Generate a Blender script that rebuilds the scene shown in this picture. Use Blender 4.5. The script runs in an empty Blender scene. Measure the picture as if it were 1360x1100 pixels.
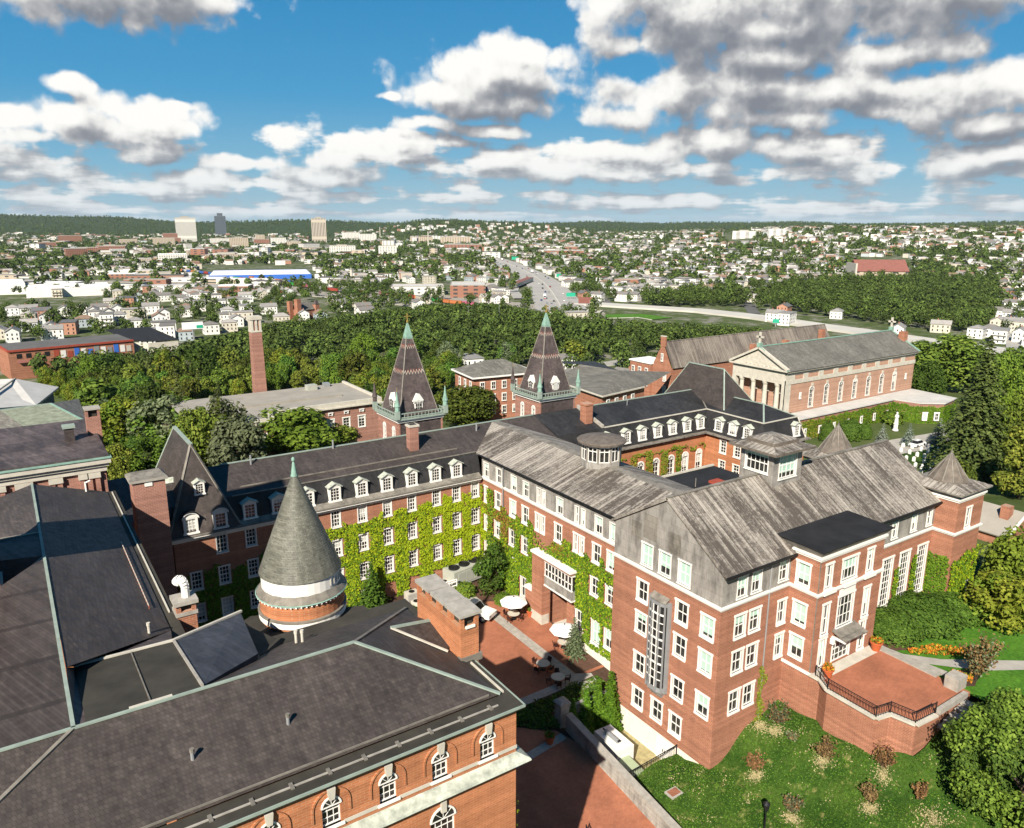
import bpy, bmesh, math, random
from math import sin, cos, pi, radians, sqrt, atan2, floor, hypot
from mathutils import Vector, Matrix

SC = bpy.context.scene
COL = SC.collection

# ------------------------------------------------------------------ camera
# World axes follow the campus buildings: X and Y run along their walls.
CAM_H = 48.0
HEADING = 0.982712      # angle of the view direction from +X
PITCH = 0.241527
ROLL = 0.00316
cam_data = bpy.data.cameras.new('camera')
cam = bpy.data.objects.new('camera', cam_data)
COL.objects.link(cam)
cam_data.sensor_width = 36.0
cam_data.lens = 1024.07 / 1360 * 36
cam_data.clip_start = 0.5
cam_data.clip_end = 40000
cam.matrix_world = (Matrix.Translation((0, 0, CAM_H)) @ Matrix.Rotation(HEADING - pi / 2, 4, 'Z')
     @ Matrix.Rotation(pi / 2 - PITCH, 4, 'X') @ Matrix.Rotation(ROLL, 4, 'Z'))
SC.camera = cam

# ------------------------------------------------------------------ light
SUN_AZ, SUN_EL = radians(38), radians(36.5)      # the light travels towards SUN_AZ
sun_dir = Vector((cos(SUN_AZ) * cos(SUN_EL), sin(SUN_AZ) * cos(SUN_EL), -sin(SUN_EL)))
sd = bpy.data.lights.new('sun', 'SUN')
sd.energy = 5.0
sd.angle = radians(0.53)
sd.color = (1.0, 0.925, 0.80)
so = bpy.data.objects.new('sun', sd)
COL.objects.link(so)
so.rotation_euler = sun_dir.to_track_quat('-Z', 'Y').to_euler()

SC.view_settings.view_transform = 'Standard'
SC.view_settings.look = 'None'
SC.view_settings.exposure = 0.85
SC.view_settings.gamma = 1.0
SC.cycles.max_bounces = 5
SC.cycles.diffuse_bounces = 3
SC.cycles.glossy_bounces = 2
SC.cycles.transmission_bounces = 3
SC.cycles.volume_bounces = 0
SC.cycles.use_denoising = True

# ------------------------------------------------------------------ pixel helpers
# a point of the photograph (1360 wide) turned into a place on a known wall, roof or ground level
F_PX = 1024.07
_M3 = cam.matrix_world.to_3x3()

def ray(px, py):
 return _M3 @ Vector(((px - 680) / F_PX, -(py - 550) / F_PX, -1.0))

def P(px, py, z):
 d = ray(px, py)
 t = (z - CAM_H) / d.z
 return Vector((d.x * t, d.y * t, z))

def atX(px, py, x):
 d = ray(px, py)
 t = x / d.x
 return Vector((x, d.y * t, CAM_H + d.z * t))

def atY(px, py, y):
 d = ray(px, py)
 t = y / d.y
 return Vector((d.x * t, y, CAM_H + d.z * t))

def pix(v):
 w = _M3.transposed() @ (Vector(v) - Vector((0, 0, CAM_H)))
 if w.z > -1:
  return (-9999, -9999)
 return (680 + F_PX * w.x / -w.z, 550 - F_PX * w.y / -w.z)

# ------------------------------------------------------------------ node helpers
class NT:
 def __init__(self, tree):
  self.t = tree

 def n(self, typ, **kw):
  nd = self.t.nodes.new(typ)
  for k, v in kw.items():
   setattr(nd, k, v)
  return nd

 def link(self, a, b):
  self.t.links.new(a, b)

 def put(self, sock, v):
  if isinstance(v, bpy.types.NodeSocket):
   self.link(v, sock)
  elif v is not None:
   if sock.type == 'RGBA' and len(v) == 3:
    v = (*v, 1)
   sock.default_value = v

 def math(self, op, a, b=None, c=None, clamp=False):
  nd = self.n('ShaderNodeMath', operation=op, use_clamp=clamp)
  for i, v in enumerate((a, b, c)):
   self.put(nd.inputs[i], v)
  return nd.outputs[0]

 def vmath(self, op, a, b=None, c=None):
  nd = self.n('ShaderNodeVectorMath', operation=op)
  for i, v in enumerate((a, b, c)):
   if v is not None:
    if op == 'SCALE' and i == 1:
     self.put(nd.inputs['Scale'], v)
    else:
     self.put(nd.inputs[i], v)
  return nd.outputs['Value'] if op in ('LENGTH', 'DOT_PRODUCT') else nd.outputs['Vector']

 def mix(self, f, a, b, blend='MIX'):
  nd = self.n('ShaderNodeMix', data_type='RGBA', blend_type=blend)
  self.put(nd.inputs[0], f)
  self.put(nd.inputs[6], a)
  self.put(nd.inputs[7], b)
  return nd.outputs[2]

 def noise(self, vec, scale, detail=4, rough=0.55, out='Fac', dims='3D', dist=0.0):
  nd = self.n('ShaderNodeTexNoise', noise_dimensions=dims)
  if vec is not None:
   self.link(vec, nd.inputs['Vector'])
  nd.inputs['Scale'].default_value = scale
  nd.inputs['Detail'].default_value = detail
  nd.inputs['Roughness'].default_value = rough
  nd.inputs['Distortion'].default_value = dist
  return nd.outputs[out]

 def ramp(self, f, stops, interp='LINEAR'):
  nd = self.n('ShaderNodeValToRGB')
  cr = nd.color_ramp
  cr.interpolation = interp
  while len(cr.elements) < len(stops):
   cr.elements.new(0.5)
  for e, (p, c) in zip(cr.elements, stops):
   e.position = p
   e.color = (*c, 1) if len(c) == 3 else c
  self.put(nd.inputs[0], f)
  return nd.outputs[0]

 def smooth(self, v, a, b, c=0.0, d=1.0):
  nd = self.n('ShaderNodeMapRange', interpolation_type='SMOOTHSTEP')
  for i, x in enumerate((v, a, b, c, d)):
   self.put(nd.inputs[i], x)
  return nd.outputs[0]

 def sep(self, v):
  nd = self.n('ShaderNodeSeparateXYZ')
  self.link(v, nd.inputs[0])
  return nd.outputs

 def comb(self, x, y, z):
  nd = self.n('ShaderNodeCombineXYZ')
  for i, v in enumerate((x, y, z)):
   self.put(nd.inputs[i], v)
  return nd.outputs[0]

# ------------------------------------------------------------------ sky with fair-weather cumulus
world = bpy.data.worlds.new('World')
SC.world = world
world.use_nodes = True
wt = NT(world.node_tree)
world.node_tree.nodes.clear()
SKY_STRENGTH = 0.085
geo = wt.n('ShaderNodeTexCoord')
sky = wt.n('ShaderNodeTexSky', sky_type='NISHITA', sun_disc=False)
sky.sun_elevation = SUN_EL
sky.sun_rotation = atan2(-cos(SUN_AZ), -sin(SUN_AZ))
sky.altitude = 200
sky.air_density = 1.35
sky.dust_density = 0.6
sky.ozone_density = 2.2

# direction -> azimuth (degrees right of the compass heading of the campus axis) and elevation (degrees)
rot = wt.n('ShaderNodeVectorRotate', rotation_type='Z_AXIS')
wt.link(geo.outputs['Generated'], rot.inputs['Vector'])
rot.inputs['Angle'].default_value = -(HEADING - pi / 2)
dx, dy, dz = wt.sep(rot.outputs[0])
az = wt.math('MULTIPLY', wt.math('ARCTAN2', dx, dy), 57.29578)
el = wt.math('MULTIPLY', wt.math('ARCSINE', dz), 57.29578)
azel = wt.comb(az, el, 0.0)

def sky_at(px, py):
 d = Matrix.Rotation(-(HEADING - pi / 2), 3, 'Z') @ ray(px, py)
 return (math.degrees(atan2(d.x, d.y)), math.degrees(atan2(d.z, hypot(d.x, d.y))))

# each cumulus: (photo x, y of its middle, half width, half height) given where it stood in the sky that day
CLOUDS = [
 (650, 98, 118, 50), (692, 72, 74, 36), (590, 124, 80, 30), (645, 142, 115, 26), (655, 175, 78, 13), (560, 165, 50, 14), (520, 128, 16, 8),
 (530, 186, 62, 18), (600, 192, 55, 10),
 (1020, 40, 290, 46), (1180, 70, 160, 26), (940, 20, 150, 84), (1080, -20, 240, 108), (1250, -20, 170, 84), (860, -10, 110, 56), (830, 58, 40, 22), (1010, 75, 110, 34),
 (890, 125, 140, 42), (1000, 128, 130, 46), (1100, 118, 120, 42), (830, 155, 90, 26), (1040, 158, 90, 20),
 (1250, 125, 135, 48), (1340, 112, 100, 46), (1180, 150, 62, 22), (1320, 165, 80, 22),
 (1280, 215, 95, 24), (1345, 200, 50, 18), (950, 195, 120, 26), (1080, 205, 85, 22), (860, 205, 90, 20), (1100, 190, 50, 14), (730, 225, 110, 20),
 (200, 152, 100, 32), (100, 165, 120, 32), (20, 160, 80, 26), (240, 140, 40, 14), (40, 185, 90, 16),
 (92, 115, 36, 19), (185, 205, 64, 18), (20, 232, 30, 12), (330, 215, 70, 16), (435, 212, 40, 20), (430, 232, 95, 18), (270, 236, 80, 14),
 (150, -45, 220, 92), (30, -20, 120, 66), (285, -2, 60, 24),
]
grp = bpy.data.node_groups.new('cloud_field', 'ShaderNodeTree')
grp.interface.new_socket('Vector', in_out='INPUT', socket_type='NodeSocketVector')
grp.interface.new_socket('Field', in_out='OUTPUT', socket_type='NodeSocketFloat')
gt = NT(grp)
gin = gt.n('NodeGroupInput').outputs[0]
acc = None
warp = gt.noise(gin, 0.22, 3, 0.5, out='Color')
warped = gt.vmath('ADD', gin, gt.vmath('MULTIPLY', gt.vmath('SUBTRACT', warp, (0.5, 0.5, 0.5)), (2.2, 1.3, 0)))
for (cx, cy, rx, ry) in CLOUDS:
 a, e = sky_at(cx, cy)
 a2 = abs(sky_at(cx + rx, cy)[0] - sky_at(cx - rx, cy)[0]) / 2
 e2 = abs(sky_at(cx, cy - ry)[1] - sky_at(cx, cy + ry)[1]) / 2
 p = gt.vmath('MULTIPLY', gt.vmath('SUBTRACT', warped, (a, e, 0)), (1 / a2, 1 / e2, 0))
 r = gt.math('SUBTRACT', 1.0, gt.vmath('LENGTH', p))
 acc = r if acc is None else gt.math('SMOOTH_MAX', acc, r, 0.25)
fx, fy, fz = gt.sep(gin)
# rows of small far clouds, flattening towards the horizon
lo = gt.noise(gt.comb(gt.math('MULTIPLY', fx, 0.16), gt.math('MULTIPLY', gt.math('LOGARITHM', gt.math('MAXIMUM', gt.math('ADD', fy, 1.0), 0.3), 2.718), 2.9), 3.3), 1.0, 5, 0.55)
row = gt.math('MULTIPLY', gt.math('SUBTRACT', lo, 0.425), 3.2)
band = gt.smooth(fy, 9.0, 5.5)
row = gt.math('SUBTRACT', row, gt.math('MULTIPLY', gt.math('SUBTRACT', 1.0, band), 1.5))
acc = gt.math('SMOOTH_MAX', acc, row, 0.2)
def puff(vec, scale, off):
 nd = gt.n('ShaderNodeTexVoronoi', feature='SMOOTH_F1', voronoi_dimensions='2D')
 gt.link(gt.vmath('ADD', vec, off), nd.inputs['Vector'])
 nd.inputs['Scale'].default_value = scale
 nd.inputs['Smoothness'].default_value = 0.35
 return gt.math('SUBTRACT', 0.42, nd.outputs['Distance'])

wsm = gt.noise(gin, 0.8, 3, 0.55, out='Color')
wv = gt.vmath('ADD', gin, gt.vmath('MULTIPLY', gt.vmath('SUBTRACT', wsm, (0.5, 0.5, 0.5)), (1.3, 0.9, 0)))
b1 = gt.noise(gin, 0.30, 4, 0.55)
b2 = gt.noise(gin, 1.6, 5, 0.6)
bump = gt.math('MULTIPLY', gt.math('SUBTRACT', b1, 0.5), 1.0)
for sc_, am in ((0.24, 0.58), (0.55, 0.44), (1.3, 0.18)):
 bump = gt.math('ADD', bump, gt.math('MULTIPLY', puff(wv, sc_, (sc_ * 3, sc_, 0)), am))
bump = gt.math('ADD', bump, gt.math('MULTIPLY', gt.math('SUBTRACT', b2, 0.5), 0.26))
gout = gt.n('NodeGroupOutput')
gt.link(gt.math('ADD', acc, bump), gout.inputs[0])

def field(vec):
 g = wt.n('ShaderNodeGroup')
 g.node_tree = grp
 wt.link(vec, g.inputs[0])
 return g.outputs[0]

f0 = field(azel)
f1 = field(wt.vmath('ADD', azel, (-0.35, 0.85, 0)))
f2 = field(wt.vmath('ADD', azel, (-0.7, 2.6, 0)))
ahead = wt.smooth(wt.math('ABSOLUTE', az), 80.0, 55.0)  # clouds fade out beyond the view, so they add less fill light
cover = wt.math('MULTIPLY', wt.smooth(f0, -0.02, 0.42), ahead)
# thick cloud overhead of a point keeps the sun from it
depth = wt.math('ADD', wt.math('MULTIPLY', wt.math('SUBTRACT', f1, f0), 0.42), wt.math('MULTIPLY', f2, 0.36))
# high clouds show more of their shaded undersides
depth = wt.math('ADD', depth, wt.smooth(el, 12.0, 22.0, 0.0, 0.20))
lit = wt.smooth(depth, 0.50, -0.20)
S_ = 0.785 / SKY_STRENGTH
cloud = wt.ramp(lit, [(0.0, (0.165 * S_, 0.178 * S_, 0.205 * S_)), (0.4, (0.34 * S_, 0.345 * S_, 0.355 * S_)), (0.75, (0.60 * S_, 0.595 * S_, 0.58 * S_)), (1.0, (0.72 * S_, 0.71 * S_, 0.685 * S_))])
# far clouds sink into the bluish air
far = wt.smooth(el, 6.0, 0.0)
cloud = wt.mix(wt.math('MULTIPLY', far, 0.45), cloud, (0.36 * S_, 0.44 * S_, 0.50 * S_))
tint = wt.ramp(wt.math('DIVIDE', el, 30.0, clamp=True), [(0.0, (0.25 * S_, 0.38 * S_, 0.455 * S_)), (0.12, (0.125 * S_, 0.31 * S_, 0.45 * S_)), (0.28, (0.030 * S_, 0.220 * S_, 0.42 * S_)), (0.6, (0.004 * S_, 0.148 * S_, 0.35 * S_)), (1.0, (0.002 * S_, 0.115 * S_, 0.30 * S_))])
skyc = wt.mix(0.94, sky.outputs[0], tint)
above = wt.smooth(el, -0.2, 0.9)
# unseen sky behind the camera, darkened to weaken the fill light in shadows
skyc = wt.mix(wt.math('MULTIPLY', wt.math('SUBTRACT', 1.0, ahead), 0.55), skyc, (0.015 * S_, 0.06 * S_, 0.12 * S_))
skyc = wt.mix(wt.math('MULTIPLY', wt.smooth(el, 30.0, 60.0), 0.5), skyc, (0.006 * S_, 0.05 * S_, 0.12 * S_))  # unseen sky overhead darkened as well, for less fill
mixed = wt.mix(wt.math('MULTIPLY', cover, above), skyc, cloud)
bg = wt.n('ShaderNodeBackground')
wt.link(mixed, bg.inputs[0])
bg.inputs[1].default_value = SKY_STRENGTH
wo = wt.n('ShaderNodeOutputWorld')
wt.link(bg.outputs[0], wo.inputs[0])

# ------------------------------------------------------------------ materials
MATS = {}

def material(name):
 m = bpy.data.materials.new(name)
 m.use_nodes = True
 m.node_tree.nodes.clear()
 t = NT(m.node_tree)
 out = t.n('ShaderNodeOutputMaterial')
 b = t.n('ShaderNodeBsdfPrincipled')
 t.link(b.outputs[0], out.inputs[0])
 b.inputs['Specular IOR Level'].default_value = 0.25
 MATS[name] = m
 return m, t, b, out

def world_pos(t):
 return t.n('ShaderNodeNewGeometry').outputs['Position']

def wall_uv(t):
 x, y, z = t.sep(world_pos(t))
 return t.comb(t.math('ADD', x, y), z, 0.0)

K_ = 0.80
BRIGHT = {'white_trim', 'umbrella_white', 'white_base', 'white_roof', 'terracotta', 'gold', 'sign_green', 'blue_paint', 'dry_grass', 'road_pale'}

def kk_(c, k=K_):
 return tuple(v * k for v in c)

def plain(name, c, rough=0.8, var=0.18, scale=0.8, metal=0.0, spec=0.25):
 if name not in BRIGHT:
  c = kk_(c)
 m, t, b, o = material(name)
 p = t.n('ShaderNodeTexCoord').outputs['Object']
 n = t.noise(p, scale, 5, 0.6)
 lo = tuple(v * (1 - var) for v in c)
 hi = tuple(min(1, v * (1 + var)) for v in c)
 t.link(t.ramp(n, [(0.3, lo), (0.7, hi)]), b.inputs['Base Color'])
 b.inputs['Roughness'].default_value = rough
 b.inputs['Metallic'].default_value = metal
 b.inputs['Specular IOR Level'].default_value = spec
 return m

def brick(name, c1, c2, mortar, stain=0.25, band=0.11):
 c1, c2, mortar = kk_(c1, .84), kk_(c2, .84), kk_(mortar, .84)
 m, t, b, o = material(name)
 uv = wall_uv(t)
 br = t.n('ShaderNodeTexBrick')
 t.link(uv, br.inputs['Vector'])
 br.inputs['Scale'].default_value = 1.0
 br.inputs['Brick Width'].default_value = 0.42
 br.inputs['Row Height'].default_value = 0.15
 br.inputs['Mortar Size'].default_value = 0.014
 br.inputs['Color1'].default_value = (*c1, 1)
 br.inputs['Color2'].default_value = (*c2, 1)
 br.inputs['Mortar'].default_value = (*mortar, 1)
 big = t.noise(world_pos(t), 0.35, 6, 0.62)
 streak = t.noise(t.vmath('MULTIPLY', world_pos(t), (1.6, 1.6, 0.12)), 1.0, 4, 0.6)
 k = t.math('ADD', t.math('MULTIPLY', t.math('SUBTRACT', big, 0.5), 1.1), t.math('MULTIPLY', t.math('SUBTRACT', streak, 0.5), 0.7))
 k = t.math('ADD', 1.0, t.math('MULTIPLY', k, stain * 2.6))
 # every so many courses a slightly darker run of bricks, and single burnt bricks
 x_, y_, z_ = t.sep(world_pos(t))
 wz = t.n('ShaderNodeTexWhiteNoise', noise_dimensions='1D')
 t.link(t.math('FLOOR', t.math('DIVIDE', z_, 0.3)), wz.inputs['W'])
 k = t.math('MULTIPLY', k, t.smooth(wz.outputs[0], 0, 1, 1 - band, 1 + band))
 t.link(t.mix(1.0, br.outputs['Color'], t.comb(k, k, k), 'MULTIPLY'), b.inputs['Base Color'])
 b.inputs['Roughness'].default_value = 0.9
 b.inputs['Specular IOR Level'].default_value = 0.12
 return m

brick('brick_warm', (0.44, 0.16, 0.075), (0.38, 0.13, 0.06), (0.42, 0.21, 0.13), 0.16)
brick('brick_red', (0.395, 0.162, 0.096), (0.32, 0.127, 0.076), (0.46, 0.28, 0.20), 0.20)
brick('brick_pink', (0.36, 0.17, 0.125), (0.30, 0.135, 0.10), (0.42, 0.29, 0.24), 0.16)
brick('brick_tan', (0.50, 0.285, 0.20), (0.43, 0.24, 0.165), (0.50, 0.36, 0.28), 0.14)
brick('brick_orange', (0.50, 0.190, 0.086), (0.42, 0.155, 0.07), (0.50, 0.27, 0.16), 0.2)

def slate(name, c, row=0.42, axis='Z', gloss=0.5, blotch=0.35):
 """courses of slate: thin dark joints between courses, single tiles a little lighter or darker"""
 c = kk_(c, .84)
 m, t, b, o = material(name)
 x, y, z = t.sep(world_pos(t))
 uv = t.comb(t.math('ADD', x, t.math('MULTIPLY', y, 0.37)), t.math('ADD', t.math('MULTIPLY', z, 2.6), t.math('MULTIPLY', y, 0.05)), 0.0)
 br = t.n('ShaderNodeTexBrick')
 t.link(uv, br.inputs['Vector'])
 br.inputs['Scale'].default_value = 1.0
 br.inputs['Brick Width'].default_value = row * 0.8
 br.inputs['Row Height'].default_value = row
 br.inputs['Mortar Size'].default_value = 0.012
 br.inputs['Bias'].default_value = -0.1
 br.inputs['Color1'].default_value = (*[v * 0.80 for v in c], 1)
 br.inputs['Color2'].default_value = (*[v * 1.20 for v in c], 1)
 br.inputs['Mortar'].default_value = (*[v * 0.62 for v in c], 1)
 n = t.noise(world_pos(t), 0.22, 7, 0.7)
 k = t.smooth(n, 0.3, 0.75, 1 - blotch, 1 + blotch)
 n2 = t.noise(world_pos(t), 2.2, 3, 0.6)
 k = t.math('MULTIPLY', k, t.smooth(n2, 0.3, 0.7, 0.9, 1.1))
 # rain streaks down the slope and a few pale patches painted in as glare
 st = t.noise(t.vmath('MULTIPLY', world_pos(t), (1.7, 0.22, 0.3)), 1.0, 5, 0.65)
 k = t.math('MULTIPLY', k, t.smooth(st, 0.3, 0.72, 0.84, 1.16))
 pt = t.noise(world_pos(t), 1.1, 2, 0.4)
 k = t.math('MULTIPLY', k, t.smooth(pt, 0.68, 0.74, 1.0, 1.18))
 t.link(t.mix(1.0, br.outputs['Color'], t.comb(k, k, t.math('MULTIPLY', k, 0.99)), 'MULTIPLY'), b.inputs['Base Color'])
 t.link(t.smooth(n2, 0.3, 0.7, gloss - 0.08, gloss + 0.14), b.inputs['Roughness'])
 b.inputs['Specular IOR Level'].default_value = 0.3
 return m

slate('slate_dark', (0.074, 0.060, 0.055), row=0.24, gloss=0.6, blotch=0.22)
slate('slate_black', (0.036, 0.035, 0.037), row=0.24, gloss=0.62)
slate('slate_brown', (0.105, 0.082, 0.080), gloss=0.6)
slate('slate_blue', (0.052, 0.055, 0.068), row=0.36, gloss=0.55, blotch=0.2)
slate('slate_green', (0.175, 0.172, 0.142), row=0.30, gloss=0.42, blotch=0.18)
slate('slate_grey', (0.175, 0.165, 0.145), row=0.5, gloss=0.7, blotch=0.2)

def seam(name, axis, light=(0.46, 0.415, 0.36), dark=(0.10, 0.083, 0.070), width=0.5, amount=0.5):
 """weathered standing-seam sheet: each pan has aged by itself, streaked down the slope"""
 light, dark = kk_(light), kk_(dark)
 m, t, b, o = material(name)
 x, y, z = t.sep(world_pos(t))
 across, along = (x, y) if axis == 'X' else (y, x)
 s = t.math('DIVIDE', across, width)
 pan = t.math('FLOOR', s)
 fr = t.math('FRACT', s)
 wn = t.n('ShaderNodeTexWhiteNoise', noise_dimensions='1D')
 t.link(pan, wn.inputs['W'])
 st = t.noise(t.comb(t.math('MULTIPLY', across, 4.2), t.math('MULTIPLY', along, 0.22), t.math('MULTIPLY', pan, 3.7)), 1.0, 6, 0.68)
 big = t.noise(world_pos(t), 0.16, 4, 0.55)
 spot = t.noise(world_pos(t), 3.4, 6, 0.8)
 k = t.math('ADD', t.math('MULTIPLY', wn.outputs[0], 0.38), t.math('MULTIPLY', t.math('SUBTRACT', st, 0.5), 1.9))
 k = t.math('ADD', k, t.math('MULTIPLY', t.math('SUBTRACT', big, 0.5), 1.5))
 k = t.math('ADD', k, t.math('MULTIPLY', t.math('SUBTRACT', spot, 0.5), 1.9))
 seg = t.n('ShaderNodeTexWhiteNoise', noise_dimensions='2D')
 off = t.math('MULTIPLY', wn.outputs[0], 7.0)
 t.link(t.comb(pan, t.math('FLOOR', t.math('ADD', t.math('DIVIDE', along, 2.3), off)), 0.0), seg.inputs['Vector'])
 k = t.math('ADD', k, t.math('MULTIPLY', t.math('SUBTRACT', seg.outputs[0], 0.5), 0.30))
 k = t.math('ADD', k, amount - 0.19)
 c = t.ramp(k, [(0.12, dark), (0.42, tuple((a + d) / 2.1 for a, d in zip(light, dark))), (0.85, light)])
 edge = t.smooth(t.math('ABSOLUTE', t.math('SUBTRACT', fr, 0.5)), 0.38, 0.48)
 c = t.mix(t.math('MULTIPLY', edge, 0.72), c, dark)
 t.link(c, b.inputs['Base Color'])
 b.inputs['Roughness'].default_value = 0.75
 bp = t.n('ShaderNodeBump')
 bp.inputs['Strength'].default_value = 0.5
 bp.inputs['Distance'].default_value = 0.06
 t.link(edge, bp.inputs['Height'])
 t.link(bp.outputs[0], b.inputs['Normal'])
 return m

seam('seam_along_x', 'X', amount=0.37)
seam('seam_along_y', 'Y', amount=0.47)
seam('seam_far', 'X', (0.30, 0.26, 0.22), (0.12, 0.10, 0.088), 0.7, 0.5)

def panelled(name, c, pw=1.6, ph=0.9):
 c = kk_(c)
 m, t, b, o = material(name)
 uv = wall_uv(t)
 br = t.n('ShaderNodeTexBrick')
 t.link(uv, br.inputs['Vector'])
 br.inputs['Scale'].default_value = 1.0
 br.inputs['Brick Width'].default_value = pw
 br.inputs['Row Height'].default_value = ph
 br.inputs['Mortar Size'].default_value = 0.018
 br.inputs['Color1'].default_value = (*[v * 0.9 for v in c], 1)
 br.inputs['Color2'].default_value = (*[v * 1.08 for v in c], 1)
 br.inputs['Mortar'].default_value = (*[v * 0.7 for v in c], 1)
 st = t.noise(t.vmath('MULTIPLY', world_pos(t), (0.9, 0.9, 0.35)), 1.0, 7, 0.7)
 k = t.smooth(st, 0.30, 0.62, 0.5, 1.08)
 t.link(t.mix(1.0, br.outputs['Color'], t.comb(k, k, k), 'MULTIPLY'), b.inputs['Base Color'])
 b.inputs['Roughness'].default_value = 0.7
 return m

panelled('grey_panel', (0.355, 0.33, 0.30))
panelled('lead_sheet', (0.27, 0.245, 0.21), 0.9, 0.6)
panelled('concrete_block', (0.42, 0.40, 0.36), 0.9, 0.4)

plain('white_trim', (0.72, 0.70, 0.66), 0.6, 0.05)
plain('stone', (0.60, 0.56, 0.48), 0.85, 0.14, 1.2)
plain('stone_grey', (0.40, 0.37, 0.325), 0.9, 0.2, 2.0)
plain('white_base', (0.70, 0.66, 0.57), 0.9, 0.08, 1.0)
plain('cornice_worn', (0.50, 0.53, 0.45), 0.8, 0.42, 1.8)
plain('copper', (0.25, 0.40, 0.33), 0.75, 0.22, 1.4)
plain('copper_pale', (0.31, 0.375, 0.325), 0.7, 0.15, 1.4)
plain('copper_roof', (0.27, 0.295, 0.22), 0.85, 0.3, 1.2)
plain('lead_dark', (0.165, 0.138, 0.115), 0.7, 0.35, 1.5)
plain('flashing', (0.22, 0.20, 0.17), 0.7, 0.3, 1.5)
plain('flat_roof_dark', (0.052, 0.047, 0.038), 0.85, 0.35, 0.5)
plain('membrane_black', (0.022, 0.022, 0.024), 0.85, 0.4, 0.5)
plain('gravel_roof', (0.36, 0.33, 0.285), 0.95, 0.14, 0.25)
plain('pale_roof', (0.60, 0.58, 0.55), 0.9, 0.12, 0.3)
plain('white_roof', (0.78, 0.77, 0.74), 0.85, 0.06, 0.3)
plain('black_metal', (0.016, 0.016, 0.017), 0.5, 0.2)
plain('grey_metal', (0.42, 0.43, 0.44), 0.5, 0.1, metal=0.4)
plain('pale_green_paint', (0.40, 0.47, 0.30), 0.6, 0.08)
plain('hvac_grey', (0.45, 0.46, 0.40), 0.6, 0.08)
plain('terracotta', (0.42, 0.10, 0.035), 0.8, 0.12)
plain('umbrella_white', (0.82, 0.81, 0.77), 0.8, 0.03)
plain('dark_wood', (0.055, 0.022, 0.016), 0.7, 0.2)
plain('concrete', (0.44, 0.41, 0.365), 0.9, 0.14, 0.8)
plain('tile_red', (0.38, 0.075, 0.045), 0.8, 0.15)
plain('bark', (0.10, 0.075, 0.055), 0.95, 0.3, 3.0)
plain('soil', (0.085, 0.048, 0.032), 0.95, 0.3, 1.5)
plain('mulch', (0.12, 0.062, 0.042), 0.95, 0.25, 2.0)
plain('dry_grass', (0.34, 0.29, 0.15), 0.95, 0.25, 2.5)
plain('road', (0.42, 0.40, 0.37), 0.9, 0.1, 0.05)
plain('road_pale', (0.48, 0.455, 0.41), 0.9, 0.08, 0.05)
plain('asphalt', (0.14, 0.135, 0.13), 0.9, 0.16, 0.1)
plain('sign_green', (0.02, 0.32, 0.20), 0.6, 0.05)
plain('gold', (0.50, 0.36, 0.10), 0.4, 0.1, metal=0.6)
plain('blue_paint', (0.04, 0.14, 0.50), 0.6, 0.05)
plain('roof_rose', (0.26, 0.105, 0.085), 0.85, 0.1, 0.3)
plain('paint_mark', (0.75, 0.74, 0.70), 0.8, 0.05)

def glass(name, base, blind, share):
 """window panes: dark rooms behind, some with pale blinds drawn part of the way"""
 m, t, b, o = material(name)
 oi = t.n('ShaderNodeObjectInfo')
 r = oi.outputs['Random']
 ob = t.n('ShaderNodeTexCoord').outputs['Generated']
 gx, gy, gz = t.sep(ob)
 drawn = t.math('MULTIPLY', t.math('LESS_THAN', r, share), 1.0)
 wn = t.n('ShaderNodeTexWhiteNoise', noise_dimensions='1D')
 t.link(r, wn.inputs['W'])
 level = t.math('MULTIPLY', wn.outputs[0], 0.9)
 on = t.math('MULTIPLY', drawn, t.math('GREATER_THAN', gz, level))
 room = t.noise(t.vmath('MULTIPLY', world_pos(t), (1, 1, 1)), 1.3, 3, 0.6)
 dark = t.ramp(room, [(0.35, tuple(v * 0.4 for v in base)), (0.75, tuple(v * 2.2 for v in base))])
 t.link(t.mix(on, dark, blind), b.inputs['Base Color'])
 t.link(t.smooth(on, 0, 1, 0.06, 0.3), b.inputs['Roughness'])
 b.inputs['Specular IOR Level'].default_value = 0.5
 return m

glass('glass_dark', (0.022, 0.021, 0.02), (0.45, 0.45, 0.42), 0.28)
glass('glass_green', (0.026, 0.026, 0.024), (0.40, 0.58, 0.48), 0.5)

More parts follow.
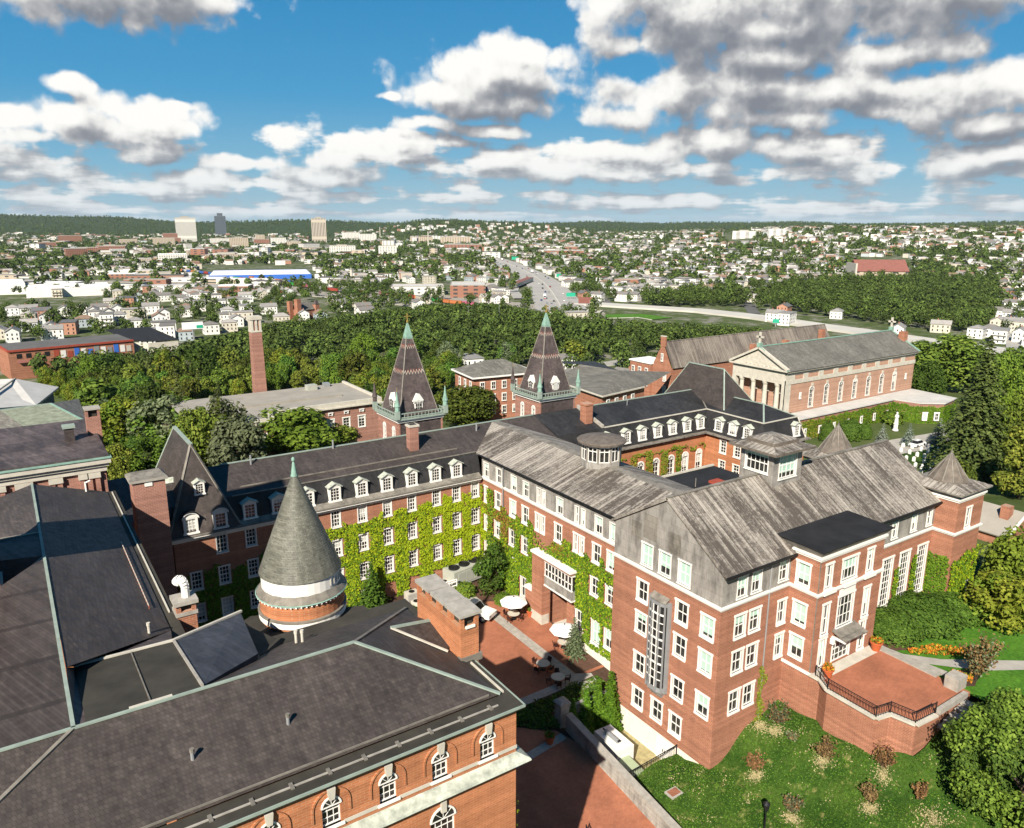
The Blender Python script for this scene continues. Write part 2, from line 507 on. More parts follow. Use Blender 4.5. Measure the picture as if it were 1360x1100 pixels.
def leaf(name, c1, c2, c3, hue=0.6, trans=0.25):
 m, t, b, o = material(name)
 oi = t.n('ShaderNodeObjectInfo')
 p = t.n('ShaderNodeTexCoord').outputs['Object']
 n = t.noise(p, 0.5, 3, 0.6)
 geo_ = t.n('ShaderNodeNewGeometry')
 k = t.math('ADD', t.math('MULTIPLY', geo_.outputs['Random Per Island'], 0.55), t.math('MULTIPLY', n, 0.45))
 col = t.ramp(k, [(0.15, c1), (0.5, c2), (0.85, c3)])
 v = t.smooth(oi.outputs['Random'], 0, 1, 1 - hue * 0.5, 1 + hue * 0.5)
 if name == 'leaf_mass':
  v = t.smooth(t.noise(p, 0.085, 2, 0.5), 0.3, 0.7, 0.6, 1.5)
 wn = t.n('ShaderNodeTexWhiteNoise', noise_dimensions='1D')
 t.link(oi.outputs['Random'], wn.inputs['W'])
 warm = t.smooth(wn.outputs[0], 0, 1, 1 - hue * 0.22, 1 + hue * 0.45)
 col = t.mix(1.0, col, t.comb(t.math('MULTIPLY', v, warm), v, t.math('MULTIPLY', v, 0.9)), 'MULTIPLY')
 t.link(col, b.inputs['Base Color'])
 b.inputs['Roughness'].default_value = 0.75
 b.inputs['Specular IOR Level'].default_value = 0.15
 if trans:
  tr = t.n('ShaderNodeBsdfTranslucent')
  t.link(t.mix(1.0, col, (1.3, 1.4, 0.6), 'MULTIPLY'), tr.inputs[0])
  mx = t.n('ShaderNodeMixShader')
  mx.inputs[0].default_value = trans
  t.link(b.outputs[0], mx.inputs[1])
  t.link(tr.outputs[0], mx.inputs[2])
  t.link(mx.outputs[0], o.inputs[0])
 return m

leaf('leaf_wood', (0.034, 0.064, 0.010), (0.078, 0.130, 0.020), (0.155, 0.215, 0.038), 0.9)
leaf('leaf_bright', (0.062, 0.108, 0.012), (0.115, 0.18, 0.02), (0.20, 0.27, 0.04), 0.3)
leaf('leaf_yellow', (0.095, 0.125, 0.014), (0.165, 0.195, 0.022), (0.27, 0.28, 0.04), 0.25)
leaf('leaf_grey', (0.075, 0.095, 0.05), (0.125, 0.15, 0.085), (0.20, 0.23, 0.14), 0.3)
leaf('leaf_bronze', (0.10, 0.06, 0.032), (0.20, 0.125, 0.06), (0.33, 0.21, 0.10), 0.3)
leaf('leaf_conifer', (0.036, 0.054, 0.016), (0.078, 0.106, 0.030), (0.145, 0.175, 0.052), 0.25, 0.1)
leaf('leaf_spruce_blue', (0.11, 0.135, 0.125), (0.19, 0.225, 0.205), (0.30, 0.34, 0.31), 0.2, 0.1)
leaf('leaf_cedar', (0.035, 0.085, 0.008), (0.075, 0.16, 0.012), (0.13, 0.24, 0.025), 0.2, 0.2)
leaf('leaf_yew', (0.030, 0.066, 0.010), (0.062, 0.122, 0.016), (0.11, 0.19, 0.03), 0.2, 0.15)
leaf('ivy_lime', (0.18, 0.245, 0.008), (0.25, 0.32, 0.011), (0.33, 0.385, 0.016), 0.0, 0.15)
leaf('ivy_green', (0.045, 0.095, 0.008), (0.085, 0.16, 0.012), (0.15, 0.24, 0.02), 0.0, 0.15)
leaf('ivy_rust', (0.14, 0.055, 0.02), (0.22, 0.11, 0.03), (0.24, 0.20, 0.035), 0.0, 0.15)
leaf('ivy_autumn', (0.09, 0.14, 0.015), (0.18, 0.19, 0.025), (0.28, 0.19, 0.035), 0.0, 0.15)
leaf('flower_mix', (0.40, 0.06, 0.015), (0.50, 0.17, 0.02), (0.60, 0.40, 0.04), 0.0, 0.1)

def pavers():
 m, t, b, o = material('brick_paving')
 x, y, z = t.sep(world_pos(t))
 br = t.n('ShaderNodeTexBrick')
 t.link(t.comb(x, y, 0.0), br.inputs['Vector'])
 br.inputs['Scale'].default_value = 1.0
 br.inputs['Brick Width'].default_value = 0.3
 br.inputs['Row Height'].default_value = 0.15
 br.inputs['Mortar Size'].default_value = 0.012
 br.inputs['Color1'].default_value = (0.36, 0.132, 0.069, 1)
 br.inputs['Color2'].default_value = (0.30, 0.107, 0.058, 1)
 br.inputs['Mortar'].default_value = (0.23, 0.11, 0.075, 1)
 n = t.noise(world_pos(t), 0.4, 6, 0.6)
 k = t.smooth(n, 0.25, 0.75, 0.8, 1.22)
 t.link(t.mix(1.0, br.outputs['Color'], t.comb(k, k, k), 'MULTIPLY'), b.inputs['Base Color'])
 b.inputs['Roughness'].default_value = 0.9
 return m

pavers()

def turf(name, g1, g2, dry, amount):
 m, t, b, o = material(name)
 p = world_pos(t)
 a = t.noise(p, 0.35, 6, 0.65)
 f = t.noise(p, 3.5, 4, 0.7)
 d = t.noise(t.vmath('ADD', p, (40, 7, 0)), 0.9, 6, 0.7)
 c = t.mix(t.smooth(a, 0.35, 0.68), g1, g2)
 c = t.mix(t.math('MULTIPLY', t.smooth(d, 0.56, 0.68), amount), c, dry)
 k = t.smooth(f, 0.25, 0.75, 0.62, 1.3)
 t.link(t.mix(1.0, c, t.comb(k, k, k), 'MULTIPLY'), b.inputs['Base Color'])
 b.inputs['Roughness'].default_value = 0.95
 b.inputs['Specular IOR Level'].default_value = 0.1
 return m

turf('turf_rough', (0.020, 0.055, 0.007), (0.055, 0.10, 0.015), (0.21, 0.20, 0.07), 0.9)
turf('turf_mown', (0.055, 0.15, 0.015), (0.085, 0.20, 0.02), (0.12, 0.2, 0.03), 0.2)

def ground_mat():
 m, t, b, o = material('ground_cover')
 p = world_pos(t)
 a = t.noise(p, 0.012, 6, 0.65)
 f = t.noise(p, 0.08, 5, 0.7)
 x, y, z = t.sep(p)
 dist = t.vmath('LENGTH', p)
 town = t.ramp(f, [(0.32, (0.05, 0.078, 0.022)), (0.5, (0.085, 0.105, 0.042)), (0.62, (0.20, 0.19, 0.16)), (0.8, (0.28, 0.265, 0.235))])
 woods = t.ramp(t.noise(p, 0.03, 6, 0.75), [(0.3, (0.018, 0.034, 0.012)), (0.5, (0.032, 0.052, 0.018)), (0.7, (0.06, 0.078, 0.028))])
 near = t.ramp(f, [(0.3, (0.05, 0.075, 0.02)), (0.7, (0.10, 0.12, 0.045))])
 c = t.mix(t.smooth(dist, 2600, 4200), town, woods)
 c = t.mix(t.smooth(dist, 330, 420), near, c)
 t.link(c, b.inputs['Base Color'])
 b.inputs['Roughness'].default_value = 0.95
 b.inputs['Specular IOR Level'].default_value = 0.05
 return m

ground_mat()

def house_mats():
 """painted houses and shingle roofs; each copy has its own tint"""
 for name, stops in (('house_wall', [(0.0, (0.72, 0.70, 0.66)), (0.4, (0.66, 0.65, 0.62)), (0.55, (0.52, 0.48, 0.40)), (0.68, (0.60, 0.61, 0.62)), (0.80, (0.36, 0.41, 0.44)), (0.9, (0.42, 0.22, 0.15))]),
      ('house_roof', [(0.0, (0.17, 0.16, 0.15)), (0.3, (0.24, 0.23, 0.22)), (0.55, (0.32, 0.30, 0.28)), (0.75, (0.22, 0.15, 0.11)), (0.9, (0.12, 0.12, 0.125))])):
  m, t, b, o = material(name)
  oi = t.n('ShaderNodeObjectInfo')
  wn = t.n('ShaderNodeTexWhiteNoise', noise_dimensions='3D')
  t.link(t.vmath('FLOOR', t.vmath('SCALE', oi.outputs['Location'], 7.0)), wn.inputs['Vector'])
  gi = t.n('ShaderNodeNewGeometry')
  r = t.math('FRACT', t.math('ADD', wn.outputs[0], 0.0))
  c = t.ramp(r, stops, 'CONSTANT')
  n = t.noise(world_pos(t), 0.6, 3, 0.6)
  k = t.smooth(n, 0.3, 0.7, 0.9, 1.08)
  t.link(t.mix(1.0, c, t.comb(k, k, k), 'MULTIPLY'), b.inputs['Base Color'])
  b.inputs['Roughness'].default_value = 0.85
 for name, stops in (('house_wall_mass', [(0.0, (0.70, 0.68, 0.64)), (0.45, (0.62, 0.60, 0.56)), (0.62, (0.48, 0.43, 0.36)), (0.76, (0.40, 0.43, 0.45)), (0.88, (0.38, 0.20, 0.14))]),
      ('house_roof_mass', [(0.0, (0.17, 0.16, 0.15)), (0.3, (0.25, 0.235, 0.22)), (0.6, (0.33, 0.30, 0.28)), (0.8, (0.22, 0.14, 0.10))])):
  m, t, b, o = material(name)
  gi = t.n('ShaderNodeNewGeometry')
  t.link(t.ramp(gi.outputs['Random Per Island'], stops, 'CONSTANT'), b.inputs['Base Color'])
  b.inputs['Roughness'].default_value = 0.85
 m, t, b, o = material('car_paint')
 oi = t.n('ShaderNodeObjectInfo')
 t.link(t.ramp(oi.outputs['Random'], [(0, (0.75, 0.75, 0.75)), (0.35, (0.05, 0.05, 0.055)), (0.55, (0.35, 0.36, 0.38)), (0.75, (0.30, 0.03, 0.03)), (0.87, (0.05, 0.10, 0.25))], 'CONSTANT'), b.inputs['Base Color'])
 b.inputs['Roughness'].default_value = 0.3

house_mats()

# ------------------------------------------------------------------ mesh builder
class MB:
 def __init__(self):
  self.v, self.f, self.m = [], [], []
  self.mats = []

 def mi(self, mat):
  if mat not in self.mats:
   self.mats.append(mat)
  return self.mats.index(mat)

 def poly(self, pts, mat):
  b = len(self.v)
  self.v += [tuple(p) for p in pts]
  self.f.append(tuple(range(b, b + len(pts))))
  self.m.append(self.mi(mat))

 def box(self, x0, x1, y0, y1, z0, z1, mat):
  x0, x1 = min(x0, x1), max(x0, x1)
  y0, y1 = min(y0, y1), max(y0, y1)
  z0, z1 = min(z0, z1), max(z0, z1)
  self.hexa([(x0, y0, z0), (x1, y0, z0), (x1, y1, z0), (x0, y1, z0), (x0, y0, z1), (x1, y0, z1), (x1, y1, z1), (x0, y1, z1)], mat)

 def hexa(self, p, mat):
  b = len(self.v)
  self.v += [tuple(q) for q in p]
  k = self.mi(mat)
  for q in ((3, 2, 1, 0), (4, 5, 6, 7), (0, 1, 5, 4), (1, 2, 6, 5), (2, 3, 7, 6), (3, 0, 4, 7)):
   self.f.append(tuple(b + i for i in q))
   self.m.append(k)

 def bar(self, a, b, r, mat, n=6, r2=None, cap=True):
  a, b = Vector(a), Vector(b)
  r2 = r if r2 is None else r2
  d = (b - a).normalized()
  u = d.cross(Vector((0, 0, 1)) if abs(d.z) < 0.9 else Vector((1, 0, 0))).normalized()
  w = d.cross(u)
  s = len(self.v)
  k = self.mi(mat)
  for c, rr in ((a, r), (b, r2)):
   for i in range(n):
    t = 2 * pi * (i + 0.5) / n
    self.v.append(tuple(c + u * cos(t) * rr + w * sin(t) * rr))
  for i in range(n):
   j = (i + 1) % n
   self.f.append((s + i, s + j, s + n + j, s + n + i))
   self.m.append(k)
  if cap:
   self.f.append(tuple(s + n + i for i in range(n)))
   self.m.append(k)
   self.f.append(tuple(s + n - 1 - i for i in range(n)))
   self.m.append(k)

 def beam(self, a, b, w, h, mat, up=(0, 0, 1)):
  """a rectangular bar from a to b, w wide, h tall"""
  a, b, up = Vector(a), Vector(b), Vector(up)
  d = (b - a).normalized()
  s = d.cross(up).normalized()
  t = s.cross(d).normalized()
  p = []
  for dz in (-h / 2, h / 2):
   p += [a - s * w / 2 + t * dz, a + s * w / 2 + t * dz, b + s * w / 2 + t * dz, b - s * w / 2 + t * dz]
  self.hexa(p, mat)

 def lathe(self, prof, mat, n=24, c=(0, 0), a0=0.0, cap=True):
  """prof: list of (radius, z)"""
  s = len(self.v)
  k = self.mi(mat)
  for r, z in prof:
   for i in range(n):
    t = 2 * pi * i / n + a0
    self.v.append((c[0] + cos(t) * r, c[1] + sin(t) * r, z))
  for q in range(len(prof) - 1):
   for i in range(n):
    j = (i + 1) % n
    self.f.append((s + q * n + i, s + q * n + j, s + (q + 1) * n + j, s + (q + 1) * n + i))
    self.m.append(k)
  if cap:
   self.f.append(tuple(s + (len(prof) - 1) * n + i for i in range(n)))
   self.m.append(k)

 def prism(self, outline, z0, z1, mat, top=True, bottom=False):
  n = len(outline)
  for i in range(n):
   a, b = outline[i], outline[(i + 1) % n]
   self.poly([(a[0], a[1], z0), (b[0], b[1], z0), (b[0], b[1], z1), (a[0], a[1], z1)], mat)
  if top:
   self.poly([(p[0], p[1], z1) for p in outline], mat)
  if bottom:
   self.poly([(p[0], p[1], z0) for p in reversed(outline)], mat)

 def slab(self, pts, th, mat):
  """a sheet with thickness th under the polygon pts (any tilt)"""
  top = [Vector(p) for p in pts]
  nrm = (top[1] - top[0]).cross(top[2] - top[0]).normalized()
  if nrm.z < 0:
   nrm = -nrm
   top.reverse()
  bot = [p - nrm * th for p in top]
  self.poly(top, mat)
  self.poly(list(reversed(bot)), mat)
  for i in range(len(top)):
   j = (i + 1) % len(top)
   self.poly([top[i], bot[i], bot[j], top[j]], mat)

 def add(self, other, off=(0, 0, 0), s=1.0, rz=0.0):
  b = len(self.v)
  c, sn = cos(rz), sin(rz)
  for x, y, z in other.v:
   self.v.append((off[0] + s * (x * c - y * sn), off[1] + s * (x * sn + y * c), off[2] + s * z))
  km = [self.mi(m) for m in other.mats]
  for f, m in zip(other.f, other.m):
   self.f.append(tuple(b + i for i in f))
   self.m.append(km[m])

 def mesh(self, name, smooth=False):
  me = bpy.data.meshes.new(name)
  me.from_pydata(self.v, [], self.f)
  for m in self.mats:
   me.materials.append(MATS[m])
  me.polygons.foreach_set('material_index', self.m)
  if smooth:
   me.polygons.foreach_set('use_smooth', [True] * len(self.f))
  me.update()
  return me

 def build(self, name, parent=None, smooth=False, loc=None, **tags):
  o = bpy.data.objects.new(name, self.mesh(name, smooth))
  COL.objects.link(o)
  if parent is not None:
   o.parent = parent
  if loc is not None:
   o.location = loc
  for k, v in tags.items():
   o[k] = v
  return o

def thing(name, label, cat, loc=(0, 0, 0), rz=0.0, group=None):
 o = bpy.data.objects.new(name, None)
 COL.objects.link(o)
 o.location = loc
 o.rotation_euler.z = rz
 o['label'] = label
 o['category'] = cat
 if group:
  o['group'] = group
 return o

def child(name, me, parent, M=None, **tags):
 o = bpy.data.objects.new(name, me)
 COL.objects.link(o)
 o.parent = parent
 if M is not None:
  o.matrix_local = M
 for k, v in tags.items():
  o[k] = v
 return o

def dup(root, loc, rz=None, scale=None, label=None, group=None):
 def rec(o, parent):
  c = o.copy()
  COL.objects.link(c)
  if parent is not None:
   c.parent = parent
  for ch in o.children:
   rec(ch, c)
  return c
 r = rec(root, None)
 r.location = loc
 if rz is not None:
  r.rotation_euler.z = rz
 if scale is not None:
  r.scale = scale if hasattr(scale, '__len__') else (scale,) * 3
 if label:
  r['label'] = label
 if group:
  r['group'] = group
 return r

# ------------------------------------------------------------------ walls with openings, and windows
class Wall:
 """a straight wall: origin o, horizontal unit u, outward normal n (u x z); openings are (u, z, w, h, arch)"""

 def __init__(self, ox, oy, ux, uy):
  self.o = Vector((ox, oy, 0))
  self.u = Vector((ux, uy, 0))
  self.n = Vector((uy, -ux, 0))

 def at(self, u, z, out=0.0):
  return self.o + self.u * u + Vector((0, 0, z)) + self.n * out

 def build(self, mb, u0, u1, z0, z1, holes, mat, depth=0.22):
  us = sorted({u0, u1, *[min(max(h[0] + s * h[2] / 2, u0), u1) for h in holes for s in (-1, 1)]})
  zs = sorted({z0, z1, *[min(max(h[1] + s * h[3] / 2, z0), z1) for h in holes for s in (-1, 1)]})

  def hole(u, z):
   return any(abs(u - h[0]) < h[2] / 2 and abs(z - h[1]) < h[3] / 2 for h in holes)
  for i in range(len(zs) - 1):
   j = 0
   while j < len(us) - 1:
    zc = (zs[i] + zs[i + 1]) / 2
    if hole((us[j] + us[j + 1]) / 2, zc):
     j += 1
     continue
    k = j
    while k < len(us) - 1 and not hole((us[k] + us[k + 1]) / 2, zc):
     k += 1
    mb.poly([self.at(us[j], zs[i]), self.at(us[k], zs[i]), self.at(us[k], zs[i + 1]), self.at(us[j], zs[i + 1])], mat)
    j = k
  for h in holes:
   a, b, c, d = h[0] - h[2] / 2, h[0] + h[2] / 2, h[1] - h[3] / 2, h[1] + h[3] / 2
   for (p, q) in (((a, c), (a, d)), ((a, d), (b, d)), ((b, d), (b, c)), ((b, c), (a, c))):
    mb.poly([self.at(*p), self.at(*q), self.at(*q, -depth), self.at(*p, -depth)], mat)

 def matrix(self, u, z, out=0.0):
  p = self.at(u, z, out)
  return Matrix(((-self.u.x, self.n.x, 0, p.x), (-self.u.y, self.n.y, 0, p.y), (0, 0, 1, p.z), (0, 0, 0, 1)))

WIN = {}

def window_meshes(w, h, cols, rows, casing, sill, arch, gl, frame='white_trim', depth=0.2):
 """frame and pane in local axes: x along the wall, y outward, z up, centred on the opening"""
 key = (round(w, 2), round(h, 2), cols, rows, casing, sill, arch, gl, frame, depth)
 if key in WIN:
  return WIN[key]
 fr = MB()
 hw, hh = w / 2, h / 2
 f = 0.09 if casing else 0.05
 mu = 0.028 if casing else 0.016
 y0, y1 = -depth + 0.02, -depth + 0.12
 if casing:                       # flat trim around the opening, standing proud of the wall
  c = casing
  fr.box(-hw - c, -hw + 0.01, -0.02, 0.05, -hh, hh, frame)
  fr.box(hw - 0.01, hw + c, -0.02, 0.05, -hh, hh, frame)
  if not arch:
   fr.box(-hw - c * 1.4, hw + c * 1.4, -0.02, 0.09, hh, hh + c * 1.25, frame)
 if sill:
  fr.box(-hw - 0.14, hw + 0.14, -depth, 0.13, -hh - sill, -hh, frame)
 fr.box(-hw, -hw + f, y0, y1, -hh, hh, frame)
 fr.box(hw - f, hw, y0, y1, -hh, hh, frame)
 fr.box(-hw + f, hw - f, y0, y1, -hh, -hh + f, frame)
 fr.box(-hw + f, hw - f, y0, y1, hh - f, hh, frame)
 ym = y0 + 0.05
 for i in range(1, cols):
  x = -hw + w * i / cols
  fr.box(x - mu, x + mu, y0, ym, -hh + f, hh - f, frame)
 for i in range(1, rows):
  z = -hh + h * i / rows
  t = 0.05 if rows == 2 or i * 2 == rows else mu
  fr.box(-hw + f, hw - f, y0 - 0.003, ym + 0.004, z - t, z + t, frame)
 pn = MB()
 pn.poly([(-hw, y0 + 0.012, -hh), (hw, y0 + 0.012, -hh), (hw, y0 + 0.012, hh), (-hw, y0 + 0.012, hh)], gl)
 if arch:                         # half-round head above the rectangle, standing on the wall face
  n = 10
  r = hw
  zc = hh
  pts = [(cos(pi * i / n) * r, sin(pi * i / n) * r) for i in range(n + 1)]
  pn.poly([(x, 0.02, zc + z) for x, z in pts], gl)
  k = casing or 0.05
  for i in range(n):
   (xa, za), (xb, zb) = pts[i], pts[i + 1]
   s = (r + k) / r
   ia, ib = (0.86, 0.86) if casing else (0.92, 0.92)
   fr.hexa([(xa * ia, 0.0, zc + za * ia), (xb * ib, 0.0, zc + zb * ib), (xb * s, 0.0, zc + zb * s), (xa * s, 0.0, zc + za * s),
                     (xa * ia, 0.07, zc + za * ia), (xb * ib, 0.07, zc + zb * ib), (xb * s, 0.07, zc + zb * s), (xa * s, 0.07, zc + za * s)], frame)
  for i in range(1, 4):
   t = pi * i / 4
   fr.beam((0, 0.04, zc), (cos(t) * r * 0.9, 0.04, zc + sin(t) * r * 0.9), 1.6 * mu, 1.6 * mu, frame, (0, 1, 0))
  fr.box(-hw, hw, 0.0, 0.065, zc - mu * 1.3, zc + mu * 1.3, frame)
 WIN[key] = (fr.mesh('window'), pn.mesh('pane'))
 return WIN[key]

def put_window(parent, wall, u, z, w, h, cols=2, rows=2, casing=0.16, sill=0.18, arch=False, gl='glass_dark', frame='white_trim', depth=0.2, name='window', out=0.0):
 a, b = window_meshes(w, h, cols, rows, casing, sill, arch, gl, frame, depth)
 o = child(name, a, parent, wall.matrix(u, z, out))
 child('pane', b, o)
 return o

def windows(parent, wall, mb, spec, u0, u1, z0, z1, mat, **kw):
 """cut the openings of spec [(u, z, w, h)] into the wall and set a window in each"""
 d = kw.get('depth', 0.2)
 wall.build(mb, u0, u1, z0, z1, spec, mat, d)
 for (u, z, w, h) in spec:
  put_window(parent, wall, u, z, w, h, **kw)

# ================================================================== the gabled hall on the right (brick, grey attic, seamed roof)
def gabled_hall():
 t = thing('gabled_hall', 'large brick hall with grey gable wall, streaked seamed roof and black flat-roofed bay', 'building', (62, 45, 0))
 t.location = (0, 0, 0)
 gl = 'glass_green'
 GX, GY0, GY1, RY = 48.4, 40.1, 54.0, 46.95
 w = MB()
 # gable side, facing the patio
 wl = Wall(GX, 0, 0, -1)
 sp = []
 for Yc in (41.5, 44.58, 49.75):
  for z in ((13.6, 10.15, 5.85) if Yc < 42 else (13.6, 10.2, 5.8, 1.95)):
   sp.append((-Yc, z, 1.35, 2.05))
 sp.append((-47.06, 2.1, 1.35, 2.05))
 windows(t, wl, w, sp, -GY1, -GY0, -0.2, 15.75, 'brick_red', gl=gl)
 sp = [(-y, 17.5, 1.4, 2.2) for y in (44.55, 47.0, 49.35)]
 p = MB()
 windows(t, wl, p, sp, -GY1, -GY0, 16.1, 19.3, 'grey_panel', gl=gl, casing=0.1, sill=0.08)
 p.poly([(GX, GY1, 19.3), (GX, GY0, 19.3), (GX, RY, 24.0), (GX, GY1, 19.6)], 'grey_panel')
 for (ya, za, yb, zb) in ((50.3, 18.8, 51.6, 20.4), (48.2, 19.2, 50.0, 21.6), (45.2, 18.9, 46.6, 20.9)):       # flush repaired sheets
  p.hexa([(GX - 0.025, ya, za), (GX, ya, za), (GX, yb, za), (GX - 0.025, yb, za), (GX - 0.025, ya, zb), (GX, ya, zb), (GX, yb, zb), (GX - 0.025, yb, zb)], 'lead_sheet')
 # return wall of the gable block behind the courtyard wing's front
 w.poly([(50.2, GY1, -0.2), (GX, GY1, -0.2), (GX, GY1, 15.75), (50.2, GY1, 15.75)], 'brick_red')
 p.poly([(50.2, GY1, 16.1), (GX, GY1, 16.1), (GX, GY1, 19.5), (50.2, GY1, 19.5)], 'grey_panel')
 # right-hand front, left of the bay
 wf = Wall(0, GY0, 1, 0)
 sp = [(x, z, 1.3, 2.1) for x in (51.0, 52.95) for z in (13.62, 10.1, 6.05)] + [(56.7, 13.3, 1.0, 2.3), (56.75, 9.85, 1.0, 2.3)]
 windows(t, wf, w, sp, GX, 57.5, -3.0, 15.75, 'brick_red', gl=gl)
 sp = [(50.9, 17.4, 1.2, 2.0), (52.8, 17.4, 1.2, 2.0), (56.5, 17.5, 1.2, 2.0)]
 windows(t, wf, p, sp, GX, 57.5, 16.1, 19.25, 'grey_panel', gl=gl, casing=0.08, sill=0.08)
 # right of the bay: tall windows of the chapel-like room
 sp = [(x, 11.55, 1.75, 5.5) for x in (73.9, 77.1, 80.5)]
 windows(t, wf, w, sp, 67.3, 82.0, 2.0, 15.75, 'brick_red', gl='glass_dark', cols=4, rows=8)
 sp = [(x, 17.35, 0.95, 1.8) for x in (69.6, 74.4, 78.0, 81.0)]
 p.build('attic_wall', t, label='weathered grey metal attic wall of the gable end')
 p = MB()
 windows(t, wf, p, sp, 67.3, 82.0, 16.1, 19.25, 'grey_panel', gl=gl, casing=0.08, sill=0.08)
 # bay
 bl = Wall(57.5, 0, 0, -1)
 sp = [(-38.75, z, 1.25, 2.1) for z in (17.4, 13.5, 10.15)]
 windows(t, bl, w, sp, -GY0, -37.1, 2.0, 19.2, 'brick_red', gl=gl)
 bf = Wall(0, 37.1, 1, 0)
 sp = [(58.85, 17.5, 0.85, 2.3), (65.2, 17.5, 0.85, 2.3), (59.0, 13.2, 0.85, 3.0), (65.3, 13.2, 0.85, 3.0), (59.0, 9.75, 0.85, 2.9), (65.2, 9.75, 0.85, 2.9)]
 big = [(62.0, 17.5, 2.2, 2.1), (62.0, 13.3, 2.3, 3.1), (62.0, 9.45, 2.6, 2.5)]
 bf.build(w, 57.5, 67.3, 2.0, 19.2, sp + big, 'brick_red', 0.2)
 for s in sp:
  put_window(t, bf, *s, gl=gl)
 put_window(t, bf, *big[0], cols=4, gl=gl)
 put_window(t, bf, *big[1], cols=4, rows=3, gl='glass_dark')
 put_window(t, bf, *big[2], cols=4, rows=4, sill=0.0, gl='glass_dark', name='door')
 w.poly([(67.3, 37.1, 2), (67.3, 40.1, 2), (67.3, 40.1, 19.2), (67.3, 37.1, 19.2)], 'brick_red')
 # end turret
 tx0, tx1, ty0, ty1 = 82.0, 87.3, 37.75, 43.2
 tl, tf = Wall(tx0, 0, 0, -1), Wall(0, ty0, 1, 0)
 tl.build(w, -40.1, -ty0, 2.0, 19.5, [], 'brick_red')
 windows(t, tf, w, [(84.4, 17.45, 0.9, 2.2), (86.1, 9.0, 0.3, 1.0)], tx0, tx1, 2.0, 19.5, 'brick_red', gl=gl, casing=0.14)
 w.poly([(tx1, ty0, 2), (tx1, ty1, 2), (tx1, ty1, 19.5), (tx1, ty0, 19.5)], 'brick_red')
 w.poly([(tx1, ty1, 2), (tx0, ty1, 2), (tx0, ty1, 19.5), (tx1, ty1, 19.5)], 'brick_red')
 # back and far end
 w.poly([(83, 54, 0), (50, 54, 0), (50, 54, 19.3), (83, 54, 19.3)], 'brick_red')
 w.poly([(83, 40.1, 0), (83, 54, 0), (83, 54, 19.3), (83, 47, 23.9), (83, 40.1, 19.3)], 'brick_red')
 w.build('wall', t)
 p.build('attic_wall', t)
 # pale plinth of the gable side with a white double door
 b = MB()
 pl = Wall(GX, 0, 0, -1)
 b.poly([(GX - 0.06, 54, -4), (GX - 0.06, 40.1, -4), (GX - 0.06, 40.1, -0.2), (GX - 0.06, 54, -0.2)], 'white_base')
 b.poly([(GX - 0.06, 54, -0.2), (GX - 0.06, 40.1, -0.2), (GX, 40.1, -0.2), (GX, 54, -0.2)], 'white_base')
 b.poly([(50.2, 54.06, -4), (GX - 0.06, 54.06, -4), (GX - 0.06, 54.06, -0.2), (50.2, 54.06, -0.2)], 'white_base')
 b.build('plinth', t)
 d = MB()
 for s in (-1, 1):
  d.box(GX - 0.13, GX - 0.06, 45.7 + s * 0.55 - 0.52, 45.7 + s * 0.55 + 0.52, -2.7, -0.55, 'white_trim')
  d.box(GX - 0.16, GX - 0.13, 45.7 + s * 0.14 - 0.04, 45.7 + s * 0.14 + 0.04, -1.75, -1.45, 'black_metal')
 d.build('door', t, label='white double door in the pale plinth')
 # cornices
 c = MB()
 for z0, z1, k in ((15.75, 15.93, 0.10), (15.93, 16.1, 0.22)):
  c.box(GX - k, GX + 0.3, GY0 - k, GY1 + 0.05, z0, z1, 'white_trim')
  c.box(GX + 0.3, 57.5 - k, GY0 - k, GY0 + 0.2, z0, z1, 'white_trim')
  c.box(57.5 - k, 57.7, 37.1 - k, GY0 + 0.2, z0 + 0.003, z1 + 0.003, 'white_trim')
  c.box(57.7, 67.3 + k, 37.1 - k, 37.3, z0 + 0.003, z1 + 0.003, 'white_trim')
  c.box(67.3 + k, 82 - k, GY0 - k, GY0 + 0.2, z0, z1, 'white_trim')
  c.box(82 - k, 82.2, ty0 - k, GY0 + 0.2, z0 + 0.003, z1 + 0.003, 'white_trim')
  c.box(82.2, tx1 + k, ty0 - k, ty0 + 0.2, z0 + 0.003, z1 + 0.003, 'white_trim')
 for z0, z1, k in ((19.2, 19.42, 0.08), (19.42, 19.62, 0.2)):
  c.box(57.5 - k, 67.3 + k, 37.1 - k, 40.0, z0, z1, 'white_trim')
  c.box(tx0 - k, tx1 + k, ty0 - k, ty1 + k, z0 + 0.3, z1 + 0.3, 'white_trim')
 c.box(57.38, 57.5, 37.0, 40.1, 8.0, 8.28, 'white_trim')
 for x in (59.0, 62.0, 65.2):
  c.box(x - 0.9, x + 0.9, 36.82, 37.1, 15.8, 16.16, 'white_trim')
 c.box(60.8, 63.2, 37.02, 37.1, 15.0, 15.6, 'white_trim')
 c.box(57.46, 57.5, 37.06, 37.14, 8.2, 19.2, 'flashing')
 c.build('cornice', t)
 # main roof
 r = MB()
 ex0, ex1 = 48.15, 83.1
 th = 0.22
 r.slab([(ex0, 39.55, 19.18), (ex1, 39.55, 19.18), (ex1, RY, 24.08), (ex0, RY, 24.08)], th, 'seam_along_x')
 r.slab([(ex0, 54.4, 19.55), (ex0, RY, 24.07), (ex1, RY, 24.07), (ex1, 54.4, 19.55)], th, 'seam_along_x')
 r.beam((ex0, RY, 24.12), (ex1, RY, 24.12), 0.34, 0.10, 'lead_sheet')
 ro = r.build('roof', t)
 g = MB()
 g.beam((ex0, 39.5, 19.05), (57.4, 39.5, 19.05), 0.2, 0.22, 'black_metal')
 g.build('gutter', t)
 g = MB()
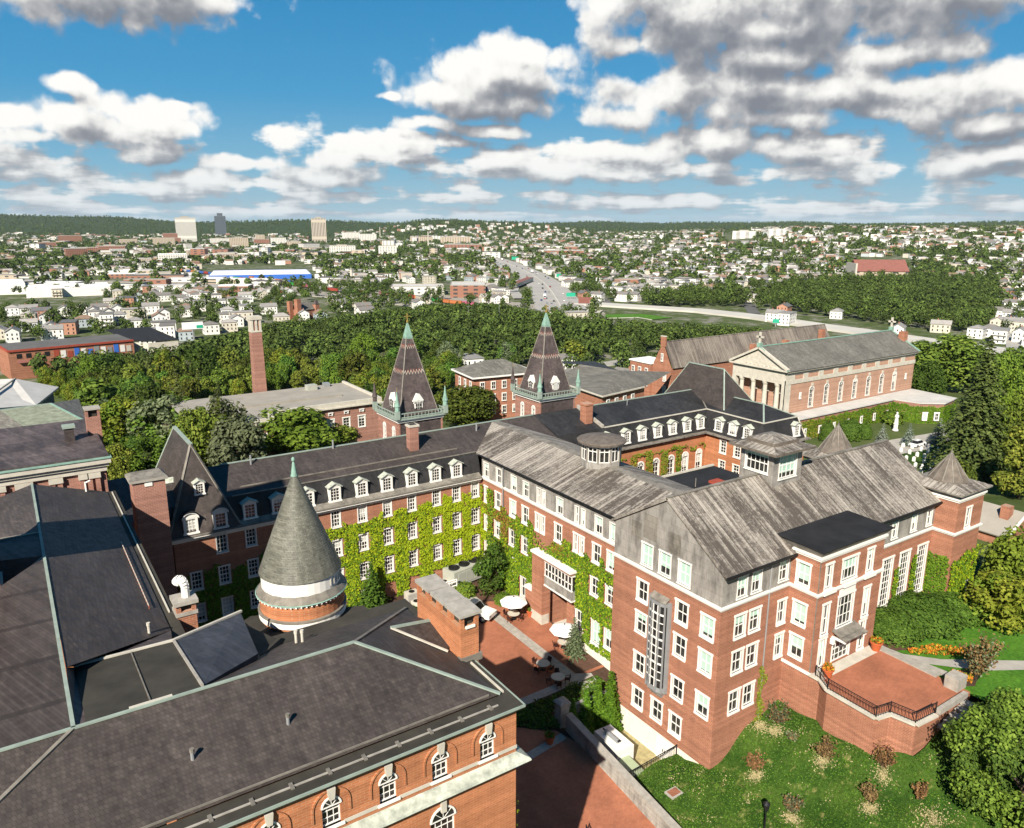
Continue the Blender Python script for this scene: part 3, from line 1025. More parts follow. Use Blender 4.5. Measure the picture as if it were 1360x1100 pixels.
 g.beam((67.4, 39.5, 19.05), (82.0, 39.5, 19.05), 0.2, 0.22, 'black_metal')
 g.build('gutter', t)
 g = MB()
 g.bar((54.6, 40.0, 3.0), (54.6, 40.0, 19.0), 0.07, 'grey_metal')
 g.build('downpipe', t)
 # bay roof
 r = MB()
 k = 0.35
 a = [(57.5, 37.1), (67.3, 37.1), (67.3, 42.2), (57.5, 42.2)]
 o = [(57.35 - k, 37.0 - k), (67.4 + k, 37.0 - k), (67.4 + k, 42.2), (57.35 - k, 42.2)]
 for i in range(4):
  j = (i + 1) % 4
  r.poly([(*a[i], 19.62), (*a[j], 19.62), (*o[j], 20.25), (*o[i], 20.25)], 'grey_panel')
 r.build('bay_fascia', t)
 r = MB()
 r.slab([(o[0][0] - .05, o[0][1] - .05, 20.34), (o[1][0] + .05, o[1][1] - .05, 20.34), (o[2][0] + .05, o[2][1], 20.5), (o[3][0] - .05, o[3][1], 20.5)], 0.1, 'membrane_black')
 r.build('bay_roof', t, label='black flat roof of the projecting bay')
 # canopy over the bay door
 r = MB()
 r.slab([(60.3, 35.6, 11.25), (63.7, 35.6, 11.25), (63.7, 37.1, 11.75), (60.3, 37.1, 11.75)], 0.16, 'lead_sheet')
 r.box(60.35, 60.5, 35.7, 37.1, 10.9, 11.1, 'white_trim')
 r.box(63.5, 63.65, 35.7, 37.1, 10.9, 11.1, 'white_trim')
 r.build('door_canopy', t)
 l = MB()
 l.box(60.15, 60.45, 36.75, 37.1, 10.4, 10.95, 'white_trim')
 l.build('wall_lantern', t)
 # turret roof: flat skirt and ribbed cone
 def spire(cx, cy, hw, z, tip, rad, name):
  s = MB()
  s.prism([(cx - hw, cy - hw), (cx + hw, cy - hw), (cx + hw, cy + hw), (cx - hw, cy + hw)], z, z + 0.55, 'grey_panel', top=False)
  oo = [(cx - hw - .6, cy - hw - .6), (cx + hw + .6, cy - hw - .6), (cx + hw + .6, cy + hw + .6), (cx - hw - .6, cy + hw + .6)]
  ii = [(cx + cos(pi * 1.25 + i * pi / 2) * rad * 1.25, cy + sin(pi * 1.25 + i * pi / 2) * rad * 1.25) for i in range(4)]
  s.prism(oo, z + 0.45, z + 0.62, 'lead_sheet', top=False, bottom=True)
  for i in range(4):
   j = (i + 1) % 4
   s.poly([(*oo[i], z + 0.62), (*oo[j], z + 0.62), (*ii[j], z + 1.15), (*ii[i], z + 1.15)], 'seam_along_y' if i % 2 else 'seam_along_x')
  s.poly([(*q, z + 1.15) for q in ii], 'lead_sheet')
  s.build('turret_roof', t)
  c = MB()
  n = 12
  c.lathe([(rad, z + 1.0), (rad * 0.99, z + 1.2), (0.09, tip)], 'lead_dark', n, (cx, cy), 0.2)
  for i in range(n):
   ang = 2 * pi * i / n + 0.2
   c.beam((cx + cos(ang) * rad, cy + sin(ang) * rad, z + 1.22), (cx + cos(ang) * 0.1, cy + sin(ang) * 0.1, tip), 0.08, 0.08, 'lead_sheet')
  c.bar((cx, cy, tip - 0.1), (cx, cy, tip + 0.7), 0.05, 'flashing', 5, 0.01)
  c.bar((cx, cy, tip), (cx, cy, tip + 0.22), 0.13, 'flashing', 6)
  c.build('spire', t)
 spire(84.65, 40.5, 2.65, 19.9, 23.9, 2.0, 'a')
 spire(84.65, 54.3, 2.65, 19.6, 24.0, 2.1, 'b')
 # square lantern on the ridge
 lx0, lx1, ly0, ly1 = 60.8, 65.2, 45.4, 49.4
 m = MB()
 ll, lf = Wall(lx0, 0, 0, -1), Wall(0, ly0, 1, 0)
 windows(t, ll, m, [(-47.4, 25.2, 2.7, 1.9)], -ly1, -ly0, 22.4, 26.5, 'grey_panel', cols=5, rows=2, casing=0.08, sill=0.1, gl='glass_green')
 windows(t, lf, m, [(63.05, 25.0, 2.6, 2.6)], lx0, lx1, 22.4, 26.5, 'grey_panel', cols=4, rows=4, casing=0.08, sill=0.1, gl='glass_green')
 m.poly([(lx1, ly0, 22.4), (lx1, ly1, 22.4), (lx1, ly1, 26.5), (lx1, ly0, 26.5)], 'grey_panel')
 m.poly([(lx1, ly1, 22.4), (lx0, ly1, 22.4), (lx0, ly1, 26.5), (lx1, ly1, 26.5)], 'grey_panel')
 m.build('lantern', t)
 m = MB()
 m.box(lx0 - .9, lx1 + .9, ly0 - .9, ly1 + .9, 26.45, 26.7, 'lead_dark')
 c = [(lx0 - .9, ly0 - .9), (lx1 + .9, ly0 - .9), (lx1 + .9, ly1 + .9), (lx0 - .9, ly1 + .9)]
 i_ = [(lx0 + .5, ly0 + .5), (lx1 - .5, ly0 + .5), (lx1 - .5, ly1 - .5), (lx0 + .5, ly1 - .5)]
 for a in range(4):
  b = (a + 1) % 4
  m.poly([(*c[a], 26.7), (*c[b], 26.7), (*i_[b], 27.05), (*i_[a], 27.05)], 'seam_along_y' if a % 2 else 'seam_along_x')
 m.box(lx0 + .3, lx1 - .3, ly0 + .3, ly1 - .3, 27.0, 27.35, 'lead_dark')
 c = [(lx0 + .3, ly0 + .3), (lx1 - .3, ly0 + .3), (lx1 - .3, ly1 - .3), (lx0 + .3, ly1 - .3)]
 i_ = [(lx0 + 1.7, ly0 + 1.7), (lx1 - 1.7, ly0 + 1.7), (lx1 - 1.7, ly1 - 1.7), (lx0 + 1.7, ly1 - 1.7)]
 for a in range(4):
  b = (a + 1) % 4
  m.poly([(*c[a], 27.35), (*c[b], 27.35), (*i_[b], 27.75), (*i_[a], 27.75)], 'seam_along_y' if a % 2 else 'seam_along_x')
 m.poly([(*q, 27.75) for q in i_], 'lead_sheet')
 m.build('lantern_roof', t)
 # tall oriel on the gable side
 oy0, oy1, oz0, oz1 = 46.05, 48.25, 4.6, 13.9
 D = 0.72
 m = MB()
 pl = [(GX, oy1), (GX - D * 0.75, oy1 - 0.1), (GX - D, oy1 - 0.6), (GX - D, oy0 + 0.6), (GX - D * 0.75, oy0 + 0.1), (GX, oy0)]
 for i in range(len(pl) - 1):
  a, b = Vector((*pl[i], 0)), Vector((*pl[i + 1], 0))
  n = (b - a).cross(Vector((0, 0, 1))).normalized() * -1
  m.poly([a + Vector((0, 0, oz0)), b + Vector((0, 0, oz0)), b + Vector((0, 0, oz0 + 0.5)), a + Vector((0, 0, oz0 + 0.5))], 'grey_metal')
  m.poly([a + Vector((0, 0, oz1 - .35)), b + Vector((0, 0, oz1 - .35)), b + Vector((0, 0, oz1)), a + Vector((0, 0, oz1))], 'grey_metal')
  m.bar(a + Vector((0, 0, oz0)), a + Vector((0, 0, oz1)), 0.09, 'grey_metal', 4)
 m.box(GX - 0.32, GX, oy1 - 0.02, oy1 + 0.26, oz0, oz1 + .1, 'grey_metal')
 m.box(GX - 0.32, GX, oy0 - 0.26, oy0 + 0.02, oz0, oz1 + .1, 'grey_metal')
 m.poly([(*q, oz1 + .02) for q in pl], 'lead_sheet')
 m.poly([(*q, oz0) for q in reversed(pl)], 'grey_metal')
 m.poly([(*pl[0], oz1 + .45), (*pl[1], oz1 + .03), (*pl[2], oz1 + .03), (*pl[3], oz1 + .03), (*pl[4], oz1 + .03), (*pl[5], oz1 + .45)], 'lead_sheet')
 low = [(q[0] + (GX - q[0]) * 0.75, q[1] + (47.15 - q[1]) * 0.3, oz0 - 0.75) for q in pl]
 for i in range(len(pl) - 1):
  m.poly([low[i], low[i + 1], (*pl[i + 1], oz0), (*pl[i], oz0)], 'grey_metal')
 for k in range(1, 10):
  z = oz0 + 0.5 + (oz1 - oz0 - 0.85) * k / 10
  for i in range(1, len(pl) - 2):
   m.beam((*pl[i], z), (*pl[i + 1], z), 0.07, 0.07 if k % 3 else 0.16, 'white_trim')
 for q in (oy0 + 0.62, (oy0 + oy1) / 2 + 0.28, (oy0 + oy1) / 2 - 0.28, oy1 - 0.62):
  m.beam((GX - D - 0.02, q, oz0 + .5), (GX - D - 0.02, q, oz1 - .35), 0.07, 0.07, 'white_trim', (1, 0, 0))
 og = m.build('oriel', t, label='tall narrow glazed oriel in grey metal')
 m = MB()
 for i in range(len(pl) - 1):
  a, b = pl[i], pl[i + 1]
  a = (a[0] + 0.03, a[1]); b = (b[0] + 0.03, b[1])
  m.poly([(*a, oz0 + .5), (*b, oz0 + .5), (*b, oz1 - .35), (*a, oz1 - .35)], 'glass_dark')
 m.build('pane', og)
 return t

gabled_hall()

# ================================================================== the courtyard wing joining it to the old ivy range
def courtyard_wing():
 t = thing('courtyard_wing', 'long brick wing with grey attic strip, streaked pale seamed roof and round roof cupola', 'building')
 X = 50.0
 wl = Wall(X, 0, 0, -1)
 w, p = MB(), MB()
 narrow = {81.0, 69.5, 68.4, 62.2, 61.1}
 ys = (81.0, 78.1, 74.7, 72.0, 69.5, 68.4, 65.4, 62.2, 61.1, 58.6, 56.2)
 W = lambda y: 0.62 if y in narrow else 1.2
 sp = [(-y, 13.8, W(y), 2.05) for y in ys]
 sp += [(-81.0, 9.9, 0.62, 2.0), (-78.2, 9.9, 1.2, 2.0), (-74.8, 9.9, 1.2, 2.0), (-72.0, 9.9, 1.2, 2.0), (-58.75, 9.9, 1.2, 2.0), (-56.2, 9.9, 1.2, 2.0)]
 sp += [(-81.0, 6.3, 0.62, 2.0), (-72.2, 4.2, 1.2, 2.6), (-78.2, 6.2, 1.2, 2.0), (-74.8, 6.2, 1.2, 2.0), (-61.2, 4.6, 1.2, 2.6), (-58.3, 4.6, 1.3, 2.6), (-56.2, 4.8, 1.2, 2.2)]
 portal = (-64.5, 5.4, 5.0, 9.4)
 wl.build(w, -82.0, -54.0, -0.5, 15.7, sp + [portal], 'brick_red', 0.2)
 for s in sp:
  put_window(t, wl, *s, gl='glass_green', casing=0.14)
 ys2 = (80.9, 77.9, 74.5, 71.9, 69.3, 68.3, 65.2, 62.1, 61.0, 58.4, 56.0)
 sp = [(-y, 17.1, 0.6 if y in (69.3, 68.3, 62.1, 61.0) else 1.15, 1.9) for y in ys2]
 windows(t, wl, p, sp, -82.0, -54.0, 16.05, 19.0, 'grey_panel', gl='glass_green', casing=0.07, sill=0.07)
 w.poly([(62.4, 54, 0), (62.4, 82, 0), (62.4, 82, 19), (62.4, 54, 19)], 'brick_red')
 w.build('wall', t)
 p.build('attic_wall', t)
 c = MB()
 c.box(X - 0.1, X + 0.2, 54.05, 81.9, 15.7, 15.88, 'white_trim')
 c.box(X - 0.22, X + 0.2, 54.05, 81.9, 15.88, 16.05, 'white_trim')
 c.build('cornice', t)
 b = MB()
 b.box(X - 0.05, X, 54.07, 62.6, -1.0, 3.1, 'white_base')
 b.build('plinth', t)
 # entrance: brick porch with stone base under a glazed link
 m = MB()
 y0, y1 = 62.6, 67.8
 m.box(X + 0.2, X + 5.2, y0 - 0.1, y0 + 0.1, 0.5, 9.0, 'brick_red')
 m.box(X + 0.2, X + 5.2, y1 - 0.1, y1 + 0.1, 0.5, 9.0, 'brick_red')
 m.box(X + 5.0, X + 5.2, y0 + 0.1, y1 - 0.1, 0.5, 9.0, 'brick_red')
 m.box(X - 1.0, X + 0.0, 67.0, 69.1, 0.8, 10.4, 'brick_red')
 m.box(X - 1.08, X - 0.02, 66.92, 69.18, 0.8, 3.0, 'stone')
 m.box(X - 1.0, X + 0.0, 61.7, 66.998, 10.15, 10.4, 'brick_red')
 m.box(X - 1.15, X - 0.02, 61.6, 69.25, 10.4, 10.68, 'white_trim')
 m.box(X + 0.6, X + 2.2, 62.7, 64.3, 0.8, 6.9, 'brick_red')
 m.box(X + 0.5, X + 2.3, 62.72, 64.4, 0.8, 1.6, 'stone')
 m.box(X - 0.9, X - 0.02, 69.25, 70.6, 0.8, 5.2, 'brick_red')
 m.box(X - 1.0, X - 0.02, 69.22, 70.7, 5.2, 5.5, 'white_trim')
 m.build('porch', t)
 m = MB()
 m.box(X - 1.7, X + 4.9, y0 - 0.3, y1 + 1.4, 0.4, 1.0, 'stone')
 m.build('porch_step', t)
 m = MB()
 m.box(X - 0.7, X + 0.3, 61.8, 66.99, 7.0, 8.1, 'grey_panel')
 m.box(X - 0.8, X + 0.3, 61.75, 66.99, 6.85, 7.0, 'white_trim')
 m.box(X - 0.8, X + 0.3, 61.75, 66.99, 9.9, 10.15, 'white_trim')
 for i in range(9):
  y = 61.9 + i * 0.625
  m.box(X - 0.7, X - 0.6, y - 0.06, y + 0.06, 8.1, 9.9, 'white_trim')
 m.box(X - 0.7, X - 0.6, 61.8, 66.99, 8.9, 9.0, 'white_trim')
 m.box(X - 0.75, X - 0.55, 61.78, 66.99, 8.1, 8.2, 'white_trim')
 lk = m.build('glazed_link', t)
 m = MB()
 m.box(X - 0.64, X - 0.3, 61.85, 66.98, 8.1, 9.9, 'glass_dark')
 m.build('pane', lk)
 # roof with a flat ridge walk
 r = MB()
 ya, yb = 51.4, 88.6
 r.slab([(49.55, 54.0, 19.05), (55.7, 54.0, 21.05), (55.7, yb, 21.05), (49.55, 82.7, 19.05)], 0.2, 'seam_along_y')
 r.slab([(55.7, 54.0, 21.04), (52.2, 54.0, 19.9), (55.7, ya, 21.04)], 0.15, 'seam_along_y')
 r.slab([(55.7, ya, 21.06), (56.9, ya, 21.06), (56.9, yb, 21.06), (55.7, yb, 21.06)], 0.2, 'lead_sheet')
 r.slab([(56.9, ya, 21.05), (63.0, ya, 19.0), (63.0, 82.5, 19.0), (56.9, yb, 21.05)], 0.2, 'seam_along_y')
 r.build('roof', t)
 g = MB()
 g.beam((49.5, 54.1, 18.98), (49.5, 82.0, 18.98), 0.16, 0.16, 'black_metal')
 g.build('gutter', t)
 g = MB()
 g.bar((49.75, 76.6, 13.5), (49.75, 76.6, 18.9), 0.07, 'grey_metal')
 g.build('downpipe', t)
 # cupola
 cx, cy = 56.6, 66.1
 n = 10
 m = MB()
 m.lathe([(2.35, 19.6), (2.35, 21.5)], 'grey_panel', n, (cx, cy), 0.1, cap=False)
 m.lathe([(2.25, 23.2), (2.4, 23.5)], 'grey_panel', n, (cx, cy), 0.1, cap=False)
 for i in range(n):
  a0, a1 = 2 * pi * i / n + 0.1, 2 * pi * (i + 1) / n + 0.1
  A, B = Vector((cx + cos(a0) * 2.3, cy + sin(a0) * 2.3, 0)), Vector((cx + cos(a1) * 2.3, cy + sin(a1) * 2.3, 0))
  m.bar(A + Vector((0, 0, 21.4)), A + Vector((0, 0, 23.4)), 0.13, 'lead_sheet', 5)
  for f in (0.12, 0.5, 0.88):
   q = A.lerp(B, f)
   m.bar(q + Vector((0, 0, 21.5)), q + Vector((0, 0, 23.3)), 0.055, 'white_trim', 4)
  for z in (21.55, 22.8, 23.25):
   m.beam(A + Vector((0, 0, z)), B + Vector((0, 0, z)), 0.07, 0.09, 'white_trim')
 cu = m.build('cupola', t)
 m = MB()
 m.lathe([(2.2, 21.5), (2.2, 23.3)], 'glass_green', n, (cx, cy), 0.1, cap=False)
 m.build('pane', cu)
 m = MB()
 m.lathe([(2.3, 23.42), (2.85, 23.5), (2.9, 23.72), (2.7, 23.85), (1.4, 24.1), (0.1, 24.2)], 'lead_dark', 16, (cx, cy))
 m.build('cupola_roof', t)
 return t

courtyard_wing()

# a lower flat-roofed block in the inner court
def inner_block():
 t = thing('flat_roof_block', 'low block with black flat roof and small rooflight behind the streaked roofs', 'building')
 m = MB()
 m.box(63.2, 76.0, 54.7, 66.0, 0, 16.85, 'brick_red')
 m.build('wall', t)
 m = MB()
 m.box(63.05, 76.15, 54.55, 66.15, 16.85, 17.1, 'membrane_black')
 m.box(63.0, 76.2, 66.1, 66.4, 16.9, 17.3, 'stone')
 m.build('roof', t)
 m = MB()
 m.box(70.3, 71.9, 60.4, 61.7, 17.1, 17.4, 'tile_red')
 m.build('rooflight', t)
 m = MB()
 m.bar((67.8, 61.5, 17.1), (67.8, 61.5, 18.2), 0.06, 'flashing')
 m.build('vent_pipe', t)

inner_block()

# ================================================================== dormers for the old ranges
def dormer_meshes(kind):
 """local axes: x along the wall, y outward, z up; origin at the foot of the front"""
 m = MB()
 w, h = 0.72, 1.75
 m.box(-w, -w + 0.22, -1.6, 0, 0, h, 'white_trim')
 m.box(w - 0.22, w, -1.6, 0, 0, h, 'white_trim')
 m.box(-w + 0.22, w - 0.22, -0.3, -0.02, h - 0.22, h, 'white_trim')
 m.box(-w - 0.1, w + 0.1, -0.3, 0.08, -0.12, 0.08, 'white_trim')
 for x in (-0.16, 0.16):
  m.box(x - 0.02, x + 0.02, -0.16, -0.1, 0.08, h - 0.22, 'white_trim')
 for z in (0.45, 0.82, 1.18):
  m.box(-w + 0.22, w - 0.22, -0.17, -0.11, z - 0.025, z + 0.025, 'white_trim')
 r = MB()
 if kind == 'gable':
  k, a = w + 0.22, 0.42
  m.poly([(-w - .06, 0.0, h), (w + .06, 0.0, h), (0, 0.0, h + a)], 'white_trim')
  r.slab([(-k, 0.18, h - 0.02), (0, 0.18, h + a + 0.06), (0, -2.4, h + a + 0.06), (-k, -2.4, h - 0.02)], 0.09, 'cornice_worn')
  r.slab([(0, 0.18, h + a + 0.06), (k, 0.18, h - 0.02), (k, -2.4, h - 0.02), (0, -2.4, h + a + 0.06)], 0.09, 'cornice_worn')
 else:
  n = 8
  pts = [(cos(pi * i / n) * (w + 0.16), h - 0.1 + sin(pi * i / n) * 0.62) for i in range(n + 1)]
  m.poly([(x * 0.95, 0.0, z) for x, z in pts], 'white_trim')
  for i in range(n):
   (xa, za), (xb, zb) = pts[i], pts[i + 1]
   r.poly([(xa, 0.16, za), (xb, 0.16, zb), (xb, -2.0, zb), (xa, -2.0, za)], 'slate_black')
   r.poly([(xa * 0.9, 0.161, za - .04), (xb * 0.9, 0.161, zb - .05), (xb, 0.16, zb), (xa, 0.16, za)], 'white_trim')
 g = MB()
 g.poly([(-w + 0.2, -0.15, 0.05), (w - 0.2, -0.15, 0.05), (w - 0.2, -0.15, h - 0.2), (-w + 0.2, -0.15, h - 0.2)], 'glass_dark')
 return m.mesh('dormer'), r.mesh('dormer_roof'), g.mesh('pane')

DORM = {k: dormer_meshes(k) for k in ('gable', 'round')}

def dormer(parent, wall, u, z, out=0.0, kind='gable', s=1.0):
 a, b, c = DORM[kind]
 o = child('dormer', a, parent, wall.matrix(u, z, out) @ Matrix.Diagonal((s, s, s, 1)))
 child('dormer_roof', b, o)
 child('pane', c, o)

def brackets(mb, wall, u0, u1, z, step, mat='white_trim', d=0.5):
 n = int((u1 - u0) / step)
 for i in range(n + 1):
  u = u0 + (u1 - u0) * i / n
  a = [wall.at(u - 0.12, z, 0), wall.at(u + 0.12, z, 0), wall.at(u + 0.12, z, d), wall.at(u - 0.12, z, d)]
  b = [q + Vector((0, 0, 0.3)) for q in a]
  a[2] = a[2] + Vector((0, 0, 0.16)); a[3] = a[3] + Vector((0, 0, 0.16))
  mb.hexa(a + b, mat)

def slope_of(mb, pts, mat):
 mb.poly(pts, mat)

# ================================================================== the long ivy range with its steep pavilion roof
def ivy_range():
 t = thing('ivy_range', 'long dark mansard-roofed brick range with ten dormers and steep pavilion roof at its left end', 'building')
 Y = 82.0
 wl = Wall(0, Y, 1, 0)
 cols = (14.1, 17.0, 20.1, 23.4, 26.7, 29.9, 33.2, 36.45, 39.75, 43.2, 46.1, 48.9)
 w = MB()
 sp = []
 for z in (14.35, 10.7, 6.95, 3.4):
  for x in cols:
   if x == 14.1 and z > 14 or (z < 4 and x > 36):
    continue
   sp.append((x, z, 1.05, 1.95))
 wl.build(w, 12.2, 50.0, 1.0, 15.5, sp, 'brick_red', 0.2)
 for s in sp:
  put_window(t, wl, *s, cols=3, rows=4, casing=0.1, sill=0.14)
 w.poly([(12.2, 95, 1), (12.2, 82, 1), (12.2, 82, 15.5), (12.2, 95, 15.5)], 'brick_red')
 w.poly([(63, 95, 1), (12.2, 95, 1), (12.2, 95, 15.5), (63, 95, 15.5)], 'brick_red')
 w.build('wall', t)
 c = MB()
 c.box(12.0, 49.7, Y - 0.12, Y + 0.1, 15.35, 15.6, 'white_trim')
 brackets(c, wl, 12.4, 49.4, 15.5, 0.72)
 c.box(11.6, 49.6, Y - 0.62, Y + 0.3, 15.8, 15.98, 'white_trim')
 c.box(11.5, 49.55, Y - 0.7, Y + 0.1, 15.98, 16.1, 'flashing')
 c.build('cornice', t)
 g = MB()
 g.poly([(18.6, Y - 0.65, 16.12), (49.6, Y - 0.65, 16.12), (49.6, Y + 0.15, 16.55), (18.6, Y + 0.15, 16.55)], 'lead_sheet')
 g.build('gutter', t)
 r = MB()
 x0, x1 = 12.0, 63.0
 r.poly([(x0, Y + .1, 16.1), (49.9, Y + .1, 16.1), (49.9, 83.0, 19.1), (x0, 83.0, 19.1)], 'slate_black')
 r.poly([(x0, 83.0, 19.1), (56, 83.0, 19.1), (x1, 83.0, 19.1), (x1, 89, 21.0), (x0, 89, 21.0)], 'slate_dark')
 r.poly([(x0, 89, 21.0), (x1, 89, 21.0), (x1, 95.2, 19.0), (x0, 95.2, 19.0)], 'slate_dark')
 r.poly([(x0, 95.2, 19.0), (x1, 95.2, 19.0), (x1, 95.6, 15.5), (x0, 95.6, 15.5)], 'slate_black')
 r.poly([(x0, 82.0, 16.1), (x0, 95.2, 16.1), (x0, 95.2, 19.0), (x0, 89, 21.0), (x0, 83.0, 19.1)], 'slate_black')
 r.build('roof', t)
 k = MB()
 k.beam((19, 89, 21.06), (63, 89, 21.06), 0.3, 0.1, 'copper_pale')
 k.beam((18.7, 83.0, 19.12), (49.9, 83.0, 19.12), 0.16, 0.1, 'flashing')
 k.beam((20, 84.3, 19.58), (47.6, 84.3, 19.58), 0.10, 0.14, 'flashing')
 k.build('ridge_cap', t)
 for x in (20.25, 23.4, 26.8, 30.0, 33.35, 36.6, 39.95, 43.25, 46.3):
  dormer(t, wl, x, 16.55, -0.05)
 # pavilion
 v = MB()
 a = [(11.7, 81.5, 16.1), (19.1, 81.5, 16.1), (19.1, 97, 16.1), (11.7, 97, 16.1)]
 p, q = (15.4, 85.2, 25.0), (15.4, 94.0, 25.0)
 v.poly([a[0], a[1], p], 'slate_dark')
 v.poly([a[3], a[0], p, q], 'slate_dark')
 v.poly([a[1], a[2], q, p], 'slate_dark')
 v.poly([a[2], a[3], q], 'slate_dark')
 v.build('pavilion_roof', t)
 k = MB()
 k.beam(p, q, 0.4, 0.16, 'copper_pale')
 k.beam(a[0], p, 0.24, 0.12, 'flashing')
 k.beam(a[1], p, 0.24, 0.12, 'flashing')
 k.beam(a[3], q, 0.24, 0.12, 'copper_pale')
 k.build('hip_cap', t)
 dormer(t, wl, 14.0, 16.35, 0.42, 'round')
 dormer(t, wl, 17.0, 16.35, 0.42, 'round')
 dormer(t, wl, 15.45, 20.0, -0.92, 'gable', 0.72)
 dormer(t, Wall(11.7, 0, 0, -1), -84.2, 16.4, 0.1, 'round')
 dormer(t, Wall(11.7, 0, 0, -1), -87.5, 19.2, -1.05, 'gable', 0.8)
 # chimney
 m = MB()
 m.box(41.45, 42.65, 85.4, 86.5, 19.6, 23.0, 'brick_pink')
 m.box(41.35, 42.75, 85.3, 86.6, 23.0, 23.25, 'stone')
 m.box(41.6, 42.5, 85.55, 86.35, 23.25, 23.3, 'flat_roof_dark')
 m.build('chimney', t)
 for x, y in ((32.5, 88.7), (22.3, 88.2), (52.5, 87.5)):
  m = MB()
  z = 19.1 + (y - 83) * 0.317
  m.bar((x, y, z - .1), (x, y, z + 1.1), 0.11, 'grey_metal')
  m.build('vent_pipe', t)
 # link block left of the pavilion
 m = MB()
 m.poly([(7.0, 84.0, 17.8), (12.0, 84.0, 17.8), (12.0, 96, 19.2), (7.0, 96, 19.2)], 'slate_black')
 m.poly([(7.0, 84.0, 1), (12.0, 84.0, 1), (12.0, 84.0, 17.8), (7.0, 84.0, 17.8)], 'brick_red')
 m.build('link_roof', t)

ivy_range()

# tall brick chimney stack left of the pavilion
def stack_block():
 t = thing('chimney_stack', 'broad pale brick stack with slate cap left of the steep pavilion roof', 'chimney')
 m = MB()
 m.box(8.85, 11.8, 80.2, 82.8, 1, 23.2, 'brick_pink')
 m.build('shaft', t)
 m = MB()
 m.box(8.55, 12.05, 80.0, 83.0, 23.2, 23.45, 'stone_grey')
 m.poly([(8.55, 80.0, 23.45), (12.05, 80.0, 23.45), (11.6, 82.2, 23.8), (9.0, 82.2, 23.8)], 'lead_sheet')
 m.poly([(12.05, 83.0, 23.45), (8.55, 83.0, 23.45), (9.0, 82.2, 23.8), (11.6, 82.2, 23.8)], 'lead_sheet')
 m.poly([(8.55, 83, 23.45), (8.55, 80, 23.45), (9, 82.2, 23.8)], 'lead_sheet')
 m.poly([(12.05, 80, 23.45), (12.05, 83, 23.45), (11.6, 82.2, 23.8)], 'lead_sheet')
 m.build('cap', t)
 m = MB()
 m.box(9.9, 10.6, 80.12, 80.2, 22.7, 23.2, 'white_trim')
 m.build('plate', t)

stack_block()

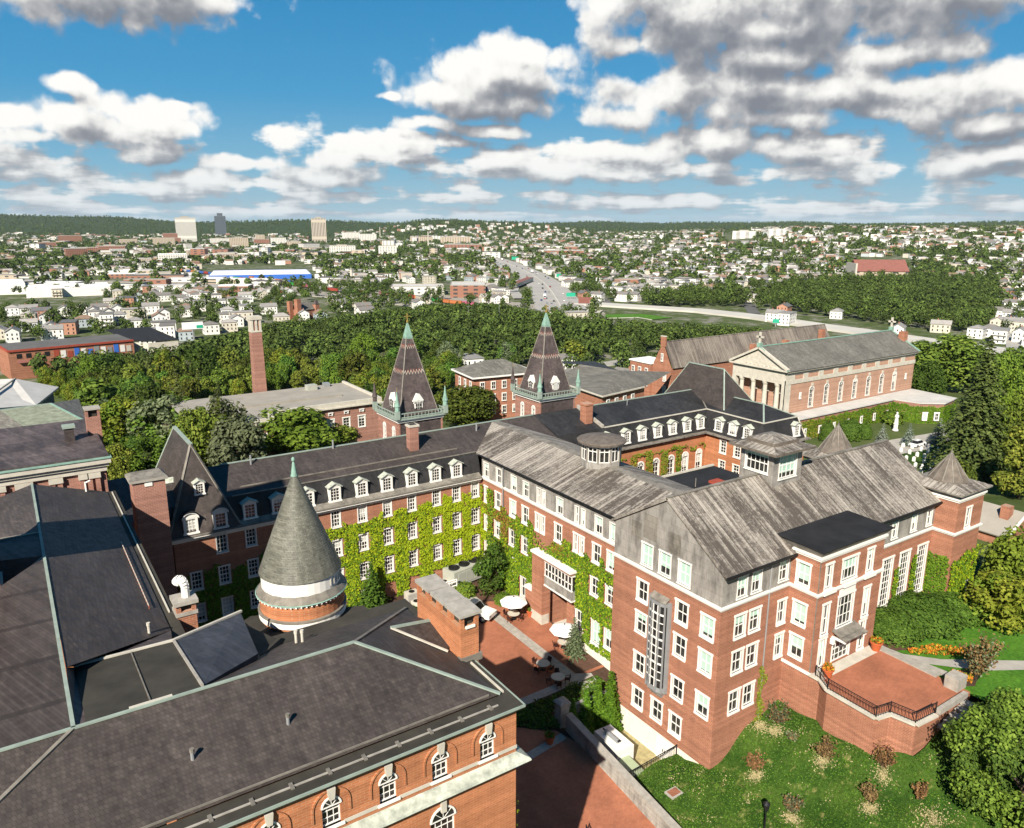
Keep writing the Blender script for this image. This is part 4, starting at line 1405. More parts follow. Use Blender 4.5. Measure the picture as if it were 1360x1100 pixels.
# ================================================================== back range of the inner court
def back_range():
 t = thing('back_range', 'black mansard-roofed range round the inner court with orange brick wall and arched windows', 'building')
 Y, X = 82.0, 92.0
 wf, ws = Wall(0, Y, 1, 0), Wall(X, 0, 0, -1)
 w = MB()
 sp = [(x, 11.0, 1.25, 3.0) for x in (75.0, 78.1, 81.3, 84.5, 87.6, 90.7)]
 wf.build(w, 63.0, X, 1, 15.6, sp, 'brick_orange', 0.2)
 for s in sp:
  put_window(t, wf, *s, cols=2, rows=4, arch=True, casing=0.12)
 sp = [(-y, z, 1.15, 2.0) for y in (78.3, 75.5, 72.9) for z in (14.2, 10.9)]
 windows(t, ws, w, sp, -Y, -70.8, 1, 15.6, 'brick_orange', cols=2, rows=4, casing=0.12)
 we = Wall(0, 70.8, 1, 0)
 we.build(w, X, 102.0, 1, 15.6, [], 'brick_orange')
 w.poly([(102, 70.8, 1), (102, 96, 1), (102, 96, 15.6), (102, 70.8, 15.6)], 'brick_red')
 w.poly([(102, 96, 1), (63, 96, 1), (63, 96, 15.6), (102, 96, 15.6)], 'brick_red')
 w.build('wall', t)
 c = MB()
 brackets(c, wf, 63.4, 91.4, 15.45, 0.75, 'stone_grey')
 brackets(c, ws, -81.4, -71, 15.45, 0.75, 'stone_grey')
 c.box(63, X - 0.65, Y - 0.65, Y + .2, 15.75, 15.95, 'lead_sheet')
 c.box(X - 0.65, X + .2, 70.15, Y + .2, 15.75, 15.952, 'lead_sheet')
 c.box(X + .2, 102.6, 70.15, 71.0, 15.75, 15.95, 'lead_sheet')
 c.build('cornice', t)
 r = MB()
 b = 16.0
 bz, rz = 19.2, 21.0
 r.poly([(63, Y + .1, b), (X, Y + .1, b), (X + 1, 83, bz), (63, 83, bz)], 'slate_black')
 r.poly([(X + .0, Y + .1, b), (X, 70.8, b), (X + 1, 71.8, bz), (X + 1, 83, bz)], 'slate_black')
 r.poly([(X, 70.8, b), (102, 70.8, b), (101, 71.8, bz), (X + 1, 71.8, bz)], 'slate_black')
 r.poly([(102, 70.8, b), (102, 96, b), (101, 95, bz), (101, 71.8, bz)], 'slate_black')
 r.poly([(63, 83, bz), (X + 1, 83, bz), (97, 89, rz), (63, 89, rz)], 'slate_black')
 r.poly([(X + 1, 83, bz), (X + 1, 71.8, bz), (97, 75.2, rz), (97, 89, rz)], 'slate_black')
 r.poly([(X + 1, 71.8, bz), (101, 71.8, bz), (97, 75.2, rz)], 'slate_black')
 r.poly([(101, 71.8, bz), (101, 95, bz), (97, 89, rz), (97, 75.2, rz)], 'slate_black')
 r.poly([(63, 89, rz), (97, 89, rz), (101, 95, bz), (63, 95.2, bz)], 'slate_black')
 r.poly([(63, 95.2, bz), (101, 95, bz), (102, 96, b), (63, 96, b)], 'slate_black')
 r.build('roof', t)
 k = MB()
 k.beam((72, 89, rz + .05), (97, 89, rz + .05), 0.3, 0.1, 'copper_pale')
 k.beam((97, 89, rz + .05), (97, 75.2, rz + .05), 0.3, 0.1, 'copper_pale')
 k.beam((X + 1, 71.8, bz + .05), (97, 75.2, rz + .05), 0.25, 0.1, 'copper_pale')
 k.beam((101, 71.8, bz + .05), (97, 75.2, rz + .05), 0.25, 0.1, 'copper_pale')
 k.beam((71.6, 83, bz + .04), (X + 1, 83, bz + .04), 0.2, 0.14, 'stone')
 k.beam((X + 1, 83, bz + .04), (X + 1, 71.8, bz + .04), 0.2, 0.14, 'stone')
 k.beam((X + 1, 71.8, bz + .04), (101, 71.8, bz + .04), 0.2, 0.14, 'stone')
 k.beam((102, 70.8, b), (101, 71.8, bz), 0.3, 0.14, 'stone')
 k.beam((X + 1, 83, bz + .03), (97, 89, rz + .03), 0.2, 0.08, 'flashing')
 k.build('ridge_cap', t)
 for x in (71.6, 75.2, 78.4, 81.6, 84.75, 87.9, 90.9):
  dormer(t, wf, x, 16.5, -0.05)
 for y in (79.6, 76.8, 74.0):
  dormer(t, ws, -y, 16.5, -0.05)
 dormer(t, we, 99.9, 16.5, -0.05)
 # fire wall with chimney between the two roofs
 m = MB()
 m.hexa([(71.1, 83.0, 18.6), (71.5, 83.0, 18.6), (71.5, 89, 20.6), (71.1, 89, 20.6), (71.1, 83.0, 19.6), (71.5, 83.0, 19.6), (71.5, 89, 21.5), (71.1, 89, 21.5)], 'stone_grey')
 m.build('parapet', t)
 m = MB()
 m.box(69.3, 70.6, 84.6, 85.9, 19.0, 22.4, 'brick_red')
 m.box(69.2, 70.7, 84.5, 86.0, 22.4, 22.65, 'brick_red')
 m.build('chimney', t)
 # steep hip behind the corner
 v = MB()
 a = [(93.6, 80.0, 19.5), (101.2, 80.0, 19.5), (101.2, 96.5, 16), (93.6, 96.5, 16)]
 p, q = (97.2, 83.6, 25.2), (97.2, 91.3, 25.2)
 for f in ([a[0], a[1], p], [a[3], a[0], p, q], [a[1], a[2], q, p], [a[2], a[3], q]):
  v.poly(f, 'slate_dark')
 v.build('steep_roof', t)
 k = MB()
 k.beam(p, q, 0.34, 0.14, 'copper_pale')
 for s, e in ((a[0], p), (a[1], p), (a[3], q)):
  k.beam(s, e, 0.2, 0.1, 'copper_pale')
 k.build('hip_cap', t)
 m = MB()
 m.bar((80, 87.6, 20.5), (80, 87.6, 21.6), 0.06, 'grey_metal')
 m.build('vent_pipe', t)

back_range()

# ================================================================== twin spired towers
def spire_tower(cx, cy, label):
 t = thing('spire_tower', label, 'tower', (cx, cy, 0), group='twin spired towers')
 hw = 3.25
 z0, zf, tip = -2.0, 22.3, 34.9
 w = MB()
 f, s = Wall(0, -hw, 1, 0), Wall(-hw, 0, 0, -1)
 e, b = Wall(hw, 0, 0, 1), Wall(0, hw, -1, 0)
 sp = [(u, 19.6, 0.75, 1.9) for u in (-1.5, 1.5)]
 s.build(w, -hw, hw, z0, zf, sp, 'brick_pink', 0.2)
 for q in sp:
  put_window(t, s, *q, cols=2, rows=3, arch=True, casing=0.1)
 f.build(w, -hw, hw, z0, zf, [], 'slate_brown')
 e.build(w, -hw, hw, z0, zf, [], 'brick_pink')
 b.build(w, -hw, hw, z0, zf, [], 'brick_pink')
 for x, y in ((-hw, -hw), (hw, -hw), (-hw, hw), (hw, hw)):
  w.box(x - 0.12, x + 0.12, y - 0.12, y + 0.12, z0, zf, 'brick_pink')
 w.build('wall', t)
 c = MB()
 c.box(-hw - .25, hw + .25, -hw - .25, hw + .25, zf - 0.45, zf - 0.05, 'white_trim')
 c.box(-hw - .55, hw + .55, -hw - .55, hw + .55, zf - 0.05, zf + 0.15, 'copper_pale')
 c.build('cornice', t)
 r = MB()
 for k in range(4):
  a = pi / 2 * k
  R = Matrix.Rotation(a, 3, 'Z')
  o = hw + 0.4
  for zz in (zf + 0.3, zf + 0.85):
   r.beam(R @ Vector((-o, -o, zz)), R @ Vector((o, -o, zz)), 0.10, 0.12, 'copper_pale')
  for i in range(15):
   u = -o + 2 * o * i / 14
   p = R @ Vector((u, -o, 0))
   r.bar(p + Vector((0, 0, zf + .15)), p + Vector((0, 0, zf + 0.85)), 0.05, 'copper_pale', 4)
  p = R @ Vector((-o, -o, 0))
  r.box(p.x - .28, p.x + .28, p.y - .28, p.y + .28, zf + .15, zf + 1.3, 'copper_pale')
 r.build('balustrade', t)
 for k in range(4):
  a = pi / 2 * k
  p = Matrix.Rotation(a, 3, 'Z') @ Vector((-hw - .4, -hw - .4, 0))
  m = MB()
  m.lathe([(0.32, zf + 1.3), (0.32, zf + 1.9), (0.42, zf + 1.95), (0.2, zf + 2.8), (0.05, zf + 4.0)], 'copper' if k in (0, 1) else 'slate_brown', 8, (p.x, p.y))
  m.bar((p.x, p.y, zf + 3.9), (p.x, p.y, zf + 4.5), 0.04, 'gold', 4)
  m.build('pinnacle', t)
 # slate pyramid with patterned bands
 n = MB()
 prof = [(2.95, zf + 0.3), (0.55, tip - 1.9)]
 zs = [zf + 0.3, zf + 5.55, zf + 6.55, zf + 8.95, zf + 9.85, tip - 1.9]
 rad = lambda z: 2.95 + (0.42 - 2.95) * (z - zf - 0.3) / (tip - 1.9 - zf - 0.3)
 for i in range(5):
  a, b_ = rad(zs[i]), rad(zs[i + 1])
  mt = 'slate_brown'
  for k in range(4):
   R = Matrix.Rotation(pi / 2 * k, 3, 'Z')
   n.poly([R @ Vector((-a, -a, zs[i])), R @ Vector((a, -a, zs[i])), R @ Vector((b_, -b_, zs[i + 1])), R @ Vector((-b_, -b_, zs[i + 1]))], mt)
   if i in (1, 3):       # zigzag of pale and red slates let into the band
    h = zs[i + 1] - zs[i]
    cnt = 7 if i == 1 else 5
    for j in range(cnt):
     for (u0, um, u1, za, zb, mm) in ((j, j + .5, j + 1, 0.12, 0.62, 'stone'), (j + .5, j + 1, j + 1.5, 0.88, 0.38, 'tile_red')):
      if u1 > cnt:
       continue
      pts = []
      for u, fz in ((u0, za), (um, zb), (u1, za), (u1, za + (0.18 if zb > za else -0.18)), (um, zb + (0.18 if zb > za else -0.18)), (u0, za + (0.18 if zb > za else -0.18))):
       z = zs[i] + h * fz
       rr = rad(z) * 1.0 + 0.02
       pts.append(R @ Vector(((-1 + 2 * u / cnt) * rr * 0.97, -rr, z)))
      for tri in ((0, 1, 4, 5), (1, 2, 3, 4)):
       n.poly([pts[q] for q in tri], mm)
 n.build('spire', t)
 k = MB()
 a, b_ = rad(tip - 1.9) + 0.08, 0.10
 k.lathe([(a * 1.414, tip - 2.2), (a * 1.414, tip - 1.9), (b_, tip)], 'copper', 4, (0, 0), pi / 4)
 for i in range(4):
  R = Matrix.Rotation(pi / 2 * i, 3, 'Z')
  k.beam(R @ Vector((-2.95, -2.95, zf + .3)), R @ Vector((-rad(tip - 2), -rad(tip - 2), tip - 2)), 0.14, 0.1, 'flashing')
 k.build('spire_cap', t)
 x = MB()
 x.bar((0, 0, tip - .1), (0, 0, tip + 1.25), 0.07, 'gold', 5)
 x.beam((-.45, 0, tip + 0.85), (.45, 0, tip + 0.85), 0.12, 0.12, 'gold')
 x.bar((0, 0, tip), (0, 0, tip + .25), 0.17, 'gold', 6)
 x.build('cross', t)
 for k in range(4):            # white dormers on each face
  R = Matrix.Rotation(pi / 2 * k, 4, 'Z')
  d = MB()
  w_, h_ = 0.62, 1.5
  d.box(-w_, -w_ + .2, -2.75, -1.9, zf + .3, zf + .3 + h_ + .2, 'white_trim')
  d.box(w_ - .2, w_, -2.75, -1.9, zf + .3, zf + .3 + h_ + .2, 'white_trim')
  zc = zf + .3 + h_
  n_ = 8
  for i in range(n_):
   a0, a1 = pi * i / n_, pi * (i + 1) / n_
   d.hexa([(cos(a0) * .42, -2.75, zc + sin(a0) * .42), (cos(a1) * .42, -2.75, zc + sin(a1) * .42), (cos(a1) * .72, -2.75, zc + sin(a1) * .72), (cos(a0) * .72, -2.75, zc + sin(a0) * .72),
     (cos(a0) * .42, -1.6, zc + sin(a0) * .42), (cos(a1) * .42, -1.6, zc + sin(a1) * .42), (cos(a1) * .72, -1.6, zc + sin(a1) * .72), (cos(a0) * .72, -1.6, zc + sin(a0) * .72)], 'white_trim')
  d.poly([(-.85, -2.78, zc + .3), (.85, -2.78, zc + .3), (0.12, -2.78, zc + 1.35), (-0.12, -2.78, zc + 1.35)], 'white_trim')
  d.poly([(-.85, -2.78, zc + .3), (-0.12, -2.78, zc + 1.35), (-0.1, -1.3, zc + 1.35), (-.85, -1.9, zc + .3)], 'white_trim')
  d.poly([(.85, -2.78, zc + .3), (.85, -1.9, zc + .3), (0.1, -1.3, zc + 1.35), (0.12, -2.78, zc + 1.35)], 'white_trim')
  for x_ in (-.14, .14):
   d.box(x_ - .02, x_ + .02, -2.8, -2.74, zf + .3, zc + .3, 'white_trim')
  for z_ in (.5, 1.0, 1.5):
   d.box(-.42, .42, -2.8, -2.74, zf + .3 + z_ - .02, zf + .3 + z_ + .02, 'white_trim')
  o = d.build('dormer', t)
  o.matrix_local = R
  g = MB()
  g.poly([(-.44, -2.79, zf + .3), (.44, -2.79, zf + .3), (.44, -2.79, zc)] + [(cos(pi * i / 8) * .44, -2.79, zc + sin(pi * i / 8) * .44) for i in range(1, 8)] + [(-.44, -2.79, zc)], 'glass_dark')
  pn = g.build('pane', o)
 return t

spire_tower(46.5, 95.6, 'left of the twin slate spires with green copper balustrade, nearer the brick smokestack')
spire_tower(69.9, 95.5, 'right of the twin slate spires with green copper balustrade, beside the red hip-roofed house')

# ================================================================== front building with the big hipped slate roof
def front_building():
 t = thing('front_building', 'nearest building with big dark slate hip roofs, copper ridges and orange brick arched-window wall', 'building')
 zE, zR = 22.0, 24.5
 w = MB()
 FY, RX = 31.35, 21.25
 wf = Wall(0, FY, 1, 0)
 cols = [1.4, 4.4, 7.4, 10.4, 13.4, 16.4, 19.35]
 sp = [(x, 19.95, 0.95, 1.15) for x in cols]
 wf.build(w, -6, RX, -6, 21.85, sp + [(16.5, 15.6, 1.5, 2.4), (10.4, 15.6, 1.5, 2.4)], 'brick_orange', 0.25)
 for s in sp:
  put_window(t, wf, *s, cols=3, rows=3, arch=True, casing=0, sill=0.12, depth=0.25)
 for x in (16.5, 10.4):
  put_window(t, wf, x, 15.6, 1.5, 2.4, cols=4, rows=4, arch=True, casing=0, sill=0.12, depth=0.25)
 w.poly([(RX, FY, -6), (RX, 46, -6), (RX, 46, 21.85), (RX, FY, 21.85)], 'brick_orange')
 w.poly([(RX, 46, -6), (6.5, 46, -6), (6.5, 46, 21.85), (RX, 46, 21.85)], 'brick_orange')
 w.poly([(6.4, 46, -2), (6.4, 82, -2), (6.4, 82, 21.8), (6.4, 46, 21.8)], 'brick_orange')
 w.poly([(6.4, 82.0, -2), (-6, 82.0, -2), (-6, 82.0, 21.8), (6.4, 82.0, 21.8)], 'brick_orange')
 w.build('wall', t)
 # brick label arches, keystones and stone bands
 for x in cols:
  k = MB()
  zc = 20.52
  n = 12
  for i in range(n):
   a0, a1 = pi * i / n, pi * (i + 1) / n
   k.hexa([(x + cos(a) * r, FY - d, zc + sin(a) * r) for d in (0.0, 0.07) for a, r in ((a0, 0.9), (a1, 0.9), (a1, 1.0), (a0, 1.0))], 'brick_orange')
  for sx in (-1, 1):
   k.box(x + sx * 0.9, x + sx * 1.0, FY - 0.07, FY, 19.9, zc, 'brick_orange')
  k.build('label_arch', t)
  k = MB()
  k.hexa([(x - 0.13, FY - 0.24, 20.98), (x + 0.13, FY - 0.24, 20.98), (x + 0.13, FY, 20.98), (x - 0.13, FY, 20.98),
    (x - 0.2, FY - 0.24, 21.6), (x + 0.2, FY - 0.24, 21.6), (x + 0.2, FY, 21.6), (x - 0.2, FY, 21.6)], 'stone')
  k.build('keystone', t)
 xs = [-6] + cols + [RX + 0.04]
 for a, b in zip(xs[:-1], xs[1:]):
  k = MB()
  k.box(a + (0.62 if a > -6 else 0), b - (0.62 if b < RX else 0), FY - 0.04, FY, 19.22, 19.42, 'stone')
  k.build('stone_band', t)
 for x in (16.5, 10.4):
  k = MB()
  k.box(x - 0.15, x + 0.15, FY - 0.2, FY, 17.3, 18.0, 'stone')
  k.build('keystone', t)
 c = MB()
 c.hexa([(-6, FY - 0.65, 18.55), (RX + .65, FY - 0.65, 18.55), (RX + .05, FY, 18.55), (-6, FY, 18.55),
   (-6, FY - 0.6, 18.68), (RX + .6, FY - 0.6, 18.68), (RX, FY, 18.98), (-6, FY, 18.98)], 'cornice_worn')
 c.hexa([(RX, FY, 18.552), (RX + .65, FY - 0.65, 18.552), (RX + .65, 46, 18.552), (RX, 46, 18.552),
   (RX, FY, 18.98), (RX + .6, FY - 0.6, 18.68), (RX + .6, 46, 18.68), (RX, 46, 18.98)], 'cornice_worn')
 c.box(-6, RX + .15, FY - 0.3, FY, 18.2, 18.55, 'white_trim')
 brackets(c, wf, -5.5, RX + 0.1, 18.25, 0.55, 'white_trim', 0.5)
 c.build('cornice', t)
 # roof
 r = MB()
 A, B = (14.7, 38.4, zR), (0.45, 38.4, zR)
 hf, hr = (20.9, 32.45, 22.16), (20.9, 44.5, 22.16)
 lv = (-7.5, 32.45, 22.16)
 r.poly([lv, hf, A, B], 'slate_dark')
 r.poly([hf, hr, A], 'slate_dark')
 r.poly([A, hr, (6.75, 44.5, 22.16), B], 'slate_dark')
 r.poly([B, (-16, 38.4, zR), (-16, 32.45, 22.16), lv], 'slate_dark')
 # left range, ridge running away from the camera
 C = (0.6, 80.9, zR)
 r.poly([(0.6, 44.6, zR), (6.75, 50.2, 22.16), (6.75, 82.3, 22.16), C], 'slate_dark')
 r.poly([(0.6, 44.6, zR), (1.05, 46.4, 23.45), (6.25, 46.3, 23.4), (6.75, 50.2, 22.16)], 'slate_brown')
 r.poly([B, (1.0, 38.5, 24.4), (1.05, 46.4, 23.4), (0.6, 44.6, zR)], 'slate_brown')
 r.poly([C, (-6.2, 82.3, 22.1), (-6.2, 74.5, 22.1), (0.62, 67.2, zR - .01), ], 'slate_dark')
 r.poly([(0.62, 62.0, zR - .01), (-6.2, 55.5, 22.1), (-16, 38.4, zR), B], 'slate_dark')
 r.poly([C, (6.75, 82.3, 22.16), (-6.2, 82.3, 22.1)], 'slate_dark')
 r.poly([(0.61, 67.2, zR - .005), (-6.2, 74.5, 22.1), (-16, 74.5, 22.1), (-16, 67.2, zR - .2)], 'slate_dark')
 r.poly([(0.61, 67.2, zR - .005), (-16, 67.2, zR - .2), (-16, 60.0, 22.1), (-2, 60.0, 22.1), (0.61, 62.0, zR)], 'slate_dark')
 r.build('roof', t)
 # flat lead gutters round the edge
 g = MB()
 def flat(pts, z):
  g.slab([(x, y, z) for x, y in pts], 0.2, 'flat_roof_dark')
 flat([(-16, 31.0), (21.55, 31.0), (20.85, 32.5), (-16, 32.5)], 22.05)
 flat([(21.55, 31.0), (21.55, 46.0), (20.85, 44.55), (20.85, 32.5)], 22.052)
 flat([(21.55, 46.0), (6.7, 46.0), (6.7, 44.4), (20.85, 44.4)], 22.054)
 flat([(6.7, 46.0), (7.5, 46.0), (7.5, 82.6), (6.7, 82.6)], 22.056)
 g.beam((-6, 31.75, 22.08), (20.3, 31.75, 22.08), 0.09, 0.06, 'stone_grey')
 g.beam((21.2, 32.6, 22.12), (21.2, 36.2, 22.12), 0.09, 0.12, 'stone')
 g.beam((7.15, 53, 22.12), (7.15, 82, 22.12), 0.09, 0.12, 'stone')
 for i in range(9):
  x = 5 + i * 1.85
  g.box(x - .09, x + .09, 31.55, 32.0, 22.06, 22.13, 'flashing')
 g.beam((-10, 32.55, 22.3), (20.2, 32.55, 22.3), 0.07, 0.1, 'flashing')
 g.build('gutter', t)
 e = MB()
 e.beam((-16, 30.98, 22.02), (21.6, 30.98, 22.02), 0.08, 0.14, 'copper_pale')
 e.beam((21.58, 30.98, 22.02), (21.58, 36.3, 22.02), 0.08, 0.14, 'copper_pale')
 e.build('eave_edge', t)
 k = MB()
 kk = lambda a, b, m='copper_pale', w_=0.19: k.beam(Vector(a) + Vector((0, 0, .04)), Vector(b) + Vector((0, 0, .04)), w_, 0.09, m)
 kk(B, A)
 kk(A, hf)
 kk(A, hr, 'flashing', 0.2)
 kk(B, C)
 kk(B, lv, 'flashing', 0.2)
 kk(B, (-16, 38.4, zR))
 kk((0.6, 67.2, zR), (-16, 67.2, zR - .2), 'copper_pale', 0.12)
 kk((0.6, 67.2, zR), (-6.2, 74.5, 22.1), 'flashing', 0.1)
 kk((0.62, 62.0, zR), (-6.2, 55.5, 22.1), 'copper_pale', 0.14)
 k.build('ridge_cap', t)
 # bare sheet panel and slate-blue saddle on the rear slope
 def rear(x, y, dz=0.03):
  return (x, y, zR - (y - 38.4) * (zR - 22.16) / 6.1 + dz)
 m = MB()
 m.slab([(1.0, 38.6, 24.47), (6.35, 38.6, 24.47), (6.25, 46.2, 23.45), (1.05, 46.4, 23.45)], 0.9, 'flat_roof_dark')
 m.build('sheet_panel', t, label='bare brown-black sheet panel behind the ridge')
 m = MB()
 m.beam((6.4, 38.7, 24.52), (6.3, 46.2, 23.5), 0.14, 0.12, 'stone_grey')
 m.beam((1.0, 46.4, 23.5), (6.25, 46.3, 23.48), 0.16, 0.14, 'stone')
 m.beam((6.25, 46.3, 23.48), (10.9, 48.6, 23.05), 0.16, 0.14, 'stone')
 m.beam((2.9, 38.55, 24.56), (4.9, 38.55, 24.56), 0.16, 0.12, 'stone')
 m.beam((3.9, 38.7, 24.5), (3.95, 46.2, 23.5), 0.06, 0.06, 'flashing')
 m.build('flashing', t)
 m = MB()
 m.slab([(6.4, 38.7, 24.5), (10.1, 41.8, 23.6), (10.8, 48.4, 23.02), (6.25, 46.25, 23.45)], 1.1, 'slate_blue')
 m.build('saddle_roof', t)
 m = MB()
 m.slab([(10.1, 42.2, 23.0), (12.4, 45.0, 22.35), (12.3, 49.2, 20.5), (10.8, 48.5, 22.5)], 0.3, 'flat_roof_dark')
 m.slab([(9.5, 45.5, 20.2), (20.5, 45.5, 20.2), (20.0, 50.0, 20.2), (12.5, 53.0, 20.2), (9.5, 51, 20.2)], 0.3, 'flat_roof_dark')
 m.build('valley_deck', t)
 # small cross roof on the hip end beside the chimney
 m = MB()
 m.poly([(18.0, 40.6, 23.35), (20.95, 40.7, 22.95), (20.95, 38.2, 22.4), (20.2, 37.6, 22.45)], 'slate_dark')
 m.poly([(18.0, 40.6, 23.35), (20.4, 43.2, 22.4), (20.95, 42.6, 22.4), (20.95, 40.7, 22.95)], 'slate_dark')
 m.beam((18.0, 40.6, 23.4), (20.95, 40.7, 23.0), 0.24, 0.1, 'copper_pale')
 m.beam((18.0, 40.6, 23.38), (20.4, 37.6, 22.45), 0.14, 0.08, 'stone')
 m.build('cross_roof', t)
 for x, y in ((5.0, 34.9), (9.65, 35.0)):
  m = MB()
  z = zR - (38.4 - y) * 0.393
  m.bar((x, y, z - .1), (x, y, z + 0.55), 0.09, 'grey_metal', 8)
  m.bar((x, y, z + .42), (x, y, z + .58), 0.12, 'flashing', 8)
  m.build('vent_pipe', t)
 for x, y, z in ((12.9, 43.6, 22.55), (13.2, 43.3, 22.65), (5.4, 49.6, 22.6)):
  m = MB()
  m.bar((x, y, z - .1), (x, y, z + 0.75), 0.09, 'stone', 8)
  m.bar((x, y, z + .6), (x, y, z + .8), 0.12, 'stone', 8)
  m.build('vent_pipe', t)
 m = MB()                    # snow guard rail on the left range
 for i in range(22):
  y = 53.5 + i * 0.62
  m.bar((6.0, y, 22.42), (6.0, y, 22.72), 0.025, 'terracotta', 4)
 m.beam((6.0, 53.5, 22.66), (6.0, 66.5, 22.66), 0.05, 0.05, 'stone')
 m.build('snow_guard', t)
 m = MB()
 m.bar((4.9, 81.2, 22.7), (4.9, 81.2, 23.8), 0.08, 'white_trim', 6)
 m.bar((4.9, 81.2, 23.75), (5.35, 81.2, 23.9), 0.08, 'white_trim', 6)
 m.build('vent_pipe', t)

front_building()

def wide_chimney():
 t = thing('wide_chimney', 'long orange brick chimney with three grey capstones at the edge of the slate hip roof', 'chimney')
 x0, x1, y0, y1 = 20.75, 22.0, 36.6, 42.4
 z1 = 24.3
 m = MB()
 m.box(x0, x1, y0, y1, 20, z1, 'brick_orange')
 n = 4
 for i in range(n + 1):
  y = y0 + (y1 - y0) * i / n
  a, b = max(y0, y - .22), min(y1, y + .22)
  m.box(x0, x0 + .25, a, b, z1, z1 + .75, 'brick_orange')
  m.box(x1 - .25, x1, a, b, z1, z1 + .75, 'brick_orange')
 m.box(x0 + .3, x1 - .3, y0 + .3, y1 - .3, z1, z1 + .7, 'flat_roof_dark')
 m.build('shaft', t)
 for i in range(3):
  m = MB()
  a, b = y0 - .15 + i * 2.03, y0 - .15 + (i + 1) * 2.03 - .16 - .1 * (i % 2)
  m.hexa([(x0 - .15, a, z1 + .75), (x1 + .15, a, z1 + .75), (x1 + .15, b, z1 + .75), (x0 - .15, b, z1 + .75),
    (x0 - .15, a, z1 + .9), (x1 + .15, a, z1 + .9), (x1 + .15, b, z1 + .98), (x0 - .15, b, z1 + .98)], 'stone_grey')
  m.build('capstone', t)
 m = MB()
 m.box(x0 + .3, x1 - .3, y0 - .12, y0, z1 - .05, z1 + .1, 'white_trim')
 m.box(x0 - .05, x1 + .2, y0 - .1, y0 + .3, 21.9, 22.35, 'flashing')
 m.build('sill', t)

wide_chimney()

def cowl_chimney():
 t = thing('cowl_chimney', 'short brick and stone chimney topped by a white curved cowl beside the dark light-well', 'chimney')
 x, y = 8.05, 52.3
 m = MB()
 m.box(x - .62, x + .62, y - .62, y + .62, 19, 22.5, 'brick_red')
 m.box(x - .7, x + .7, y - .7, y + .7, 22.2, 22.45, 'stone_grey')
 for sx in (-1, 1):
  for sy in (-1, 1):
   m.box(x + sx * .62, x + sx * .34, y + sy * .62, y + sy * .34, 22.5, 23.0, 'brick_red')
 m.box(x - .38, x + .38, y - .38, y + .38, 22.45, 22.95, 'flat_roof_dark')
 m.build('shaft', t)
 m = MB()
 m.box(x - .78, x + .78, y - .78, y + .78, 23.0, 23.28, 'stone_grey')
 m.build('cap', t)
 m = MB()
 prev = None
 ang0 = radians(120)
 pts = []
 for i in range(9):
  a = i / 8 * pi * 0.85
  pts.append((0.38 * (1 - cos(a)), 0.62 + 0.48 * sin(a)))
 c0 = Vector((x + .15, y, 23.28))
 m.bar(c0, c0 + Vector((0, 0, .62)), 0.27, 'white_trim', 10)
 dr = Vector((cos(ang0), sin(ang0), 0))
 for i in range(8):
  a = c0 + dr * (pts[i][0]) + Vector((0, 0, pts[i][1] + .05))
  b = c0 + dr * (pts[i + 1][0]) + Vector((0, 0, pts[i + 1][1] + .05))
  m.bar(a, b, 0.27 + i * .012, 'white_trim', 10, 0.28 + i * .012, cap=(i == 7))
 m.build('cowl', t)

cowl_chimney()

def cone_turret():
 t = thing('cone_turret', 'round turret with tall grey-green slate cone, white band and orange brick drum', 'tower', (15.95, 51.6, 0))
 n = 40
 m = MB()
 m.lathe([(3.0, 0), (3.0, 22.2)], 'brick_orange', n, cap=False)
 m.build('drum', t, smooth=False)
 m = MB()
 m.lathe([(3.06, 20.35), (3.12, 20.4), (3.12, 20.75), (3.06, 20.8)], 'white_trim', n, cap=False)
 m.lathe([(3.05, 20.8), (3.16, 20.82), (3.16, 20.95), (3.02, 21.0)], 'flashing', n, cap=False)
 m.build('base_band', t)
 m = MB()
 m.lathe([(3.0, 22.0), (3.1, 22.05), (3.1, 22.15)], 'white_trim', n, cap=False)
 for i in range(56):
  a = 2 * pi * i / 56
  m.box(0, 0, 0, 0, 0, 0, 'white_trim') if False else m.bar((cos(a) * 3.0, sin(a) * 3.0, 22.02), (cos(a) * 3.2, sin(a) * 3.2, 22.1), 0.06, 'white_trim', 4)
 m.lathe([(3.16, 22.12), (3.26, 22.2), (3.2, 22.26)], 'copper', n, cap=False)
 m.lathe([(3.2, 22.26), (2.8, 22.75)], 'flashing', 20, cap=False)
 m.build('eave', t)
 m = MB()
 m.lathe([(2.76, 22.6), (2.8, 22.66), (2.8, 23.75), (2.74, 23.8)], 'white_trim', n, cap=False)
 bd = m.build('white_band', t)
 m = MB()
 for i in range(9):            # louvred openings on the right of the band
  a = radians(-62 + i * 7.2)
  c = Vector((cos(a) * 2.815, sin(a) * 2.815, 0))
  m.bar(c + Vector((0, 0, 22.95)), c + Vector((0, 0, 23.5)), 0.05, 'stone', 4)
 m.build('louvre', bd)
 m = MB()
 prof = [(2.92, 23.72), (2.86, 23.9)]
 steps = 46
 for i in range(steps + 1):
  f = i / steps
  r = 2.72 * (1 - f) + 0.13
  z = 23.9 + f * 7.0
  prof.append((r + 0.016, z))
  prof.append((r, z + 0.02))
 m.lathe(prof, 'slate_green', 48)
 m.build('cone', t)
 m = MB()
 m.lathe([(0.26, 30.7), (0.22, 30.85), (0.1, 31.6), (0.06, 31.75), (0.13, 31.85), (0.12, 32.0), (0.02, 32.1)], 'copper', 12)
 m.build('finial', t)

cone_turret()

